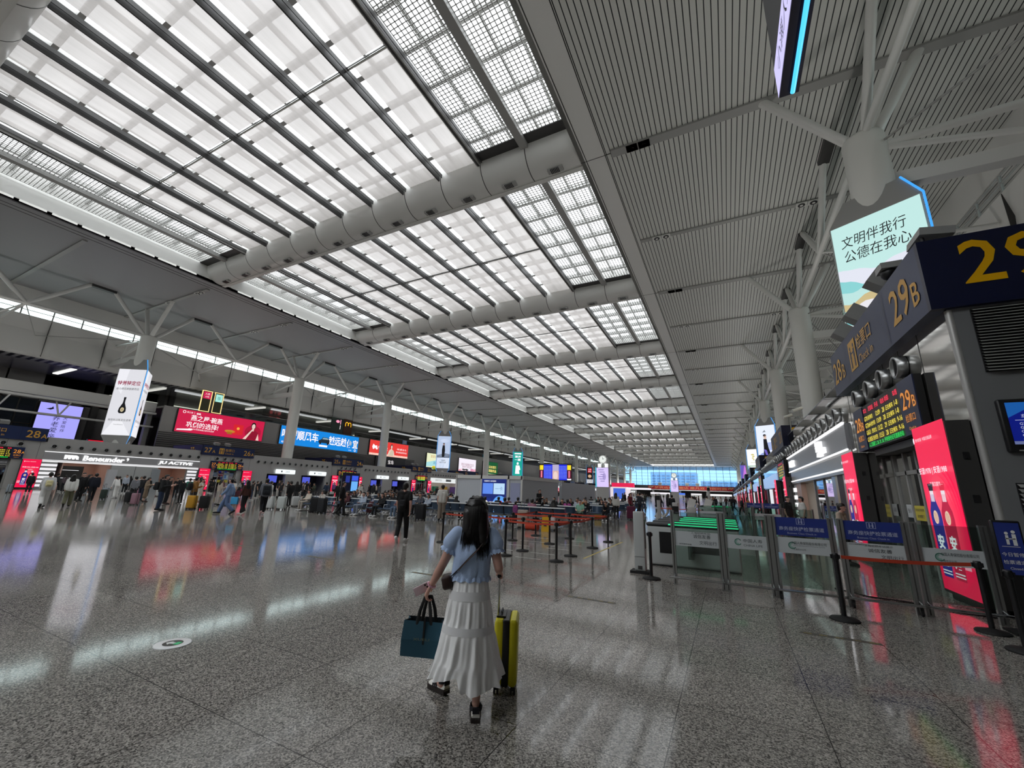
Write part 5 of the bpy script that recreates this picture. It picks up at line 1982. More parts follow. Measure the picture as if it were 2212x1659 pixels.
def glass_unit(x0, x1, y, label, art=None, wide=.07, wheels=False, bar=True, z1=1.36):
    """one framed pane between two uprights, bottom rail on brackets"""
    t = thing('glass_barrier', label, 'glass barrier', ((x0 + x1) / 2, y, 0))
    for x in (x0 + wide / 2, x1 - wide / 2):
        m = MB()
        m.box((x - wide / 2, y - .03, 0), (x + wide / 2, y + .03, z1), 'brushed_steel')
        m.box((x - .008, y - .034, .02), (x + .008, y - .03, z1 - .02), 'dark_steel')
        m.build('upright', t)
    m = MB().box((x0 + wide, y - .006, .2), (x1 - wide, y + .006, z1 - .03), 'green_glass'); pn = m.build('pane', t)
    if bar:
        m = MB()
        m.tube([(x0 - .05, y - .2, .16), (x1 + .02, y - .2, .16)], .022, 'chrome', 10)
        for x in (x0 + .04, x1 - .04):
            m.tube([(x, y - .2, .16), (x, y - .02, .2)], .012, 'chrome', 6)
        m.build('bottom_rail', t)
    if wheels:
        for x in (x0 + .05, x1 - .05):
            m = MB().tube([(x - .015, y - .1, .045), (x + .015, y - .1, .045)], .045, 'black_rubber', 12)
            m.box((x - .02, y - .12, .05), (x + .02, y - .05, .14), 'black_plastic')
            m.build('castor', t)
    if art:
        a = Art(((x0 + x1) / 2, y - .009, 0), (1, 0, 0), UPV, .0025)
        art(a, (x1 - x0) / 2 - wide)
        a.build('sticker', pn)
    return t


def art_band(a, w, z0, z1, lines, mark=False):
    a.rect(-w, z0, w, z1, mat('band_white', '#c3c8ca', .5)); a.up()
    ink = mat('band_ink', '#2a3238', .5)
    zc = (z0 + z1) / 2
    if mark:
        a.arc(-w * .42, zc, .045, .06, mat('band_green', '#4a7a6c', .5), 30, 330, 18)
        a.arc(-w * .42, zc, .02, .045, mat('band_pale', '#8fb0a6', .5), 100, 300, 12)
    for s, x, dz, h, wd in lines:
        a.text(s, x, zc + dz, h=h, wd=wd, m=ink)


def art_blue(a, w):
    a.rect(-w, 1.03, w, 1.335, mat('sign_blue', '#2a3a86', .35)); a.up()
    wl = mat('sign_pale', '#b4bcdc', .4)
    a.rect(-.06, 1.225, .06, 1.325, wl); a.up(); a.rect(-.053, 1.232, .053, 1.318, 'sign_blue'); a.up()
    a.oval(-.022, 1.3, .01, .01, wl, 8); a.rect(-.032, 1.24, -.014, 1.288, wl); a.oval(.02, 1.304, .01, .01, wl, 8); a.rect(.01, 1.24, .03, 1.292, wl); a.rect(-.02, 1.266, .02, 1.272, wl)
    a.text('商务座快捷检票通道', 0, 1.15, wd=w * 1.72, m=wl, bold=.01)
    a.text('Business Class Check in', 0, 1.075, wd=w * 1.1, m=wl)


def glass_line():
    Y = 9.05
    def a0(a, w):
        art_band(a, w, .71, .98, [('诚信友善', .1, .055, .07, .3), ('文明出行', .2, -.055, .07, .3), ('上海虹桥车站', .08, .115, .03, .34), ('请您爱护设施', -.2, -.1, .025, .22)])
    def a1(a, w):
        art_band(a, w, .74, .98, [('中国人寿', .1, .03, .06, .3), ('CHINA LIFE', .1, -.05, .035, .3)], True)
    def a2(a, w):
        art_blue(a, w)
        a.layer = 0
        art_band(a, w, .74, 1.0, [('中国人寿保险股份有限公司', .08, .045, .05, .5), ('China Life Insurance Company Limited', .08, .0, .02, .45), ('上海市分公司', -.06, -.06, .03, .18)], True)
    def a3(a, w):
        art_blue(a, w)
        a.layer = 0
        art_band(a, w, .74, .99, [('上海虹桥车站提示', .05, .09, .03, .36), ('诚信友善', .06, .02, .06, .3), ('文明出行', .2, -.07, .06, .28), ('请您文明检票有序进站', -.2, .1, .02, .26)])
    def a4(a, w):
        art_band(a, w, .74, .99, [('中国人寿保险股份有限公司', .08, .045, .05, .42), ('上海市分公司', -.06, -.05, .03, .18)], True)
    glass_unit(-1.06, -.16, Y, 'glass barrier pane with 诚信友善 band, next to the single belt post', a0)
    glass_unit(-.16, .62, Y, 'glass barrier pane with a round green mark and 中国人寿 band', a1)
    glass_unit(.62, 1.56, Y, 'left of the two glass barrier panes with blue business-class signs', a2, .09, True)
    glass_unit(1.6, 2.52, Y, 'right of the two glass barrier panes with blue business-class signs', a3, .09, True)
    glass_unit(2.54, 3.42, Y, 'glass barrier pane directly before the near two-bottle light box', a4, .09)
    # return panes and second rows behind the gates
    n = ['first', 'second', 'third', 'fourth', 'fifth', 'sixth']
    for i in range(4):
        glass_unit(-1.0 + i * .85, -.15 + i * .85, 16.6, 'glass barrier pane %s from the left in the row behind the ticket gates' % n[i], None if i % 2 else (lambda a, w: art_band(a, w, .95, 1.15, [('中国人寿保险股份有限公司', 0, 0, .05, .5)])), .05, False, False)
    for i in range(5):
        glass_unit(-.9 + i * .95, 0.03 + i * .95, 31.9, 'distant glass barrier pane %s from the left beyond the second ticket gates' % n[i], art_blue if i in (2, 3) else None, .06, False, False)


def ticket_gates():
    """row of ticket gate cabinets; people pass between them towards the right-hand doors"""
    n = ['nearest', 'second', 'third', 'fourth', 'fifth']
    proto = None
    for grp, y0, cnt in ((0, 11.2, 5), (1, 33.8, 4)):
        for i in range(cnt):
            y = y0 + 1.0 * i
            where = 'in the row beside the white panel' if grp == 0 else 'in the distant second row'
            lb = '%s ticket gate cabinet with green light line %s' % (n[i].capitalize() if 0 else n[i], where)
            if proto is None:
                t = thing('ticket_gate', lb, 'ticket gate', (-.85, y, 0))
                MB().bbox((-1.0, -.14, .03), (1.0, .14, .9), .04, mat('gate_white', '#b9bcbb', .35)).build('cabinet', t, world=False)
                MB().bbox((-1.02, -.15, .9), (1.02, .15, .98), .035, 'black_plastic').build('top', t, world=False)
                MB().box((-.5, -.157, .945), (1.0, -.147, .97), glow('#3ce8a0', 1.2)).build('light_line', t, world=False)
                MB().box((-.72, -.15, .3), (-.45, .15, .78), 'black_plastic').box((.0, -.145, .35), (.75, -.141, .6), 'dark_steel').build('reader_panel', t, world=False)
                MB().box((-.06, -.5, .25), (.06, -.15, .85), 'green_glass').build('flap', t, world=False)
                MB().box((-.98, -.12, 0), (.98, .12, .03), 'black_rubber').build('plinth', t, world=False)
                proto = remember(t)
            else:
                t = dup(proto, (-.85, y, 0), 0, lb)
    t = thing('ticket_gate_terminal', 'slim white terminal panel on a black foot at the left end of the glass barrier', 'terminal', (-1.83, 9.85, 0))
    MB().bbox((-1.93, 9.78, .05), (-1.7, 9.96, 1.27), .02, mat('gate_white', '#b9bcbb', .35)).build('body', t)
    MB().box((-1.925, 9.775, .33), (-1.705, 9.78, .335), 'dark_steel').box((-1.86, 9.775, .08), (-1.77, 9.779, .15), 'dark_steel').build('seam', t)
    MB().box((-1.702, 9.8, .5), (-1.696, 9.94, 1.1), 'dark_steel').build('side_screen', t)
    MB().box((-2.02, 9.7, 0), (-1.62, 10.05, .05), 'black_rubber').build('foot', t)
    # slim grey reader columns behind
    for i, (x, y, h, lb) in enumerate(((-1.35, 12.9, 1.45, 'tall slim grey post with a reader head between the first ticket gates'), (-3.0, 21.5, 1.7, 'tall grey-white display totem left of the distant ticket gates'), (-1.1, 30.5, 2.3, 'tall white camera mast beyond the ticket gates'))):
        t = thing('reader_post', lb, 'post', (x, y, 0))
        MB().bbox((x - .08, y - .06, 0), (x + .08, y + .06, h), .02, 'wall_panel').build('body', t)
        MB().box((x - .085, y - .09, h - .3), (x + .085, y - .06, h - .1), 'black_plastic').build('head', t)
    for i in range(2):
        x, y = -2.0 + .9 * i, 27.6
        t = thing('self_service_terminal', '%s of two leaning white terminals among the people beyond the ticket gates' % ('left', 'right')[i], 'terminal', (x, y, 0))
        MB().bbox((x - .25, y - .15, 0), (x + .25, y + .15, 1.0), .03, 'wall_panel').build('body', t)
        MB().box((-.2, -.03, 0), (.2, .03, .5), 'fascia_white', Matrix.Rotation(math.radians(18), 3, 'Y'), (x - .05, y, 1.0)).build('screen', t)


def floor_marks():
    n = ['rightmost', 'second from the right', 'third from the right', 'fourth from the right', 'leftmost']
    for i, x in enumerate((1.09, -2.09, -5.3, -8.4, -11.3)):
        t = thing('floor_strip', 'dark floor strip with pale lettering, %s of the five across the hall' % n[i], 'floor marking', (x, 6.97, .001))
        MB().box((x - .41, 6.92, .0005), (x + .41, 7.01, .002), mat('strip_dark', '#4e4c46' if i == 0 else '#5a5854', .5)).build('tape', t)
        a = Art((x, 6.965, .0025), (1, 0, 0), (0, 1, 0), .0004)
        for k, s in enumerate(('请在此', '排队', '候车', '一米线', '请等候')):
            a.text(s, -.33 + k * .165, 0, h=.045, wd=.09, m=mat('strip_gold', '#b8a44e' if i == 0 else '#a8a69e', .5))
        a.build('lettering', t)
    t = thing('floor_direction_disc', 'round white floor disc with a green arrow in a dark centre', 'floor marking', (-5.2, 2.66, 0))
    MB().lathe([(.16, 0), (.16, .006), (.15, .009), (0, .009)], mat('disc_white', '#f4f6f6', .35), (-5.2, 2.66, 0), 36).build('disc', t)
    a = Art((-5.2, 2.66, .0105), (.9, .43, 0), (-.43, .9, 0), .0006)
    a.oval(0, 0, .088, .088, mat('disc_dark', '#1c2824', .3), 28); a.up()
    a.poly([(-.07, .0), (-.02, .05), (-.02, .02), (.02, .02), (.02, -.02), (-.02, -.02), (-.02, -.05)], 'disc_white'); a.rect(.025, -.035, .075, .035, mat('disc_green', '#27b070', .3, emit=.5))
    a.build('symbol', t)
    t = thing('floor_line', 'yellow line on the floor along the right edge of the queue lanes', 'floor marking', (-3.42, 12.5, 0))
    MB().box((-3.46, 10.9, .0005), (-3.4, 15.4, .002), mat('line_yellow', '#b8a24c', .5)).build('tape', t)
    k = 0
    for y in (10.04, 10.97, 12.1, 13.3, 14.4):
        for x0, x1 in ((-4.95, -4.25), (-6.4, -5.5)):
            o = MB().box((x0, y - .015, .0005), (x1, y + .015, .002), mat('line_white', '#c8c6c0', .5)).build('floor_line')
            tag(o, 'short white line on the floor inside the orange-belted queue lanes', 'floor marking', 'white floor lines in the queue lanes')
    t = thing('floor_cable', 'thin black cable lying on the floor behind the blue barrier signs', 'cable', (2.2, 9.8, 0))
    MB().tube([(1.7, 10.6, .01), (2.1, 10.1, .01), (2.6, 10.0, .01), (3.1, 9.6, .01), (3.6, 9.5, .01)], .012, 'black_rubber', 6).build('cable', t)


queue_lanes()
near_posts()
glass_line()
ticket_gates()
floor_marks()


# ---------------------------------------------------------------- waiting benches
def make_bench(loc, rot, label, group, proto=[]):
    if not proto:
        t = thing('waiting_bench', label, 'bench', (0, 0, 0))
        n, p = 4, .62
        W = n * p
        for i in range(n):
            x = -W / 2 + p * (i + .5)
            m = MB()
            m.loft([[V(x - .28, y, z), V(x + .28, y, z), V(x + .28, y + .02, z + .05), V(x - .28, y + .02, z + .05)] for y, z in ((-.03, .43), (.2, .40), (.42, .42), (.48, .40))], mat('seat_blue', '#3a4c63', .5), True, True)
            m.build('seat', t, world=False)
            m = MB()
            m.loft([[V(x - .28, y, z), V(x + .28, y, z), V(x + .28, y + .03, z), V(x - .28, y + .03, z)] for y, z in ((-.02, .46), (-.07, .62), (-.13, .84))], mat('seat_back_blue', '#33475f', .45), True, True)
            m.build('backrest', t, world=False)
        m = MB()
        m.box((-W / 2, -.2, .83), (W / 2, -.08, .88), mat('rail_white', '#e4e6e8', .3)); m.build('top_rail', t, world=False)
        m = MB(); m.box((-W / 2, .12, .33), (W / 2, .2, .4), 'brushed_steel'); m.build('beam', t, world=False)
        for x in (-W / 2 + .35, W / 2 - .35):
            m = MB()
            m.tube([(x, .16, .36), (x, -.2, .03)], .025, 'chrome', 8); m.tube([(x, .16, .36), (x, .5, .03)], .025, 'chrome', 8); m.box((x - .03, -.26, 0), (x + .03, .56, .03), 'chrome')
            m.build('leg', t, world=False)
        for x in (-W / 2, 0, W / 2):
            m = MB(); m.tube([(x, -.05, .6), (x, .1, .64), (x, .38, .63), (x, .4, .4)], .018, 'chrome', 8); m.build('armrest', t, world=False)
        proto.append(remember(t))
        t.location = loc
        t.rotation_euler = (0, 0, rot)
        t['label'] = label
        if group:
            t['group'] = group
        return t
    return dup(proto[0], loc, rot, label, group)


BENCHES = []


def benches():
    rows = [(17.4, 1, (-21.6, -18.4, -14.6), 'front'), (19.0, -1, (-13.2, -10.6, -8.0), 'middle front')]
    rows = [(17.6, (-22.0, -19.2, -16.4)), (19.4, (-13.6, -10.9, -8.2)), (20.6, (-22, -19.2, -16.4)), (22.8, (-13.6, -10.9, -8.2)), (23.6, (-25, -22, -19.2)), (26.2, (-25, -22, -19.2)), (26.0, (-10.4, -7.6)),
            (29.0, (-27, -24.2, -21.4)), (29.4, (-11.0, -8.2)), (32.6, (-30, -27.2, -24.4, -21.6, -11.0, -8.2)), (36.4, (-33, -30.2, -27.4, -24.6, -11, -8.2)), (40.5, (-33.2, -30, -27, -24, -11, -8)), (45.5, (-36, -33, -30, -27, -15, -12, -9))]
    k = 0
    for j, (y, xs) in enumerate(rows):
        for i, x in enumerate(xs):
            if j == 0:
                lb, g = 'blue bench with white top rail in the row nearest the camera, %s of three' % ('left', 'middle', 'right')[i], None
            elif j == 1:
                lb, g = 'blue-backed waiting bench seen from behind above the orange belts, %s of three' % ('left', 'middle', 'right')[i], None
            elif j < 7:
                lb, g = 'blue waiting bench with white top rail in the middle rows behind the front benches', 'waiting benches in the middle rows'
            else:
                lb, g = 'distant waiting bench half hidden in the crowd of seated people', 'distant waiting benches'
            rot = PI if (j % 2 == 0 and j != 1) else 0.0
            if j == 1:
                rot = 0.0
            BENCHES.append((make_bench((x, y, 0), rot, lb, g), x, y, rot, j))


benches()


def middle_things():
    # white booth with blue screens
    t = thing('exhibition_booth', 'grey-white booth with a tall blue and white display in the middle of the waiting area', 'booth', (-15, 29, 0))
    pw = mat('booth_white', '#c4c8ce', .5)
    MB().box((-18.2, 26.5, 0), (-12.7, 33.5, 2.55), pw).build('wall', t)
    m = MB()
    for x in (-18.2, -16.0, -13.75, -12.72):
        m.box((x - .06, 26.42, 0), (x + .06, 26.5, 2.6), 'fascia_white')
    m.box((-18.2, 26.42, 2.35), (-12.7, 26.5, 2.6), 'fascia_white'); m.box((-12.7, 26.5, 2.35), (-12.62, 33.5, 2.6), 'fascia_white')
    m.build('frame', t)
    m = MB().box((-13.6, 26.46, .2), (-12.85, 26.49, 2.1), mat('booth_lilac', '#a3a8c8', .5)); m.build('door', t)
    a = Art((-14.95, 26.44, 1.2), (1, 0, 0), UPV, .006)
    a.rect(-1.0, -1.15, 1.0, 1.15, glow('#1c2c78', .8)); a.up(); a.rect(-.9, .1, -.05, .85, glow('#5c88e8', 1)); a.rect(.0, .1, .9, .85, glow('#b8d8f4', 1)); a.oval(.55, -.8, .65, .8, glow('#5ca0f0', 1), 18); a.rect(-.9, -.95, -.2, -.2, glow('#24348c', .8)); a.up()
    a.text('铁路畅行 会员服务', -.3, 1.0, wd=1.0, m=GLOW_W); a.text('一卡', .45, .48, h=.3, m=glow('#7898c8', .9)); a.arc(-.6, -.55, .12, .2, GLOW_W); a.text('常旅客', -.05, -.5, h=.2, wd=.5, m=GLOW_W); a.oval(.6, -.6, .2, .28, glow('#c83048', .9), 10)
    a.build('display', t)
    t = thing('low_partition', 'low grey partition wall running on behind the booth', 'partition', (-12, 38, 0))
    MB().box((-12.7, 33.8, 0), (-12.5, 44, 2.4), pw).build('panel', t)
    # hanging departure board, clock towers
    t = thing('train_board', 'wide blue train board with yellow end panels hung in the middle of the hall', 'display', (-23.2, 60, 2.9))
    MB().box((-25.9, 60.05, 3.2), (-20.6, 60.3, 5.75), 'black_plastic').build('housing', t)
    a = Art((-23.25, 60.03, 4.45), (1, 0, 0), UPV, .012)
    a.rect(-1.9, -1.15, -.45, 1.15, glow('#2030e0', 1)); a.rect(.6, -1.15, 1.9, 1.15, glow('#2030e0', 1)); a.rect(-.45, -1.15, .6, 1.15, glow('#d8b0a8', 1)); a.rect(-.45, .2, .6, 1.15, glow('#98a8d8', 1))
    for s in (-1, 1):
        a.rect(s * 2.25 - .32, -1.15, s * 2.25 + .32, 1.1, mat('print_maroon', '#5a1830', .5, emit=.6))
    a.up()
    for s in (-1, 1):
        a.rect(s * 2.25 - .3, .35, s * 2.25 + .3, 1.05, glow('#f0d820', 1.1)); a.rect(s * 2.25 - .12, -.8, s * 2.25 + .12, .2, glow('#e87890', 1)); a.rect(s * 2.25 - .32, -1.15, s * 2.25 + .32, -.95, GLOW_W)
    for i in range(9):
        for x0, n in ((-1.8, 5), (.68, 5)):
            for q in range(n):
                a.rect(x0 + q * .25, .8 - i * .21, x0 + q * .25 + .17, .87 - i * .21, glow('#98b0f8', 1))
    a.oval(.05, -.5, .35, .6, glow('#e8d0c8', 1))
    a.build('display', t)
    m = MB()
    for x in (-24.6, -22):
        m.tube([(x, 60.2, 0), (x, 60.2, 3.2)], .12, 'grey_steel', 8)
    m.build('post', t)
    for (x, y, h, lb) in ((-15.8, 60, 6.6, 'clock tower with lilac poster and round white clock in the middle of the hall'), (-11.4, 110, 7.2, 'smaller distant clock tower with lilac poster before the red banner')):
        t = thing('clock_tower', lb, 'clock', (x, y, 0))
        MB().box((x - .85, y - .4, 0), (x + .85, y + .4, 2.4), 'wall_panel').build('base', t)
        a = Art((x, y - .46, 3.8), (1, 0, 0), UPV, .012); a.rect(-.85, -1.35, .85, 1.35, glow('#d4c2f4', 1.05)); a.up()
        for i in range(6):
            a.rect(-.6 + .15 * (i % 3), 1.0 - i * .32, .2 + .1 * (i % 2), 1.1 - i * .32, glow('#8a80b8', .9))
        a.oval(.25, .1, .25, .5, glow('#a898d0', 1)); a.build('poster', t)
        MB().box((x - .9, y - .45, 2.4), (x + .9, y + .4, 5.2), 'wall_panel').build('body', t)
        MB().box((x - 1.02, y - .5, 2.4), (x - .9, y - .4, 5.2), glow('#48c0e0', 1)).build('neon_edge', t)
        m = MB()
        for q in (-.5, .5):
            m.box((x + q - .2, y - .3, 5.2), (x + q + .2, y + .1, 5.75), GLOW_W)
        m.build('lamp', t)
        m = MB().tube([(x, y - .2, 6.35), (x, y + .2, 6.35)], .62, 'white_steel', 24); m.tube([(x, y, 5.2), (x, y, 5.8)], .15, 'grey_steel', 8); m.build('clock_case', t)
        a = Art((x, y - .21, 6.35), (1, 0, 0), UPV, .012); a.oval(0, 0, .52, .52, glow('#e6ebe6', 1.0), 24); a.up()
        for q in range(12):
            an = q * PI / 6; a.line([(.42 * math.cos(an), .42 * math.sin(an)), (.49 * math.cos(an), .49 * math.sin(an))], .04, 'black_plastic')
        a.line([(0, 0), (-.02, .34)], .05, 'black_plastic'); a.line([(0, 0), (.2, .12)], .06, 'black_plastic'); a.build('dial', t)
    t = thing('promotion_stand', 'white and pink lit promotion stand with a red top under the clock tower', 'booth', (-15, 66, 0))
    MB().box((-18, 65, 0), (-13.6, 68, 2.6), glow('#f6e8f0', .8)).build('wall', t)
    MB().box((-15.8, 64.8, 2.6), (-12.5, 65.6, 3.2), glow('#e02050', 1)).build('sign', t)
    MB().box((-15.6, 64.95, .8), (-13.8, 65, 2.4), glow('#4a70d8', .9)).build('screen', t)
    MB().box((-13.6, 64.8, 2.3), (-10.4, 67.5, 2.55), glow('#f0eef4', 1)).build('canopy', t)
    t = thing('info_kiosk', 'tall blue touch-screen kiosk in front of the 25A gate doors', 'kiosk', (-55, 50, 0))
    MB().box((-57.6, 50, 0), (-57.0, 53.2, 3.5), 'navy_dark').build('body', t)
    a = Art((-56.97, 51.6, 1.7), LEFT_R, UPV, .01); a.rect(-.1, .5, 1.3, 1.35, glow('#3a5ae0', 1)); a.rect(-.1, -1.2, 1.3, .4, glow('#6ab0f4', 1)); a.rect(-1.4, .2, -.5, 1.3, glow('#2a3c9a', .8)); a.build('display', t)
    t = thing('notice_stand', 'white notice panel on a black stand at the left edge of the hall', 'notice board', (-29.4, 6.0, 0))
    X = -29.0
    m = MB().box((X - .12, 3.6, .0), (X + .12, 6.35, .45), 'black_plastic'); m.box((X - .3, 3.4, 0), (X + .3, 6.5, .08), 'black_rubber'); m.build('stand', t)
    MB().box((X - .06, 3.6, .5), (X + .04, 6.3, 1.75), 'navy_dark').build('frame', t)
    a = Art((X + .05, 4.95, 1.14), LEFT_R, UPV, .008); a.rect(-1.3, -.58, 1.3, .58, glow('#ccd2e4', .8)); a.up(); a.text('温馨提示', .6, .3, wd=.9, m='sign_ink'); a.text('车站服务', -.6, .3, wd=.9, m='sign_ink'); a.rect(-1.2, .08, 1.2, .11, 'sign_ink'); a.build('notice', t)


middle_things()
# ---------------------------------------------------------------- people
SKIN = mat('skin', '#cfa292', .5)
HAIR = mat('hair', '#15110f', .45)
SHOE = mat('shoe', '#e2e2e0', .5)
mat('top', '#1b1b1e', .8)
mat('bottom', '#17181c', .8)
mat('eye', '#0d0b0b', .2)
mat('lip', '#9a5650', .5)


def capsule(mb, p0, r0, p1, r1, m='skin', n=12):
    p0, p1 = Vector(p0), Vector(p1)
    d = p1 - p0
    L = d.length
    if L < 1e-6:
        d = V(0, 0, 1)
    d.normalize()
    pts, rs = [], []
    for a in (88, 60, 30):
        pts.append(p0 - d * r0 * math.sin(math.radians(a))); rs.append(r0 * math.cos(math.radians(a)))
    pts += [p0, p1]; rs += [r0, r1]
    for a in (30, 60, 88):
        pts.append(p1 + d * r1 * math.sin(math.radians(a))); rs.append(r1 * math.cos(math.radians(a)))
    rings = [mb.ring(p, d, max(r, 1e-4), n) for p, r in zip(pts, rs)]
    return mb.loft(rings, m, True, True)


def fuse(prims, voxel, smooth, mats, name='body', n=12, regions=True):
    """one continuous surface round a set of tapered limbs; each face takes the material of the limb it lies on"""
    mb = MB()
    for p in prims:
        capsule(mb, p[0], p[1], p[2], p[3], 'skin', n)
    me = mb.mesh('fuse')
    o = bpy.data.objects.new('fuse', me)
    COL.objects.link(o)
    r = o.modifiers.new('r', 'REMESH'); r.mode = 'VOXEL'; r.voxel_size = voxel
    if smooth:
        s = o.modifiers.new('s', 'SMOOTH'); s.factor = .5; s.iterations = smooth
    bpy.context.view_layer.update()
    out = bpy.data.meshes.new_from_object(o.evaluated_get(bpy.context.evaluated_depsgraph_get()))
    bpy.data.objects.remove(o)
    bpy.data.meshes.remove(me)
    out.name = name
    out.materials.clear()
    for m in mats:
        out.materials.append(_M[m] if isinstance(m, str) else m)
    nf = len(out.polygons)
    out.polygons.foreach_set('use_smooth', [True] * nf)
    if regions and len(mats) > 1:
        c = np.empty(nf * 3)
        out.polygons.foreach_get('center', c)
        c = c.reshape(-1, 3)
        best = np.full(nf, 1e9)
        idx = np.zeros(nf, int)
        for p in prims:
            a, b = np.array(p[0], float), np.array(p[2], float)
            d = b - a
            t = np.clip(((c - a) @ d) / max(d @ d, 1e-9), 0, 1)
            dist = np.linalg.norm(c - (a + t[:, None] * d), axis=1) - (p[1] + (p[3] - p[1]) * t)
            k = dist < best
            best[k] = dist[k]
            idx[k] = p[4]
        out.polygons.foreach_set('material_index', idx.tolist())
    out.update()
    return out


def skeleton(h=1.7, **k):
    """joints of a figure facing +Y, feet on z = 0"""
    J = dict(pelvis=(0, 0, .95), chest=(0, .0, 1.27), neck=(0, .0, 1.46), head=(0, .015, 1.60), shL=(-.165, 0, 1.40), shR=(.165, 0, 1.40),
             elL=(-.215, -.03, 1.12), elR=(.215, -.03, 1.12), wrL=(-.215, .04, .88), wrR=(.215, .04, .88), hipL=(-.085, 0, .93), hipR=(.085, 0, .93),
             knL=(-.09, .02, .50), knR=(.09, .02, .50), anL=(-.095, -.02, .09), anR=(.095, -.02, .09), toeL=(-.105, .15, .035), toeR=(.105, .15, .035))
    if k.get('sit'):
        J.update(pelvis=(0, .1, .53), chest=(0, .02, .84), neck=(0, .03, 1.03), head=(0, .07, 1.17), shL=(-.165, .02, .97), shR=(.165, .02, .97),
                 elL=(-.23, .1, .72), elR=(.23, .1, .72), wrL=(-.1, .33, .68), wrR=(.1, .33, .68), hipL=(-.085, .12, .51), hipR=(.085, .12, .51),
                 knL=(-.11, .56, .52), knR=(.11, .56, .52), anL=(-.11, .56, .09), anR=(.11, .56, .09), toeL=(-.12, .74, .035), toeR=(.12, .74, .035))
    if k.get('stride'):
        s = k['stride']
        J.update(knR=(.09, .26 * s, .50), anR=(.085, .38 * s, .09), toeR=(.09, .38 * s + .17, .06), knL=(-.09, -.02 * s, .49), anL=(-.085, -.40 * s, .16), toeL=(-.09, -.40 * s + .13, .035),
                 elL=(-.215, .08 * s, 1.13), wrL=(-.215, .26 * s, .93), elR=(.215, -.14 * s, 1.13), wrR=(.215, -.16 * s, .89))
    if k.get('phone'):
        J.update(elR=(.21, .02, 1.12), wrR=(.1, .27, 1.2), elL=(-.21, .0, 1.12), wrL=(-.06, .26, 1.16), head=(0, .05, 1.585))
    if k.get('lean'):
        l = k['lean']
        for n in ('chest', 'neck', 'head', 'shL', 'shR'):
            x, y, z = J[n]
            J[n] = (x, y + (z - .95) * l, .95 + (z - .95) * math.cos(l))
        for n in ('elL', 'elR', 'wrL', 'wrR'):
            x, y, z = J[n]
            J[n] = (x, y + .25 * l + (.3 * l), z - .02)
    J.update(k.get('set', {}))
    s = h / 1.72
    return {n: V(*p) * s for n, p in J.items()}, s


def hand_prims(w, e, s, side, reg, curl=.5, fine=False):
    """palm, four fingers and a thumb beyond the wrist"""
    d = (w - e).normalized()
    f = V(0, 1, 0)
    u = (f - d * f.dot(d))
    u = u.normalized() if u.length > .1 else V(1, 0, 0)
    nrm = d.cross(u) * side
    out = []
    palm = w + d * .085 * s
    for q in (-.028, 0, .024):
        out.append((w + d * .02 * s + u * q * .7 * s, .019 * s, palm + u * q * s, .017 * s, reg))
    L = (.062, .074, .078, .07)
    for i in range(4):
        q = -.032 + .0215 * i
        b = palm + u * q * s
        k = b + (d * math.cos(curl * .5) - nrm * math.sin(curl * .5)) * L[i] * .5 * s
        t = k + (d * math.cos(curl * 1.3) - nrm * math.sin(curl * 1.3)) * L[i] * .55 * s
        out += [(b, .0095 * s, k, .0088 * s, reg), (k, .0088 * s, t, .0072 * s, reg)]
    b = w + d * .03 * s + u * .03 * s
    k = b + (d * .6 + u * .7 - nrm * .3).normalized() * .045 * s
    out += [(b, .012 * s, k, .0105 * s, reg), (k, .0105 * s, k + (d * .9 + u * .2 - nrm * .3).normalized() * .035 * s, .008 * s, reg)]
    return out


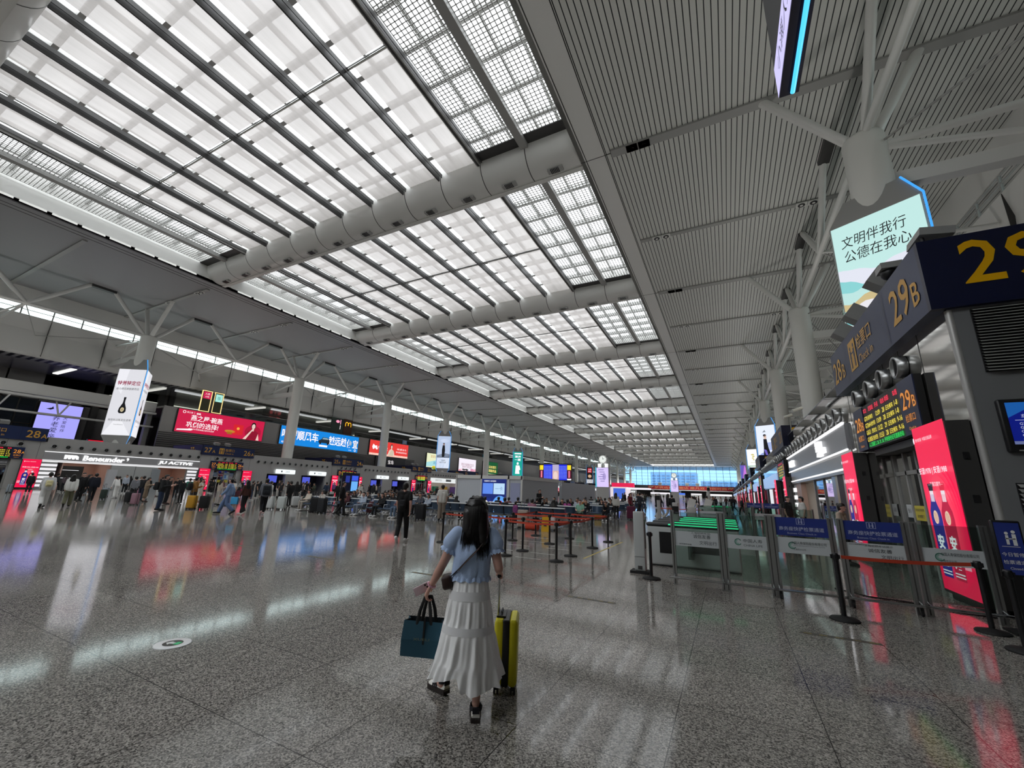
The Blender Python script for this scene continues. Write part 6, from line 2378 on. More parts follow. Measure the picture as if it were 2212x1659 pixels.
def figure_prims(J, s, female=False, sleeve='long', legs='trousers', regs=(0, 1, 2, 3, 4), hands=True, face=True):
    SK, TP, BT, SH, HR = regs
    f = .93 if female else 1.0
    P = []
    def c(a, r0, b, r1, g):
        P.append((Vector(a), r0 * s * f, Vector(b), r1 * s * f, g))
    pv, ch, nk, hd = J['pelvis'], J['chest'], J['neck'], J['head']
    ax = V(1, 0, 0)
    # torso
    for q in (-1, 1):
        c(pv + ax * q * .055 * s, .118, ch + ax * q * .07 * s, .112, TP)
        c(ch + ax * q * .07 * s, .112, J['shL' if q < 0 else 'shR'] + V(-q * .05 * s, 0, -.03 * s), .075, TP)
    c(J['shL'], .062, J['shR'], .062, TP)
    c(nk - V(0, 0, .05 * s), .06, nk + (hd - nk) * .45, .052, SK)
    # head: skull, jaw, nose, ears
    fw = (V(0, 1, 0) + (hd - nk).normalized() * .0)
    c(hd + V(0, -.012, .02) * s, .09, hd + V(0, .015, .012) * s, .084, SK)
    c(hd + V(0, .012, -.03) * s, .07, hd + V(0, .045, -.075) * s, .042, SK)
    if face:
        c(hd + V(0, .09, .0) * s, .010, hd + V(0, .104, -.028) * s, .014, SK)
        for q in (-1, 1):
            c(hd + V(q * .083, .0, .008) * s, .018, hd + V(q * .086, -.006, -.025) * s, .012, SK)
    # arms
    for q, a, e, w in ((-1, 'shL', 'elL', 'wrL'), (1, 'shR', 'elR', 'wrR')):
        A, E_, W = J[a], J[e], J[w]
        if sleeve == 'long':
            c(A, .06, E_, .05, TP); c(E_, .05, W, .04, TP); c(W, .03, W + (W - E_).normalized() * .02 * s, .028, SK)
        else:
            mid = A + (E_ - A) * .62
            c(A, .062, mid, .06, TP); c(mid, .044, E_, .04, SK); c(E_, .04, E_ + (W - E_) * .35, .04, SK); c(E_ + (W - E_) * .35, .04, W, .026, SK)
        if hands:
            P.extend(hand_prims(W, E_, s, q, SK, .7))
        else:
            c(W, .028, W + (W - E_).normalized() * .12 * s, .026, SK)
    # legs
    for q, a, k, n, t in ((-1, 'hipL', 'knL', 'anL', 'toeL'), (1, 'hipR', 'knR', 'anR', 'toeR')):
        A, K, N, T = J[a], J[k], J[n], J[t]
        if legs == 'trousers':
            c(A, .098, K, .074, BT); c(K, .074, N + (K - N) * .1, .06, BT)
        elif legs == 'wide':
            c(A, .102, K, .098, BT); c(K, .098, N + (K - N) * .16, .088, BT)
        elif legs == 'skirt':
            c(A, .1, K + (N - K) * .35, .13, BT); c(K + (N - K) * .3, .05, N, .034, SK)
        elif legs == 'shorts':
            c(A, .1, K, .085, BT); c(K, .055, K + (N - K) * .3, .056, SK); c(K + (N - K) * .3, .056, N, .036, SK)
        c(N + (T - N) * -.28 + V(0, 0, -.03) * s, .05, T, .043, SH)
        c(T, .043, T + (T - N).normalized() * .05 * s, .034, SH)
    return P


def hair_prims(J, s, kind, reg=4):
    hd = J['head']
    P = []
    def c(a, r0, b, r1):
        P.append((hd + V(*a) * s, r0 * s, hd + V(*b) * s, r1 * s, reg))
    c((0, -.03, .036), .092, (0, .006, .054), .082)
    c((0, -.045, .0), .08, (0, -.05, -.045), .062)
    for q in (-1, 1):
        c((q * .055, -.01, .03), .04, (q * .06, -.02, -.015), .034)
    if kind in ('long', 'tail'):
        if kind == 'long':
            for q in (-.055, -.02, .02, .055):
                c((q, -.055, 0), .05, (q * 1.4, -.085, -.19), .048)
                c((q * 1.4, -.085, -.19), .048, (q * 1.5, -.095, -.33), .03)
        else:
            c((0, -.1, .02), .035, (0, -.135, -.2), .03)
    if kind == 'bun':
        c((0, -.09, .08), .045, (0, -.095, .085), .045)
    if kind == 'cap':
        c((0, .0, .07), .085, (0, .06, .065), .07); c((0, .1, .055), .05, (0, .14, .05), .045)
    return P


# ---- crowd figures: one mesh each, materials swapped per copy
CROWD = {}


def crowd_proto(key, voxel=.021, hair='short', female=False, sleeve='long', legs='trousers', **k):
    J, s = skeleton(1.68 if not female else 1.62, **k)
    P = figure_prims(J, s, female, sleeve, legs, hands=False, face=True) + hair_prims(J, s, hair)
    if k.get('pack'):
        ch, pv = J['chest'], J['pelvis']
        for q in (-.07, .07):
            P.append((ch + V(q, -.17, .06) * s, .085 * s, pv + V(q, -.19, .1) * s, .095 * s, 5))
    CROWD[key] = fuse(P, voxel, 3, ['skin', 'top', 'bottom', 'shoe', 'hair', 'pack'], 'person', 8)


mat('pack', '#22252b', .7)
crowd_proto('stand', hair='short')
crowd_proto('standf', hair='long', female=True)
crowd_proto('phone', hair='short', phone=True)
crowd_proto('phonef', hair='tail', female=True, phone=True)
crowd_proto('pack', hair='short', pack=True)
crowd_proto('walk', hair='short', stride=.9)
crowd_proto('walkf', hair='long', female=True, stride=.8, legs='wide')
crowd_proto('tee', hair='short', sleeve='short')
crowd_proto('skirt', hair='long', female=True, legs='skirt')
crowd_proto('sit', hair='short', sit=True)
crowd_proto('sitf', hair='long', female=True, sit=True)
crowd_proto('sitlean', hair='short', sit=True, set=dict(chest=(0, .12, .82), neck=(0, .24, .98), head=(0, .32, 1.09), shL=(-.165, .2, .93), shR=(.165, .2, .93), elL=(-.2, .4, .68), elR=(.2, .4, .68), wrL=(-.08, .58, .66), wrR=(.08, .58, .66)))
CLOTH = {}


def cloth(c):
    if c not in CLOTH:
        CLOTH[c] = mat('cloth_' + c.lstrip('#'), c, .85)
    return CLOTH[c]


SKINS = [mat('skin_light', '#d3a690', .5), mat('skin_mid', '#b98a72', .5)]


def crowd_person(kind, loc, rot, top, bottom, shoe, label, group, scale=1.0, pack='#22252b'):
    o = bpy.data.objects.new('person', CROWD[kind])
    COL.objects.link(o)
    o.location = loc
    o.rotation_euler = (0, 0, rot)
    o.scale = (scale,) * 3
    for sl, m in zip(o.material_slots, (random.choice(SKINS), cloth(top), cloth(bottom), cloth(shoe), HAIR, cloth(pack))):
        sl.link = 'OBJECT'
        sl.material = m
    return tag(o, label, 'person', group)


# ---- detailed people: body, hair, garments and shoes as parts
def detailed(name_label, loc, heading, h=1.7, top='#1b1b1e', bottom='#17181c', shoe='#e4e4e2', hair='short', female=False, sleeve='long', legs='trousers', voxel=.0125, loose=1.0, pack=None, skin='skin', **k):
    t = thing('person', name_label, 'person', loc, heading)
    J, s = skeleton(h, **k)
    P = figure_prims(J, s, female, sleeve, legs, hands=True)
    def part(name, prims, m, vx=voxel, sm=4, grow=1.0, add=0.0):
        if not prims:
            return None
        pr = [(a, r0 * grow + add, b, r1 * grow + add, 0) for a, r0, b, r1, g in prims]
        me = fuse(pr, vx, sm, [m], name, 12, False)
        o = bpy.data.objects.new(name, me)
        COL.objects.link(o)
        o.parent = t
        return o
    # one continuous body under the clothes
    body = []
    for a, r0, b, r1, g in P:
        q = 1.0 if g == 0 else .84
        body.append((a, r0 * q, b, r1 * q, 0))
    part('body', body, skin, min(voxel, .0105), 3)
    part('top', [p for p in P if p[4] == 1], cloth(top), grow=1.04 * loose, add=.004)
    lg = [p for p in P if p[4] == 2]
    pv = J['pelvis']
    lg += [(pv + V(-.06, 0, -.02) * s, .112 * s, pv + V(.06, 0, -.02) * s, .112 * s, 2)]
    part('skirt' if legs == 'skirt' else ('shorts' if legs == 'shorts' else 'trousers'), lg, cloth(bottom), grow=1.02)
    sh = [p for p in P if p[4] == 3]
    for i in (0, 1):
        part('shoe', sh[i * 2:i * 2 + 2], cloth(shoe), .011, 3)
    part('hair', hair_prims(J, s, hair), HAIR, .0115, 3)
    hd = J['head']
    for q in (-1, 1):
        o = MB().ball(hd + V(q * .034, .082, .018) * s, (.011 * s, .006 * s, .007 * s), 'eye', 8, 6).build('eye', t, world=False)
    MB().ball(hd + V(0, .083, -.052) * s, (.02 * s, .006 * s, .006 * s), 'lip', 8, 6).build('mouth', t, world=False)
    return t, J, s


def rotv(p, a):
    c, s = math.cos(a), math.sin(a)
    return V(p[0] * c - p[1] * s, p[0] * s + p[1] * c, p[2])


def backpack(loc, heading, label, colour, z=1.18, size=(.15, .11, .21), back=-.23):
    """a bag carried on the back: a thing of its own"""
    p = Vector(loc) + rotv((0, back, z), heading)
    t = thing('backpack', label, 'backpack', (p.x, p.y, p.z - size[2]), heading)
    w_, d, hh = size
    MB().bbox((-w_, -d, 0), (w_, d, hh * 2), .05, cloth(colour)).build('bag_body', t, world=False)
    MB().bbox((-w_ * .75, -d - .04, .05), (w_ * .75, -d + .02, hh * .95), .03, cloth(colour)).build('pocket', t, world=False)
    for q in (-1, 1):
        MB().tube([(q * w_ * .6, d - .01, hh * 1.9), (q * w_ * .75, d + .1, hh * 2.05), (q * w_ * .8, d + .2, hh * 1.5), (q * w_ * .75, d + .03, .1)], [(.02, .006)] * 4, 'black_rubber', 8).build('strap', t, world=False)
    return t


_SC = []


def suitcase(loc, rot, label, colour, group=None, size=(.42, .26, .62), handle=True, s=1.0):
    """upright wheeled case: shell, trim, handle, wheels"""
    if not _SC:
        t = thing('suitcase', label, 'suitcase', (0, 0, 0))
        w_, d, hh = .21, .13, .62
        mat('case_shell', '#888888', .35)
        MB().bbox((-w_, -d, .07), (w_, d, .07 + hh), .05, 'case_shell').build('shell', t, world=False)
        m = MB().bbox((-w_ - .004, -.018, .066), (w_ + .004, .018, .074 + hh), .015, 'black_plastic'); m.build('zip_band', t, world=False)
        m = MB()
        for i in range(5):
            for q in (-1, 1):
                x = -w_ + .07 + i * .07
                m.box((x - .008, q * d - .004, .16), (x + .008, q * d + .004, hh - .02), 'case_shell')
        m.build('rib', t, world=False)
        for x in (-.16, .16):
            for y in (-.09, .09):
                m = MB().tube([(x - .022, y, .03), (x + .022, y, .03)], .03, 'black_rubber', 12); m.box((x - .012, y - .012, .03), (x + .012, y + .012, .08), 'black_plastic'); m.build('wheel', t, world=False)
        m = MB()
        for x in (-.07, .07):
            m.tube([(x, -d + .03, .68), (x, -d + .03, .98)], .008, 'chrome', 8)
        m.build('telescopic_rod', t, world=False)
        m = MB().tube([(-.09, -d + .03, .985), (.09, -d + .03, .985)], .014, 'black_plastic', 8); m.build('grip', t, world=False)
        _SC.append(remember(t))
        t.location = (0, -60, -20)
    o = dup(_SC[0], loc, rot, label, group, {'case_shell': cloth(colour)})
    o.scale = (s, s, s)
    return o


def drop_case_proto():
    if _SC:
        for c in KIDS[_SC[0].name]:
            bpy.data.objects.remove(c)
        bpy.data.objects.remove(_SC[0])
# ---------------------------------------------------------------- the woman walking away in the foreground
HO, HROT = V(-1.82, 3.12, 0), math.atan2(.5075, .862)


def xform(mb, M):
    mb.v = [tuple(M @ Vector(p)) for p in mb.v]
    return mb


def shoe_parts(t, heel, toe, pitch, roll=0.0):
    """low trainer: white upper, dark collar and stripes, dark sole"""
    heel, toe = Vector(heel), Vector(toe)
    d = (toe - heel)
    yaw = math.atan2(-d.x, d.y)
    M = Matrix.Translation(heel) @ Matrix.Rotation(yaw, 4, 'Z') @ Matrix.Rotation(-pitch, 4, 'X') @ Matrix.Rotation(roll, 4, 'Y')
    L = .25
    prof = [(0, .03), (.03, .034), (.08, .033), (.13, .035), (.18, .042), (.22, .036), (.245, .02)]
    sole = [[V(sx * w_ * 1.08, y - .02, z) for sx, z in ((-1, 0), (1, 0), (1, .036), (-1, .036))] for y, w_ in prof]
    r = thing('x', None, None) if 0 else None
    mb = MB(); mb.loft(sole, mat('shoe_sole', '#2a221e', .6), False, True)
    s_ = xform(mb, M).build('shoe', t, world=False)
    hs = [.085, .09, .082, .088, .062, .05, .036]
    rings = []
    for (y, w_), h in zip(prof, hs):
        rings.append([V(w_ * math.cos(a) * (1.0 if math.sin(a) < .5 else .86), y - .02, .022 + max(0, math.sin(a)) * (h - .022)) for a in [PI * i / 10 for i in range(11)]])
    mb = MB(); mb.loft(rings, mat('shoe_white', '#e9e6df', .55), True, False, closed=False)
    mb.add(rings[0], [tuple(range(11))], 'shoe_white'); mb.add(rings[-1], [tuple(reversed(range(11)))], 'shoe_white')
    u = xform(mb, M).build('upper', s_, world=False)
    mb = MB()
    mb.loft([mb.ring((0, .025, .07), (0, 0, 1), (.036, .045), 16), mb.ring((0, .022, .098), (0, .0, 1), (.036, .047), 16), mb.ring((0, .022, .098), (0, 0, 1), (.029, .04), 16)], mat('shoe_navy', '#12131c', .7), True)
    mb.box((-.026, -.026, .062), (.026, -.018, .1), 'shoe_navy')
    xform(mb, M).build('collar', s_, world=False)
    mb = MB()
    for i in range(3):
        for sx in (-1, 1):
            y = .075 + i * .022
            mb.box((sx * .036 - .004, y, .028), (sx * .036 + .004, y + .009, .068), 'shoe_navy')
    xform(mb, M).build('side_stripe', s_, world=False)
    return s_


def hero():
    t = thing('person', 'person walking away in a pale blue puff-sleeve blouse and long white tiered skirt', 'person', HO, HROT)
    s = .95
    J = dict(pelvis=(-.108, 0, .84), chest=(-.098, -.005, 1.13), neck=(-.088, .0, 1.33), head=(-.088, .03, 1.468), shL=(-.232, 0, 1.282), shR=(.05, 0, 1.285),
             elL=(-.338, .02, 1.045), elR=(.118, -.04, 1.035), wrL=(-.425, .08, .868), wrR=(.13, .15, .972), hipL=(-.175, 0, .8), hipR=(-.035, 0, .8),
             knL=(-.25, .2, .46), knR=(-.02, .0, .45), anL=(-.3, .315, .1), anR=(-.015, -.06, .13), toeL=(-.41, .46, .04), toeR=(-.03, .07, .04))
    J = {k: V(*p) for k, p in J.items()}
    P = []
    def c(a, r0, b, r1):
        P.append((Vector(a), r0, Vector(b), r1, 0))
    pv, ch, nk, hd = J['pelvis'], J['chest'], J['neck'], J['head']
    for q in (-1, 1):
        c(pv + V(q * .055, 0, 0), .095, pv + V(q * .04, 0, .16), .08); c(pv + V(q * .04, 0, .16), .08, ch + V(q * .05, 0, 0), .085)
        c(ch + V(q * .05, 0, .03), .08, J['shL' if q < 0 else 'shR'] - V(q * .03, 0, .03), .05)
    c(J['shL'], .046, J['shR'], .046)
    c(pv, .095, ch, .085); c(ch, .085, nk - V(0, 0, .04), .05)
    c(nk - V(0, 0, .05), .05, nk + (hd - nk) * .5, .045)
    c(hd + V(0, -.012, .018), .084, hd + V(0, .014, .01), .079); c(hd + V(0, .012, -.03), .064, hd + V(0, .042, -.072), .036)
    c(hd + V(0, .086, 0), .009, hd + V(0, .098, -.026), .013)
    for q in (-1, 1):
        c(hd + V(q * .078, 0, .006), .017, hd + V(q * .081, -.006, -.024), .011)
    for a, e, w, sd in (('shL', 'elL', 'wrL', -1), ('shR', 'elR', 'wrR', 1)):
        A, E_, W = J[a], J[e], J[w]
        c(A, .05, A + (E_ - A) * .5, .043); c(A + (E_ - A) * .5, .043, E_, .036); c(E_, .036, E_ + (W - E_) * .4, .036); c(E_ + (W - E_) * .4, .036, W, .024)
    # left hand: hangs with the bag loops in the fingers, right hand closed round the case grip
    W, E_ = J['wrL'], J['elL']
    d = (W - E_).normalized()
    P += hand_prims(W, E_, .92, -1, 0, 1.15)
    g = V(.137, .235, .93)
    W = J['wrR']
    for q in (-.02, 0, .02):
        c(W, .018, g + V(q * .2, -.03, .022 + q * .0), .016)
    for i in range(4):
        x = g + V(.0, -.035 + i * .022, 0)
        a0 = x + V(-.018, 0, .022); a1 = x + V(.022, .0, .016); a2 = x + V(.022, 0, -.016); a3 = x + V(-.004, 0, -.024)
        c(a0, .0092, a1, .0088); c(a1, .0088, a2, .0082); c(a2, .0082, a3, .0072)
    c(g + V(-.012, -.045, .024), .011, g + V(-.026, -.01, .006), .0095); c(g + V(-.026, -.01, .006), .0095, g + V(-.02, .022, -.008), .0082)
    for a, k, n, h in (('hipL', 'knL', 'anL', 'toeL'), ('hipR', 'knR', 'anR', 'toeR')):
        A, K, N, T = J[a], J[k], J[n], J[h]
        c(A, .085, K, .055); c(K, .052, K + (N - K) * .35, .052); c(K + (N - K) * .35, .05, N, .031); c(N - V(0, 0, .03), .03, N + (T - N) * .55, .024)
    me = fuse(P, .0058, 4, ['skin'], 'body', 14, False)
    o = bpy.data.objects.new('body', me); COL.objects.link(o); o.parent = t
    # blouse
    bl = mat('blouse_blue', '#b2c8ec', .85)
    nt = bl.node_tree; b = nt.nodes['Principled BSDF']
    v = nt.nodes.new('ShaderNodeTexVoronoi'); v.inputs['Scale'].default_value = 150
    tc = nt.nodes.new('ShaderNodeTexCoord'); nt.links.new(tc.outputs['Object'], v.inputs['Vector'])
    bp = nt.nodes.new('ShaderNodeBump'); bp.inputs['Strength'].default_value = .45; bp.inputs['Distance'].default_value = .003
    nt.links.new(v.outputs['Distance'], bp.inputs['Height']); nt.links.new(bp.outputs[0], b.inputs['Normal'])
    G = []
    def gg(a, r0, b_, r1):
        G.append((Vector(a), r0, Vector(b_), r1, 0))
    for q in (-1, 1):
        gg(V(-.108 + q * .068, 0, .975), .088, ch + V(q * .06, 0, -.03), .094); gg(ch + V(q * .06, 0, -.03), .094, J['shL' if q < 0 else 'shR'] - V(q * .035, 0, .035), .06)
    gg(J['shL'] + V(.02, 0, -.008), .058, J['shR'] + V(-.02, 0, -.008), .058)
    gg(V(-.108, -.005, .97), .104, ch + V(0, -.005, .02), .106); gg(ch + V(0, -.005, .02), .106, nk + V(0, -.008, -.075), .075); gg(nk + V(-.03, -.012, -.07), .06, nk + V(.03, -.012, -.07), .06)
    for a, e, sd in (('shL', 'elL', -1), ('shR', 'elR', 1)):
        A, E_ = J[a], J[e]
        gg(A, .062, A + (E_ - A) * .3 + V(sd * .01, 0, 0), .075); gg(A + (E_ - A) * .3 + V(sd * .01, 0, 0), .075, A + (E_ - A) * .42, .062)
    me = fuse(G, .0075, 5, [bl], 'top', 14, False)
    o = bpy.data.objects.new('top', me); COL.objects.link(o); o.parent = t
    for a, e in (('shL', 'elL'), ('shR', 'elR')):
        A, E_ = J[a], J[e]
        d = (E_ - A).normalized()
        ctr = A + (E_ - A) * .42
        mb = MB()
        rings = []
        for j, (q, r) in enumerate(((-.01, .062), (.005, .056), (.015, .06), (.045, .072))):
            ring = mb.ring(ctr + d * q, d, 1.0, 48)
            rings.append([ctr + d * (q + (.007 * math.sin(i * 2.1) if j == 3 else 0)) + (p - ctr - d * q) * (r * (1 + (.12 if j == 3 else .03) * math.sin(i * PI / 3))) for i, p in enumerate(ring)])
        mb.loft(rings, bl, True)
        mb.build('cuff_ruffle', t, world=False)
    mb = MB()
    rings = []
    for j, (z, k) in enumerate(((.995, 1.0), (.975, .985), (.965, 1.03), (.935, 1.1))):
        rings.append([V(-.108 + .152 * k * math.cos(a) * (1 + (.035 * math.sin(a * 22) if j > 1 else 0)), .1 * k * math.sin(a) * (1 + (.05 * math.sin(a * 22) if j > 1 else 0)), z + (.006 * math.sin(a * 13) if j == 3 else 0)) for a in [2 * PI * i / 96 for i in range(96)]])
    mb.loft(rings, bl, True)
    mb.build('hem_ruffle', t, world=False)
    # skirt: gathered tiers with flat lace bands, swinging with the step
    sk = mat('skirt_white', '#fafafa', .8)
    N = 160
    def hem(a):
        x, y = math.cos(a), math.sin(a)
        u = min(1, max(0, (x + .34) / .3)); u = u * u * (3 - 2 * u)
        back = .3 + (.192 - .3) * u + .03 * max(0, x - .35) / .65
        if x < -.34:
            back = .3 - .06 * min(1, (-.34 - x) / .4)
        k = min(1, max(0, .5 - y * 1.6))
        return back * k + .235 * (1 - k) + .006 * math.sin(a * 23)
    tiers = [(.955, 0, .0), (.945, 0, .12), (.875, .0, .35), (.865, .004, .0), (.80, .002, .0), (.79, .006, .15), (.70, 0, .8), (.63, 0, .55), (.62, .005, .0), (.565, .004, .0), (.555, .009, .3), (.46, 0, .9), (.36, 0, .7), (.35, .008, .3), (.29, .0, .9), (0.0, 0, 1.1)]
    rings = []
    for j, (z0, step, fold) in enumerate(tiers):
        row = []
        for i in range(N):
            a = 2 * PI * i / N
            zz = z0 if j < len(tiers) - 3 else None
            f_ = (.955 - (z0 if j < len(tiers) - 1 else .2)) / .755
            if zz is None:
                k = j - (len(tiers) - 3)
                top = .36
                zz = top + (hem(a) - top) * (.06, .45, 1.0)[k]
                f_ = (.955 - zz) / .755
            cx = -.108 + .012 * f_
            cy = .0 + .10 * f_ * f_
            ax = .142 + .06 * f_ + .085 * f_ ** 1.7
            ay = .098 + .12 * f_ + .06 * f_ ** 2
            w_ = fold * (.012 * math.sin(a * 17 + j * .4) + .009 * math.sin(a * 29 + 1.3 * j) + .014 * f_ * math.sin(a * 9 + .8))
            ext = 1 + (.10 * f_ ** 2 if math.cos(a) < -.4 else 0) * (-math.cos(a) - .4)
            row.append(V(cx + (ax * ext + step + w_) * math.cos(a), cy + (ay + step + w_) * math.sin(a), zz))
        rings.append(row)
    mb = MB(); mb.loft(rings, sk, True)
    o = mb.build('skirt', t, world=False)
    lace = mat('lace_white', '#e9e9ea', .85)
    for j0, j1 in ((3, 4), (8, 9)):
        mb = MB(); mb.loft([[p + (p - V(-.1, .02, p.z)).normalized() * .004 for p in rings[j0]], [p + (p - V(-.1, .02, p.z)).normalized() * .004 for p in rings[j1]]], lace, True); mb.build('lace_band', t, world=False)
    sd = o.modifiers.new('subdivide', 'SUBSURF'); sd.levels = 1; sd.render_levels = 1
    # shoes
    shoe_parts(t, (-.012, -.1, .0), (-.02, .17, .0), -.03)
    shoe_parts(t, (-.27, .3, .012), (-.47, .52, .0), .06, .0)
    # long dark hair
    H = []
    def hc(a, r0, b_, r1):
        H.append((hd + V(*a), r0, hd + V(*b_), r1, 0))
    hc((0, -.03, .03), .092, (0, .005, .038), .084); hc((0, -.045, .0), .086, (0, -.05, -.06), .078)
    for q in (-1, 1):
        hc((q * .055, -.005, .02), .045, (q * .068, -.025, -.06), .04)
    hc((-.05, -.055, -.02), .06, (-.055, -.08, -.15), .05); hc((.04, -.06, -.02), .064, (.055, -.09, -.16), .058); hc((-.055, -.08, -.15), .045, (-.07, -.1, -.2), .016)
    hc((.055, -.09, -.16), .052, (.068, -.115, -.22), .042); hc((.068, -.115, -.22), .04, (.06, -.12, -.265), .018); hc((0, -.07, -.08), .06, (.01, -.09, -.15), .045)
    me = fuse(H, .0075, 3, [mat('hair_hero', '#14100f', .38)], 'hair', 14, False)
    o = bpy.data.objects.new('hair', me); COL.objects.link(o); o.parent = t
    rnd = random.Random(3)
    mb = MB()
    for i in range(300):
        ph = rnd.uniform(-2.0, 2.0)
        sx, sy = math.sin(ph), -math.cos(ph)
        ln = .17 + .11 * rnd.random() + (.05 if sx > .1 else -.03)
        if sy > .1:
            ln = .1 + .05 * rnd.random()
        R_ = .097 + rnd.uniform(-.003, .003)
        pts = [hd + V(.004 * sx, -.02, .122), hd + V(sx * R_ * .6, -.022 + sy * R_ * .6, .1), hd + V(sx * R_ * .98, -.025 + sy * R_ * .98, .03), hd + V(sx * R_ * 1.0, -.03 + sy * R_ * 1.05, -.06)]
        e = hd + V(sx * R_ * 1.0 + rnd.uniform(-.02, .02) + .012, -.045 + sy * R_ * .8, -.06 - ln)
        pts += [(pts[-1] + e) / 2 + V(sx * .006, sy * .012, 0), e]
        mb.tube(pts, [.002, .0035, .0042, .0042, .0036, .001], 'hair_hero', 4)
    mb.build('hair_strands', t, world=False)
    mb = MB()
    for i in range(200):
        u = rnd.uniform(-1, 1)
        x0, y0 = u * .085, -.05 - .04 * (1 - u * u)
        ln = .2 + .1 * rnd.random() + (.06 if u > .1 else -.05 if u > -.5 else 0)
        x1 = x0 * (1.15 + .3 * rnd.random()) + rnd.uniform(-.015, .015) + .01
        pts = [hd + V(x0, y0 - .02, -.02), hd + V((x0 + x1) / 2 + rnd.uniform(-.008, .008), y0 - .045, -.02 - ln * .5), hd + V(x1, y0 - .055 + rnd.uniform(-.01, .015), -.02 - ln)]
        mb.tube(pts, [.0042, .0034, .0007], 'hair_hero', 4)
    mb.build('hair_strands', t, world=False)
    # bead bracelet
    mb = MB()
    W, E_ = J['wrL'], J['elL']
    d = (W - E_).normalized()
    for p in mb.ring(W - d * .005, d, .031, 16):
        mb.ball(p, .0085, mat('bead_pink', '#d7a2b4', .3), 8, 6)
    mb.build('bracelet', t, world=False)
    for q in (-1, 1):
        MB().ball(hd + V(q * .032, .078, .016), (.01, .006, .006), 'eye', 8, 6).build('eye', t, world=False)
    MB().ball(hd + V(0, .078, -.05), (.018, .005, .005), 'lip', 8, 6).build('mouth', t, world=False)
    return t


def lw(p):
    return HO + rotv(p, HROT)


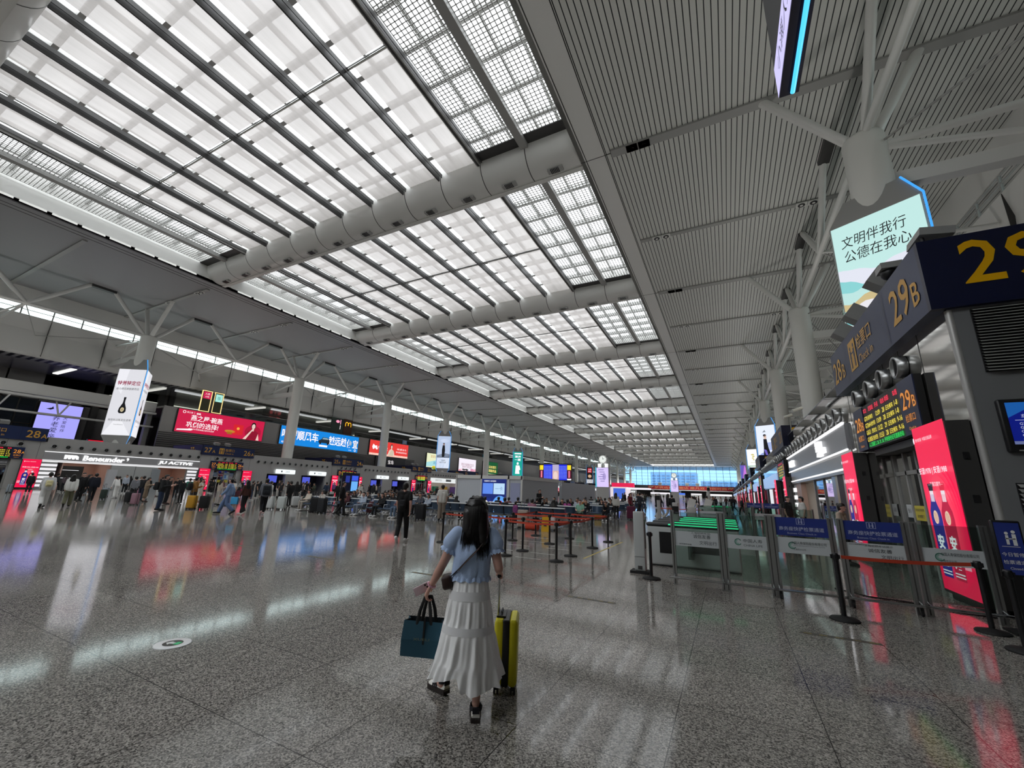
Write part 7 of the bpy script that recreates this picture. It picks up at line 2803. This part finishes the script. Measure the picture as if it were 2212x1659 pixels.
def hero_things():
    # teal paper-look tote hanging from the left hand
    c = lw((-.452, .12, 0))
    t = thing('tote_bag', 'dark teal tote bag with black loops hanging from the left hand', 'bag', (c.x, c.y, .345), HROT - .12)
    te = mat('tote_teal', '#1f4a5c', .55)
    w_, d, h = .172, .06, .262
    mb = MB()
    bot = [V(-w_, -d, .012), V(w_ * .98, -d, .0), V(w_, d, .012), V(-w_, d, .02)]
    mid = [V(-w_ * 1.0, -d * 1.08, h * .5), V(w_, -d * 1.1, h * .5), V(w_ * 1.03, d * .85, h * .52), V(-w_ * .98, d, h * .5)]
    top = [V(-w_ * .96, -d * .72, h), V(w_ * .94, -d * .72, h - .008), V(w_ * .98, d * .7, h + .006), V(-w_ * .9, d * .7, h + .01)]
    def ring8(q):
        o = []
        for i in range(4):
            a, b = q[i], q[(i + 1) % 4]
            m_ = (a + b) / 2
            if i in (1, 3):
                m_ = m_ + V(-.035 if i == 1 else .035, 0, 0)
            o += [a, m_]
        return o
    R_ = [ring8(bot), ring8(mid), ring8(top)]
    mb.loft(R_, te, False, False); mb.add(R_[0], [tuple(reversed(range(8)))], te)
    inn = [[p + (V(0, 0, p.z) - p) * .03 for p in ring] for ring in R_]
    mb.loft([list(r) for r in inn], mat('tote_inside', '#0d1c24', .7), False, False)
    mb.build('bag_body', t, world=False)
    for q, yy in ((-1, -d * .75), (1, d * .72)):
        x0 = .0 if q < 0 else .02
        mb = MB(); mb.tube([(x0 - .06, yy, h - .03), (x0 - .045, yy * .8, h + .07), (x0 - .018, yy * .1, h + .168), (x0 + .012, yy * .1, h + .17), (x0 + .04, yy * .8, h + .07), (x0 + .055, yy, h - .03)], [(.014, .003)] * 6, 'black_rubber', 8, ref=(0, 1, 0)); mb.build('handle', t, world=False)
    MB().box((-.001, -d * 1.1 - .002, .1), (.012, -d * .8, h + .03), 'black_rubber').build('ribbon', t, world=False)
    a = Art((-.01, -d * 1.09 - .004, h * .52), (1, 0, 0), UPV, .001); a.text('XUELI', 0, 0, h=.018, wd=.13, m=mat('tote_gold', '#6d7058', .4)); a.build('lettering', t, world=False)
    # phone held in the same hand
    c = lw((-.497, .11, .835))
    t = thing('phone', 'pale pink phone with dark lenses held in the left hand above the tote', 'phone', c, HROT + .5)
    Rm = Matrix.Rotation(math.radians(62), 3, 'Y') @ Matrix.Rotation(math.radians(20), 3, 'X')
    mb = MB().bbox((-.036, -.004, -.07), (.036, .004, .07), .004, mat('phone_pink', '#e4ccd4', .25)); xform(mb, Rm.to_4x4()); mb.build('case', t, world=False)
    mb = MB()
    for x, z in ((-.02, .05), (-.02, .028), (.0, .04)):
        mb.tube([(x, -.004, z), (x, -.0075, z)], .008, 'black_plastic', 10)
    xform(mb, Rm.to_4x4()); mb.build('lens', t, world=False)
    # brown cross-body bag
    c = lw((-.278, .0, .87))
    t = thing('shoulder_bag', 'small dark brown shoulder bag at the left hip on two crossing straps', 'bag', c, HROT)
    br = mat('leather_brown', '#33211c', .45)
    mb = MB().bbox((-.04, -.07, 0), (.04, .07, .1), .02, br); xform(mb, Matrix.Rotation(math.radians(-14), 4, 'Y')); mb.build('bag_body', t, world=False)
    o0 = V(-.278, 0, .87)
    mb = MB()
    pts = [(-.262, -.05, .962), (-.2, -.1, 1.03), (-.12, -.118, 1.12), (-.04, -.122, 1.2), (.01, -.105, 1.27), (.03, -.05, 1.335), (.03, .03, 1.34), (-.02, .11, 1.25), (-.15, .125, 1.1), (-.25, .06, .97)]
    mb.tube([V(*p) - o0 for p in pts], [(.008, .003)] * len(pts), br, 8); mb.build('strap', t, world=False)
    mb = MB(); pts = [(-.2, -.112, 1.02), (-.15, -.125, 1.08), (-.1, -.128, 1.13), (-.045, -.128, 1.19)]
    mb.tube([V(*p) - o0 for p in pts], [(.007, .003)] * 4, mat('leather_tan', '#5a3a30', .5), 8); mb.build('strap', t, world=False)
    # yellow cabin case pushed along on the right
    c = lw((.232, .46, 0))
    t = thing('suitcase', 'bright yellow cabin suitcase with black zip band beside the white tiered skirt', 'suitcase', (c.x, c.y, 0), HROT - .12)
    ye = mat('case_yellow', '#cfc512', .4)
    w_, d, h = .1, .17, .5
    m = MB()
    for q in (-1, 1):
        m.bbox((min(q * .022, q * w_), -d, .06), (max(q * .012, q * w_), d, .06 + h), .028, ye)
    m.build('shell', t, world=False)
    m = MB().bbox((-.03, -d - .001, .061), (.03, d + .001, .061 + h), .012, 'black_plastic'); m.build('zip_band', t, world=False)
    m = MB()
    m.box((-w_ + .01, -.1, .06 + h), (-.01, .1, .075 + h), 'black_plastic'); m.tube([(-.05, -.07, .07 + h), (-.05, -.06, .095 + h), (-.05, .06, .095 + h), (-.05, .07, .07 + h)], .009, 'black_plastic', 8)
    m.build('top_handle', t, world=False)
    for x in (-w_ + .03, w_ - .03):
        for y in (-d + .04, d - .04):
            m = MB()
            for e in (-.014, .014):
                m.tube([(x + e - .006, y - .008, .027), (x + e + .006, y - .008, .027)], .027, 'black_rubber', 14)
            m.box((x - .012, y - .016, .03), (x + .012, y + .016, .07), 'black_plastic'); m.build('wheel', t, world=False)
    g = rotv(lw((.137, .235, .93)) - V(c.x, c.y, 0), -(HROT - .12))
    m = MB()
    for e in (-.045, .045):
        m.tube([(-w_ + .02, -.04 + e, .06 + h), (g.x, g.y + e, g.z)], .0065, 'chrome', 8)
    m.build('telescopic_rod', t, world=False)
    m = MB().tube([(g.x, g.y - .06, g.z), (g.x, g.y + .06, g.z)], .014, 'black_plastic', 10); m.build('grip', t, world=False)


hero()
hero_things()
# ---------------------------------------------------------------- everyone else
def face(x, y, tx, ty):
    """heading that looks from (x, y) to (tx, ty)"""
    return math.atan2(-(tx - x), ty - y)


def named_people():
    D = detailed
    AW = lambda x, y, a=0: face(x, y, 2 * x, 2 * y) + a          # back to the camera
    TO = lambda x, y, a=0: face(x, y, 0, 0) + a                  # towards the camera
    x, y = -8.87, 10.16
    D('person in black T-shirt and black trousers walking off with white trainers in mid-hall', (x, y, 0), AW(x, y, -.25), 1.76, '#111113', '#0e0e10', '#e6e6e6', 'short', sleeve='short', legs='trousers', stride=.55, voxel=.011)
    backpack((x, y, 0), AW(x, y, -.25), 'black sling bag on the back of the black T-shirt walker', '#1a1b1f', 1.12, (.1, .05, .13), -.2)
    x, y = -30.39, 8.3
    D('person in white sweatshirt and white trousers with tiny pale yellow backpack', (x, y, 0), AW(x, y, .1), 1.72, '#cfd0d2', '#d4d4d2', '#222224', 'short', stride=.7, legs='wide', loose=1.18)
    backpack((x, y, 0), AW(x, y, .1), 'tiny pale yellow backpack on the white sweatshirt', '#d8cfa0', 1.18, (.12, .08, .15), -.25)
    x, y = -30.53, 9.2
    D('long-haired person in white jacket and camouflage trousers', (x, y, 0), AW(x, y, -.1), 1.66, '#dcdcd8', '#6a6a54', '#101012', 'long', True, stride=.5, legs='wide', loose=1.22)
    x, y = -36.96, 11.6
    D('person in black suit facing a navy-suited companion by the shop door', (x, y, 0), TO(x, y, .5), 1.78, '#0e1014', '#0d0e12', '#0a0a0a', 'short', loose=1.1)
    x, y = -36.8, 12.15
    D('person in navy suit seen from behind beside a black-suited one', (x, y, 0), AW(x, y, .2), 1.78, '#0f1424', '#0d1018', '#0a0a0a', 'short', stride=.3, loose=1.1)
    x, y = -41.9, 15.2
    D('person in white hoodie and white trousers bending over beside the grey shop wall', (x, y, 0), AW(x, y, .8), 1.68, '#e2e2e0', '#dededc', '#c8c8c8', 'tail', True, legs='wide', lean=.35, loose=1.15)
    x, y = -34.5, 13.4
    D('person in grey patterned shirt and black trousers queueing left of the beige coat', (x, y, 0), AW(x, y, .4), 1.68, '#7d7f86', '#101114', '#101010', 'short', legs='wide', phone=True)
    x, y = -37.0, 14.8
    D('person in black jacket and dark jeans just left of the beige coat', (x, y, 0), AW(x, y, -.5), 1.72, '#141518', '#1e2536', '#111111', 'short')
    x, y = -35.6, 14.5
    D('person in knee-length beige coat looking down, in the shop queue', (x, y, 0), TO(x, y, 1.4), 1.64, '#8f7c68', '#7d6b58', '#3a2a24', 'tail', True, legs='skirt', phone=True, loose=1.12)
    x, y = -26.13, 11.32
    D('person in black jacket and blue jeans standing with a phone right of the shop', (x, y, 0), TO(x, y, 1.3), 1.82, '#121316', '#26344e', '#101012', 'short', phone=True, loose=1.15, lean=.06)
    backpack((x, y, 0), TO(x, y, 1.3), 'black backpack on the person in blue jeans', '#141519', 1.22, (.15, .1, .2), -.24)
    x, y = -32.3, 14.3
    D('person in dark suit with white collar behind the blue jeans', (x, y, 0), TO(x, y, 1.2), 1.72, '#16161a', '#121216', '#2a1412', 'short', phone=True)
    x, y = -27.13, 13.3
    D('person in mustard jacket and dark trousers beside the yellow and black suitcases', (x, y, 0), TO(x, y, 1.9), 1.76, '#8a5f2a', '#2a231e', '#101010', 'short', loose=1.12, phone=True)
    backpack((x, y, 0), TO(x, y, 1.9), 'black backpack on the mustard jacket', '#17181b', 1.2, (.15, .1, .2), -.25)
    suitcase((-26.5, 13.0, 0), .35, 'yellow suitcase standing by the mustard jacket', '#c8942c', s=1.08)
    suitcase((-25.95, 13.35, 0), .5, 'black suitcase right of the yellow one by the mustard jacket', '#141416', s=1.08)
    x, y = -30.9, 15.5
    D('person in long cream dress facing left, right of the mustard jacket', (x, y, 0), TO(x, y, 1.2), 1.66, '#cfc8bc', '#cbc4b8', '#c8c0b8', 'tail', True, legs='skirt')
    x, y = -30.2, 16.3
    D('person in pale blouse and patterned wide trousers left of the denim jacket', (x, y, 0), AW(x, y, -1.0), 1.66, '#b3a79a', '#a5a09a', '#141414', 'long', True, legs='wide', phone=True)
    suitcase((-29.5, 16.5, 0), .3, 'lilac suitcase beside the patterned wide trousers', '#a497b4')
    x, y = -22.35, 12.55
    D('person in pale denim jacket and jeans striding left', (x, y, 0), TO(x, y, -1.9), 1.72, '#7f97bd', '#5d7298', '#101216', 'short', stride=.9, legs='wide', loose=1.15)
    x, y = -21.3, 12.75
    D('person in brown top and long black skirt beside the denim jacket', (x, y, 0), TO(x, y, -2.3), 1.68, '#4c2c24', '#0f0f12', '#d0cfc8', 'long', True, legs='wide', stride=.4)
    c = (-21.68, 12.5)
    t = thing('shopping_bag', 'bright sky-blue shopping bag between the denim jacket and the brown top', 'bag', (c[0], c[1], .5), .5)
    MB().bbox((-.17, -.06, 0), (.17, .06, .34), .02, cloth('#3f9fd6')).build('bag_body', t, world=False)
    MB().tube([(-.08, 0, .34), (-.03, 0, .46), (.03, 0, .46), (.08, 0, .34)], .008, 'black_rubber', 6).build('handle', t, world=False)
    x, y = -21.08, 13.6
    D('person in grey hoodie and black trousers walking away below the right part of the blue sign', (x, y, 0), AW(x, y, .15), 1.78, '#6d7078', '#121317', '#d8b8b8', 'short', stride=.6, loose=1.12)
    backpack((x, y, 0), AW(x, y, .15), 'large dark backpack on the grey hoodie', '#1f2329', 1.2, (.17, .11, .23), -.25)
    x, y = -25.6, 16.8
    D('person in long white dress beside the two silvery white suitcases', (x, y, 0), TO(x, y, 2.2), 1.66, '#d6d6d0', '#d9d9d4', '#d8d8d4', 'tail', True, legs='skirt', loose=1.05)
    suitcase((-24.95, 16.5, 0), .3, 'left of two silvery white suitcases beside the long white dress', '#c9cccb', s=1.12)
    suitcase((-24.2, 16.75, 0), .35, 'right of two silvery white suitcases beside the long white dress', '#c2c8c6', s=1.12)
    x, y = -27.6, 19.6
    D('person all in black with a cap behind the silvery suitcases', (x, y, 0), AW(x, y, .6), 1.7, '#0f0f11', '#101012', '#111111', 'cap', True)
    x, y = -18.47, 16.2
    D('person in black suit walking right in front of the bench row', (x, y, 0), TO(x, y, 1.5), 1.76, '#0b0b0d', '#0b0b0d', '#0a0a0a', 'short', stride=.5, loose=1.15)
    x, y = -13.07, 17.82
    D('person in white printed T-shirt and tan trousers standing with back turned', (x, y, 0), AW(x, y, .1), 1.78, '#cfccc6', '#82766b', '#1a1a1c', 'short', sleeve='short', legs='wide', loose=1.2)
    x, y = -6.67, 28.4
    D('person in white sweater and black trousers pulling the maroon suitcase', (x, y, 0), AW(x, y, -.2), 1.68, '#c8c6c2', '#15171c', '#101010', 'long', True, stride=.4, loose=1.15)
    suitcase((-5.75, 28.6, 0), .2, 'maroon suitcase beside the person in white sweater', '#5c1f3c', s=1.25)
    suitcase((-7.6, 27.3, 0), .2, 'yellow suitcase left of the person in white sweater', '#b89a22', s=1.05)
    x, y = -10.9, 25.3
    D('person in black jacket standing by the corner of the grey booth', (x, y, 0), TO(x, y, .9), 1.74, '#131416', '#16171b', '#111111', 'short', phone=True)
    # right-hand side
    x, y = 2.45, 23.6
    D('person in black T-shirt talking before the grey shop with raised white characters', (x, y, 0), TO(x, y, 1.0), 1.78, '#101012', '#15161a', '#111111', 'short', sleeve='short', loose=1.15)
    x, y = 3.0, 23.6
    D('person in white T-shirt with hands on hips before the grey shop with raised white characters', (x, y, 0), TO(x, y, -1.3), 1.78, '#d8d6d2', '#1b1c20', '#111111', 'short', sleeve='short', loose=1.2, set=dict(elR=(.33, -.05, 1.2), wrR=(.18, .08, 1.05)))
    x, y = 2.72, 14.6
    D('person with tied-back hair looking at a phone behind the blue barrier signs', (x, y, 0), TO(x, y, 1.2), 1.6, '#b5a596', '#22222a', '#111111', 'bun', True, sleeve='short', phone=True)
    # the child at the left edge
    x, y = -3.02, .62
    t, J, s = D('child cut off by the picture edge, only dark hair and a patterned sleeve showing', (x, y, 0), TO(x, y, 1.5), 1.22, '#c9ccd8', '#3a3f52', '#d8d8d8', 'long', True)
    # seated people who can be told apart
    def seat(x, y, rot, lb, top, bottom, shoe, hair='short', female=False, **k):
        return D(lb, (x, y, 0), rot, 1.66, top, bottom, shoe, hair, female, sit=True, voxel=.0135, **k)
    F = PI
    seat(-22.9, 17.6, F, 'person in cream top sitting at the left end of the front bench row', '#c9bfb2', '#a9a198', '#e0e0e0', 'long', True)
    seat(-21.7, 17.6, F, 'person in white shirt hunched over a phone on the front bench row', '#c8c2ba', '#1a1b20', '#222222', sleeve='short')
    seat(-19.6, 17.6, F, 'person in maroon coat holding a pink booklet on the front bench row', '#4a2028', '#151518', '#1a1a1a', 'long', True)
    seat(-18.3, 17.6, F, 'person in pale blue shirt sitting right of the black-suited walker', '#a9b6c8', '#8f98a8', '#e8e8e8')
    seat(-16.9, 17.6, F, 'person in black with white shoes on the front bench row', '#121316', '#131418', '#ececec', 'long', True)
    seat(-15.6, 17.6, F, 'person in dark red shirt and jeans at the right end of the front bench row', '#6e1f28', '#5d7088', '#e6e6e6')
    seat(-11.5, 19.4, 0, 'person in flowered pale shirt sitting right of the tan trousers', '#a9aa94', '#c0b8b0', '#d8d8d8', 'short', sleeve='short')
    seat(-10.3, 19.4, 0, 'person in black sitting sideways before the blue bench backs', '#101113', '#121418', '#101010')
    seat(-8.75, 19.4, 0, 'person in dusty pink hoodie seen from behind above the orange belts', '#96667a', '#3a3a44', '#d0d0d0', 'short', loose=1.15)
    seat(-7.6, 19.4, 0, 'person in dark jacket with long hair seen from behind above the orange belts', '#1a1b20', '#1c1d22', '#1a1a1a', 'long', True)
    seat(-8.1, 22.8, 0, 'person in magenta top seen from behind in the middle benches', '#9a3f80', '#23242a', '#c8c8c8', 'tail', True)
    seat(-7.2, 22.4, F, 'person in mint green shirt facing forward in the middle benches', '#7fae98', '#202228', '#cccccc', sleeve='short')
    x, y = -9.05, 18.2
    D('child in purple jacket and pale woolly hat standing by the beige suitcase', (x, y, 0), TO(x, y, 2.3), 1.1, '#7d3a72', '#1d1e26', '#f0f0f0', 'cap', True, loose=1.15)
    suitcase((-8.2, 17.3, 0), .1, 'large beige suitcase below the pink hoodie', '#a89a90', s=1.15)
    suitcase((-6.9, 17.4, 0), .2, 'small white suitcase behind the orange belts', '#d6d6da', s=.85)
    suitcase((-13.8, 17.1, 0), .1, 'black suitcase standing left of the tan trousers', '#16171b', s=1.15)
    suitcase((-21.0, 16.6, 0), .2, 'black suitcase in front of the hunched white shirt', '#131417', s=1.2)
    suitcase((-20.3, 16.5, 0), .0, 'dark grey suitcase in front of the maroon coat', '#232529', s=1.2)
    suitcase((-33.9, 13.0, 0), .2, 'black suitcase in the shop queue near the patterned shirt', '#121316')
    suitcase((-38.9, 15.4, 0), .2, 'dusty pink suitcase by the white hoodie', '#8f5f72')
    suitcase((-31.5, 12.4, 0), .2, 'dusty rose suitcase behind the blue jeans', '#94707c')
    t = thing('caution_board', 'yellow folding caution board between the orange belts and the benches', 'caution sign', (-6.9, 16.8, 0))
    R1, R2 = Matrix.Rotation(math.radians(9), 3, 'X'), Matrix.Rotation(math.radians(-9), 3, 'X')
    for R_, dy in ((R2, -.1), (R1, .1)):
        MB().box((-.17, -.012, 0), (.17, .012, .66), cloth('#d0a01c'), R_, (-6.9, 16.8 + dy, 0)).build('panel', t)
    a = Art((-6.9, 16.8 - .075, .36), (1, 0, 0), (0, .156, .988), .004); a.text('小心地滑', 0, .08, wd=.26, m='black_plastic'); a.poly([(-.08, -.15), (.08, -.15), (0, -.02)], 'black_plastic'); a.build('lettering', t)
    t = thing('duffel_bag', 'orange-red duffel bag on the floor beside the yellow caution board', 'bag', (-7.6, 16.9, 0))
    MB().tube([(-7.85, 16.9, .16), (-7.3, 16.9, .16)], .15, cloth('#c8442c'), 14).build('bag_body', t)
    MB().tube([(-7.75, 16.9, .3), (-7.7, 16.9, .42), (-7.45, 16.9, .42), (-7.4, 16.9, .3)], .012, 'black_rubber', 6).build('handle', t)


DARK = ['#0f1013', '#15171b', '#101218', '#1b1d22', '#121317', '#18191c']
MIDC = ['#3a3f4a', '#4a3a36', '#2c3a52', '#5a2a30', '#3e4438', '#54484e']
LITE = ['#c8c6c2', '#b8b4b0', '#d6d4d0', '#a9b2c0', '#c4b6aa']
BRGT = ['#8a2c4a', '#7a4a8a', '#2f7a68', '#a06a34', '#7a2430']


def clothes(rnd):
    r = rnd.random()
    if r < .56:
        return rnd.choice(DARK), 'dark'
    if r < .74:
        return rnd.choice(MIDC), 'dark'
    if r < .93:
        return rnd.choice(LITE), 'light'
    return rnd.choice(BRGT), 'coloured'


def crowd():
    rnd = random.Random(11)
    taken = [(o.location.x, o.location.y) for o in COL.objects if o.get('category') in ('person', 'suitcase')]
    STAND = ['stand', 'standf', 'phone', 'phonef', 'pack', 'walk', 'walkf', 'tee', 'skirt']
    def free(x, y, d=.62):
        return all((x - a) ** 2 + (y - b) ** 2 > d * d for a, b in taken) and not (-19 < x < -12 and 25.9 < y < 44.5) and not (-19 < x < -6.5 and 64 < y < 69.5) and not (-17.5 < x < -14 and 58.5 < y < 61.5)
    def put(n, area, where, group, cases=0):
        k = 0
        tries = 0
        while k < n and tries < 4000:
            tries += 1
            x, y = area(rnd)
            if not free(x, y) or any(abs(x - bx) < 1.75 and abs(y - by) < 1.1 for _, bx, by, _, _ in BENCHES):
                continue
            taken.append((x, y))
            top, word = clothes(rnd)
            kd = rnd.choice(STAND)
            btm = rnd.choice(DARK + DARK + ['#23304a', '#6a6460', '#c0beba'])
            if kd == 'walkf' and rnd.random() < .4:
                btm = rnd.choice(LITE)
            crowd_person(kd, (x, y, 0), rnd.uniform(-PI, PI), top, btm, rnd.choice(['#e0e0e0', '#161616', '#c8c8c8']), 'person in %s clothes %s' % (word, where), '%s clothes, %s' % (word, group), rnd.uniform(.96, 1.07), rnd.choice(['#1b1d22', '#2c3448', '#4a2a2c']))
            k += 1
    def box(x0, x1, y0, y1):
        return lambda r: (r.uniform(x0, x1), r.uniform(y0, y1))
    put(30, box(-62, -38.5, 11.5, 31), 'standing in the queue before the long grey shop', 'shop queue')
    put(7, box(-38, -31.5, 15.2, 24), 'standing before the red light boxes under 27A', 'group under the 27A sign')
    put(32, box(-58, -29, 26, 52), 'standing in the packed crowd before the washroom signs', 'crowd before the washrooms')
    put(36, lambda r: (r.uniform(-44, -8), r.uniform(47, 84)), 'standing in the far crowd beyond the benches and the booth', 'far middle crowd')
    put(16, lambda r: (r.uniform(-32, -6), r.uniform(84, 170)), 'standing very far off under the red banner', 'farthest crowd')
    put(18, lambda r: (r.uniform(-4.5, 2.6), r.uniform(36, 75)), 'standing in the distance beyond the ticket gates', 'crowd beyond the ticket gates')
    put(7, lambda r: (r.uniform(-6.5, -2), r.uniform(29.5, 36)), 'standing near the far end of the orange queue lanes', 'people beyond the queue lanes')
    # people on the benches
    for b, bx, by, rot, j in BENCHES:
        for i in range(4):
            lx = -.93 + .62 * i
            p = rotv((lx, .0, 0), rot)
            x, y = bx + p.x, by + p.y
            if not free(x, y, .5) or rnd.random() > (.66 if j > 2 else .62 if j else .5):
                continue
            if j <= 1 and not free(x, y, .75):
                continue
            top, word = clothes(rnd)
            kd = rnd.choice(['sit', 'sitf', 'sitlean', 'sit'])
            where = 'sitting on the front two bench rows' if j < 2 else 'sitting on the middle benches' if j < 7 else 'sitting on the far benches'
            crowd_person(kd, (x, y, 0), rot, top, rnd.choice(DARK + ['#26324a', '#54504c']), rnd.choice(['#e4e4e4', '#1a1a1a']), 'person in %s clothes %s' % (word, where), '%s clothes, %s' % (word, where), rnd.uniform(.95, 1.03))
    # luggage in the crowd
    cols = ['#16181c', '#20242c', '#8f98a0', '#3a4660', '#5a2a34', '#c4c6c6', '#2c3a34']
    for n, area, where in ((10, box(-58, -38.5, 11.5, 26), 'the queue before the long grey shop'), (8, box(-50, -30, 26, 46), 'the crowd before the washrooms'), (8, box(-28, -18, 18.3, 28), 'the middle benches')):
        k = 0
        while k < n:
            x, y = area(rnd)
            if not free(x, y, .5) or any(abs(x - bx) < 1.7 and abs(y - by) < .8 for _, bx, by, _, _ in BENCHES):
                continue
            taken.append((x, y))
            suitcase((x, y, 0), rnd.uniform(-PI, PI), 'suitcase standing among people in %s' % where, rnd.choice(cols), 'suitcases in %s' % where)
            k += 1


named_people()
crowd()
drop_case_proto()
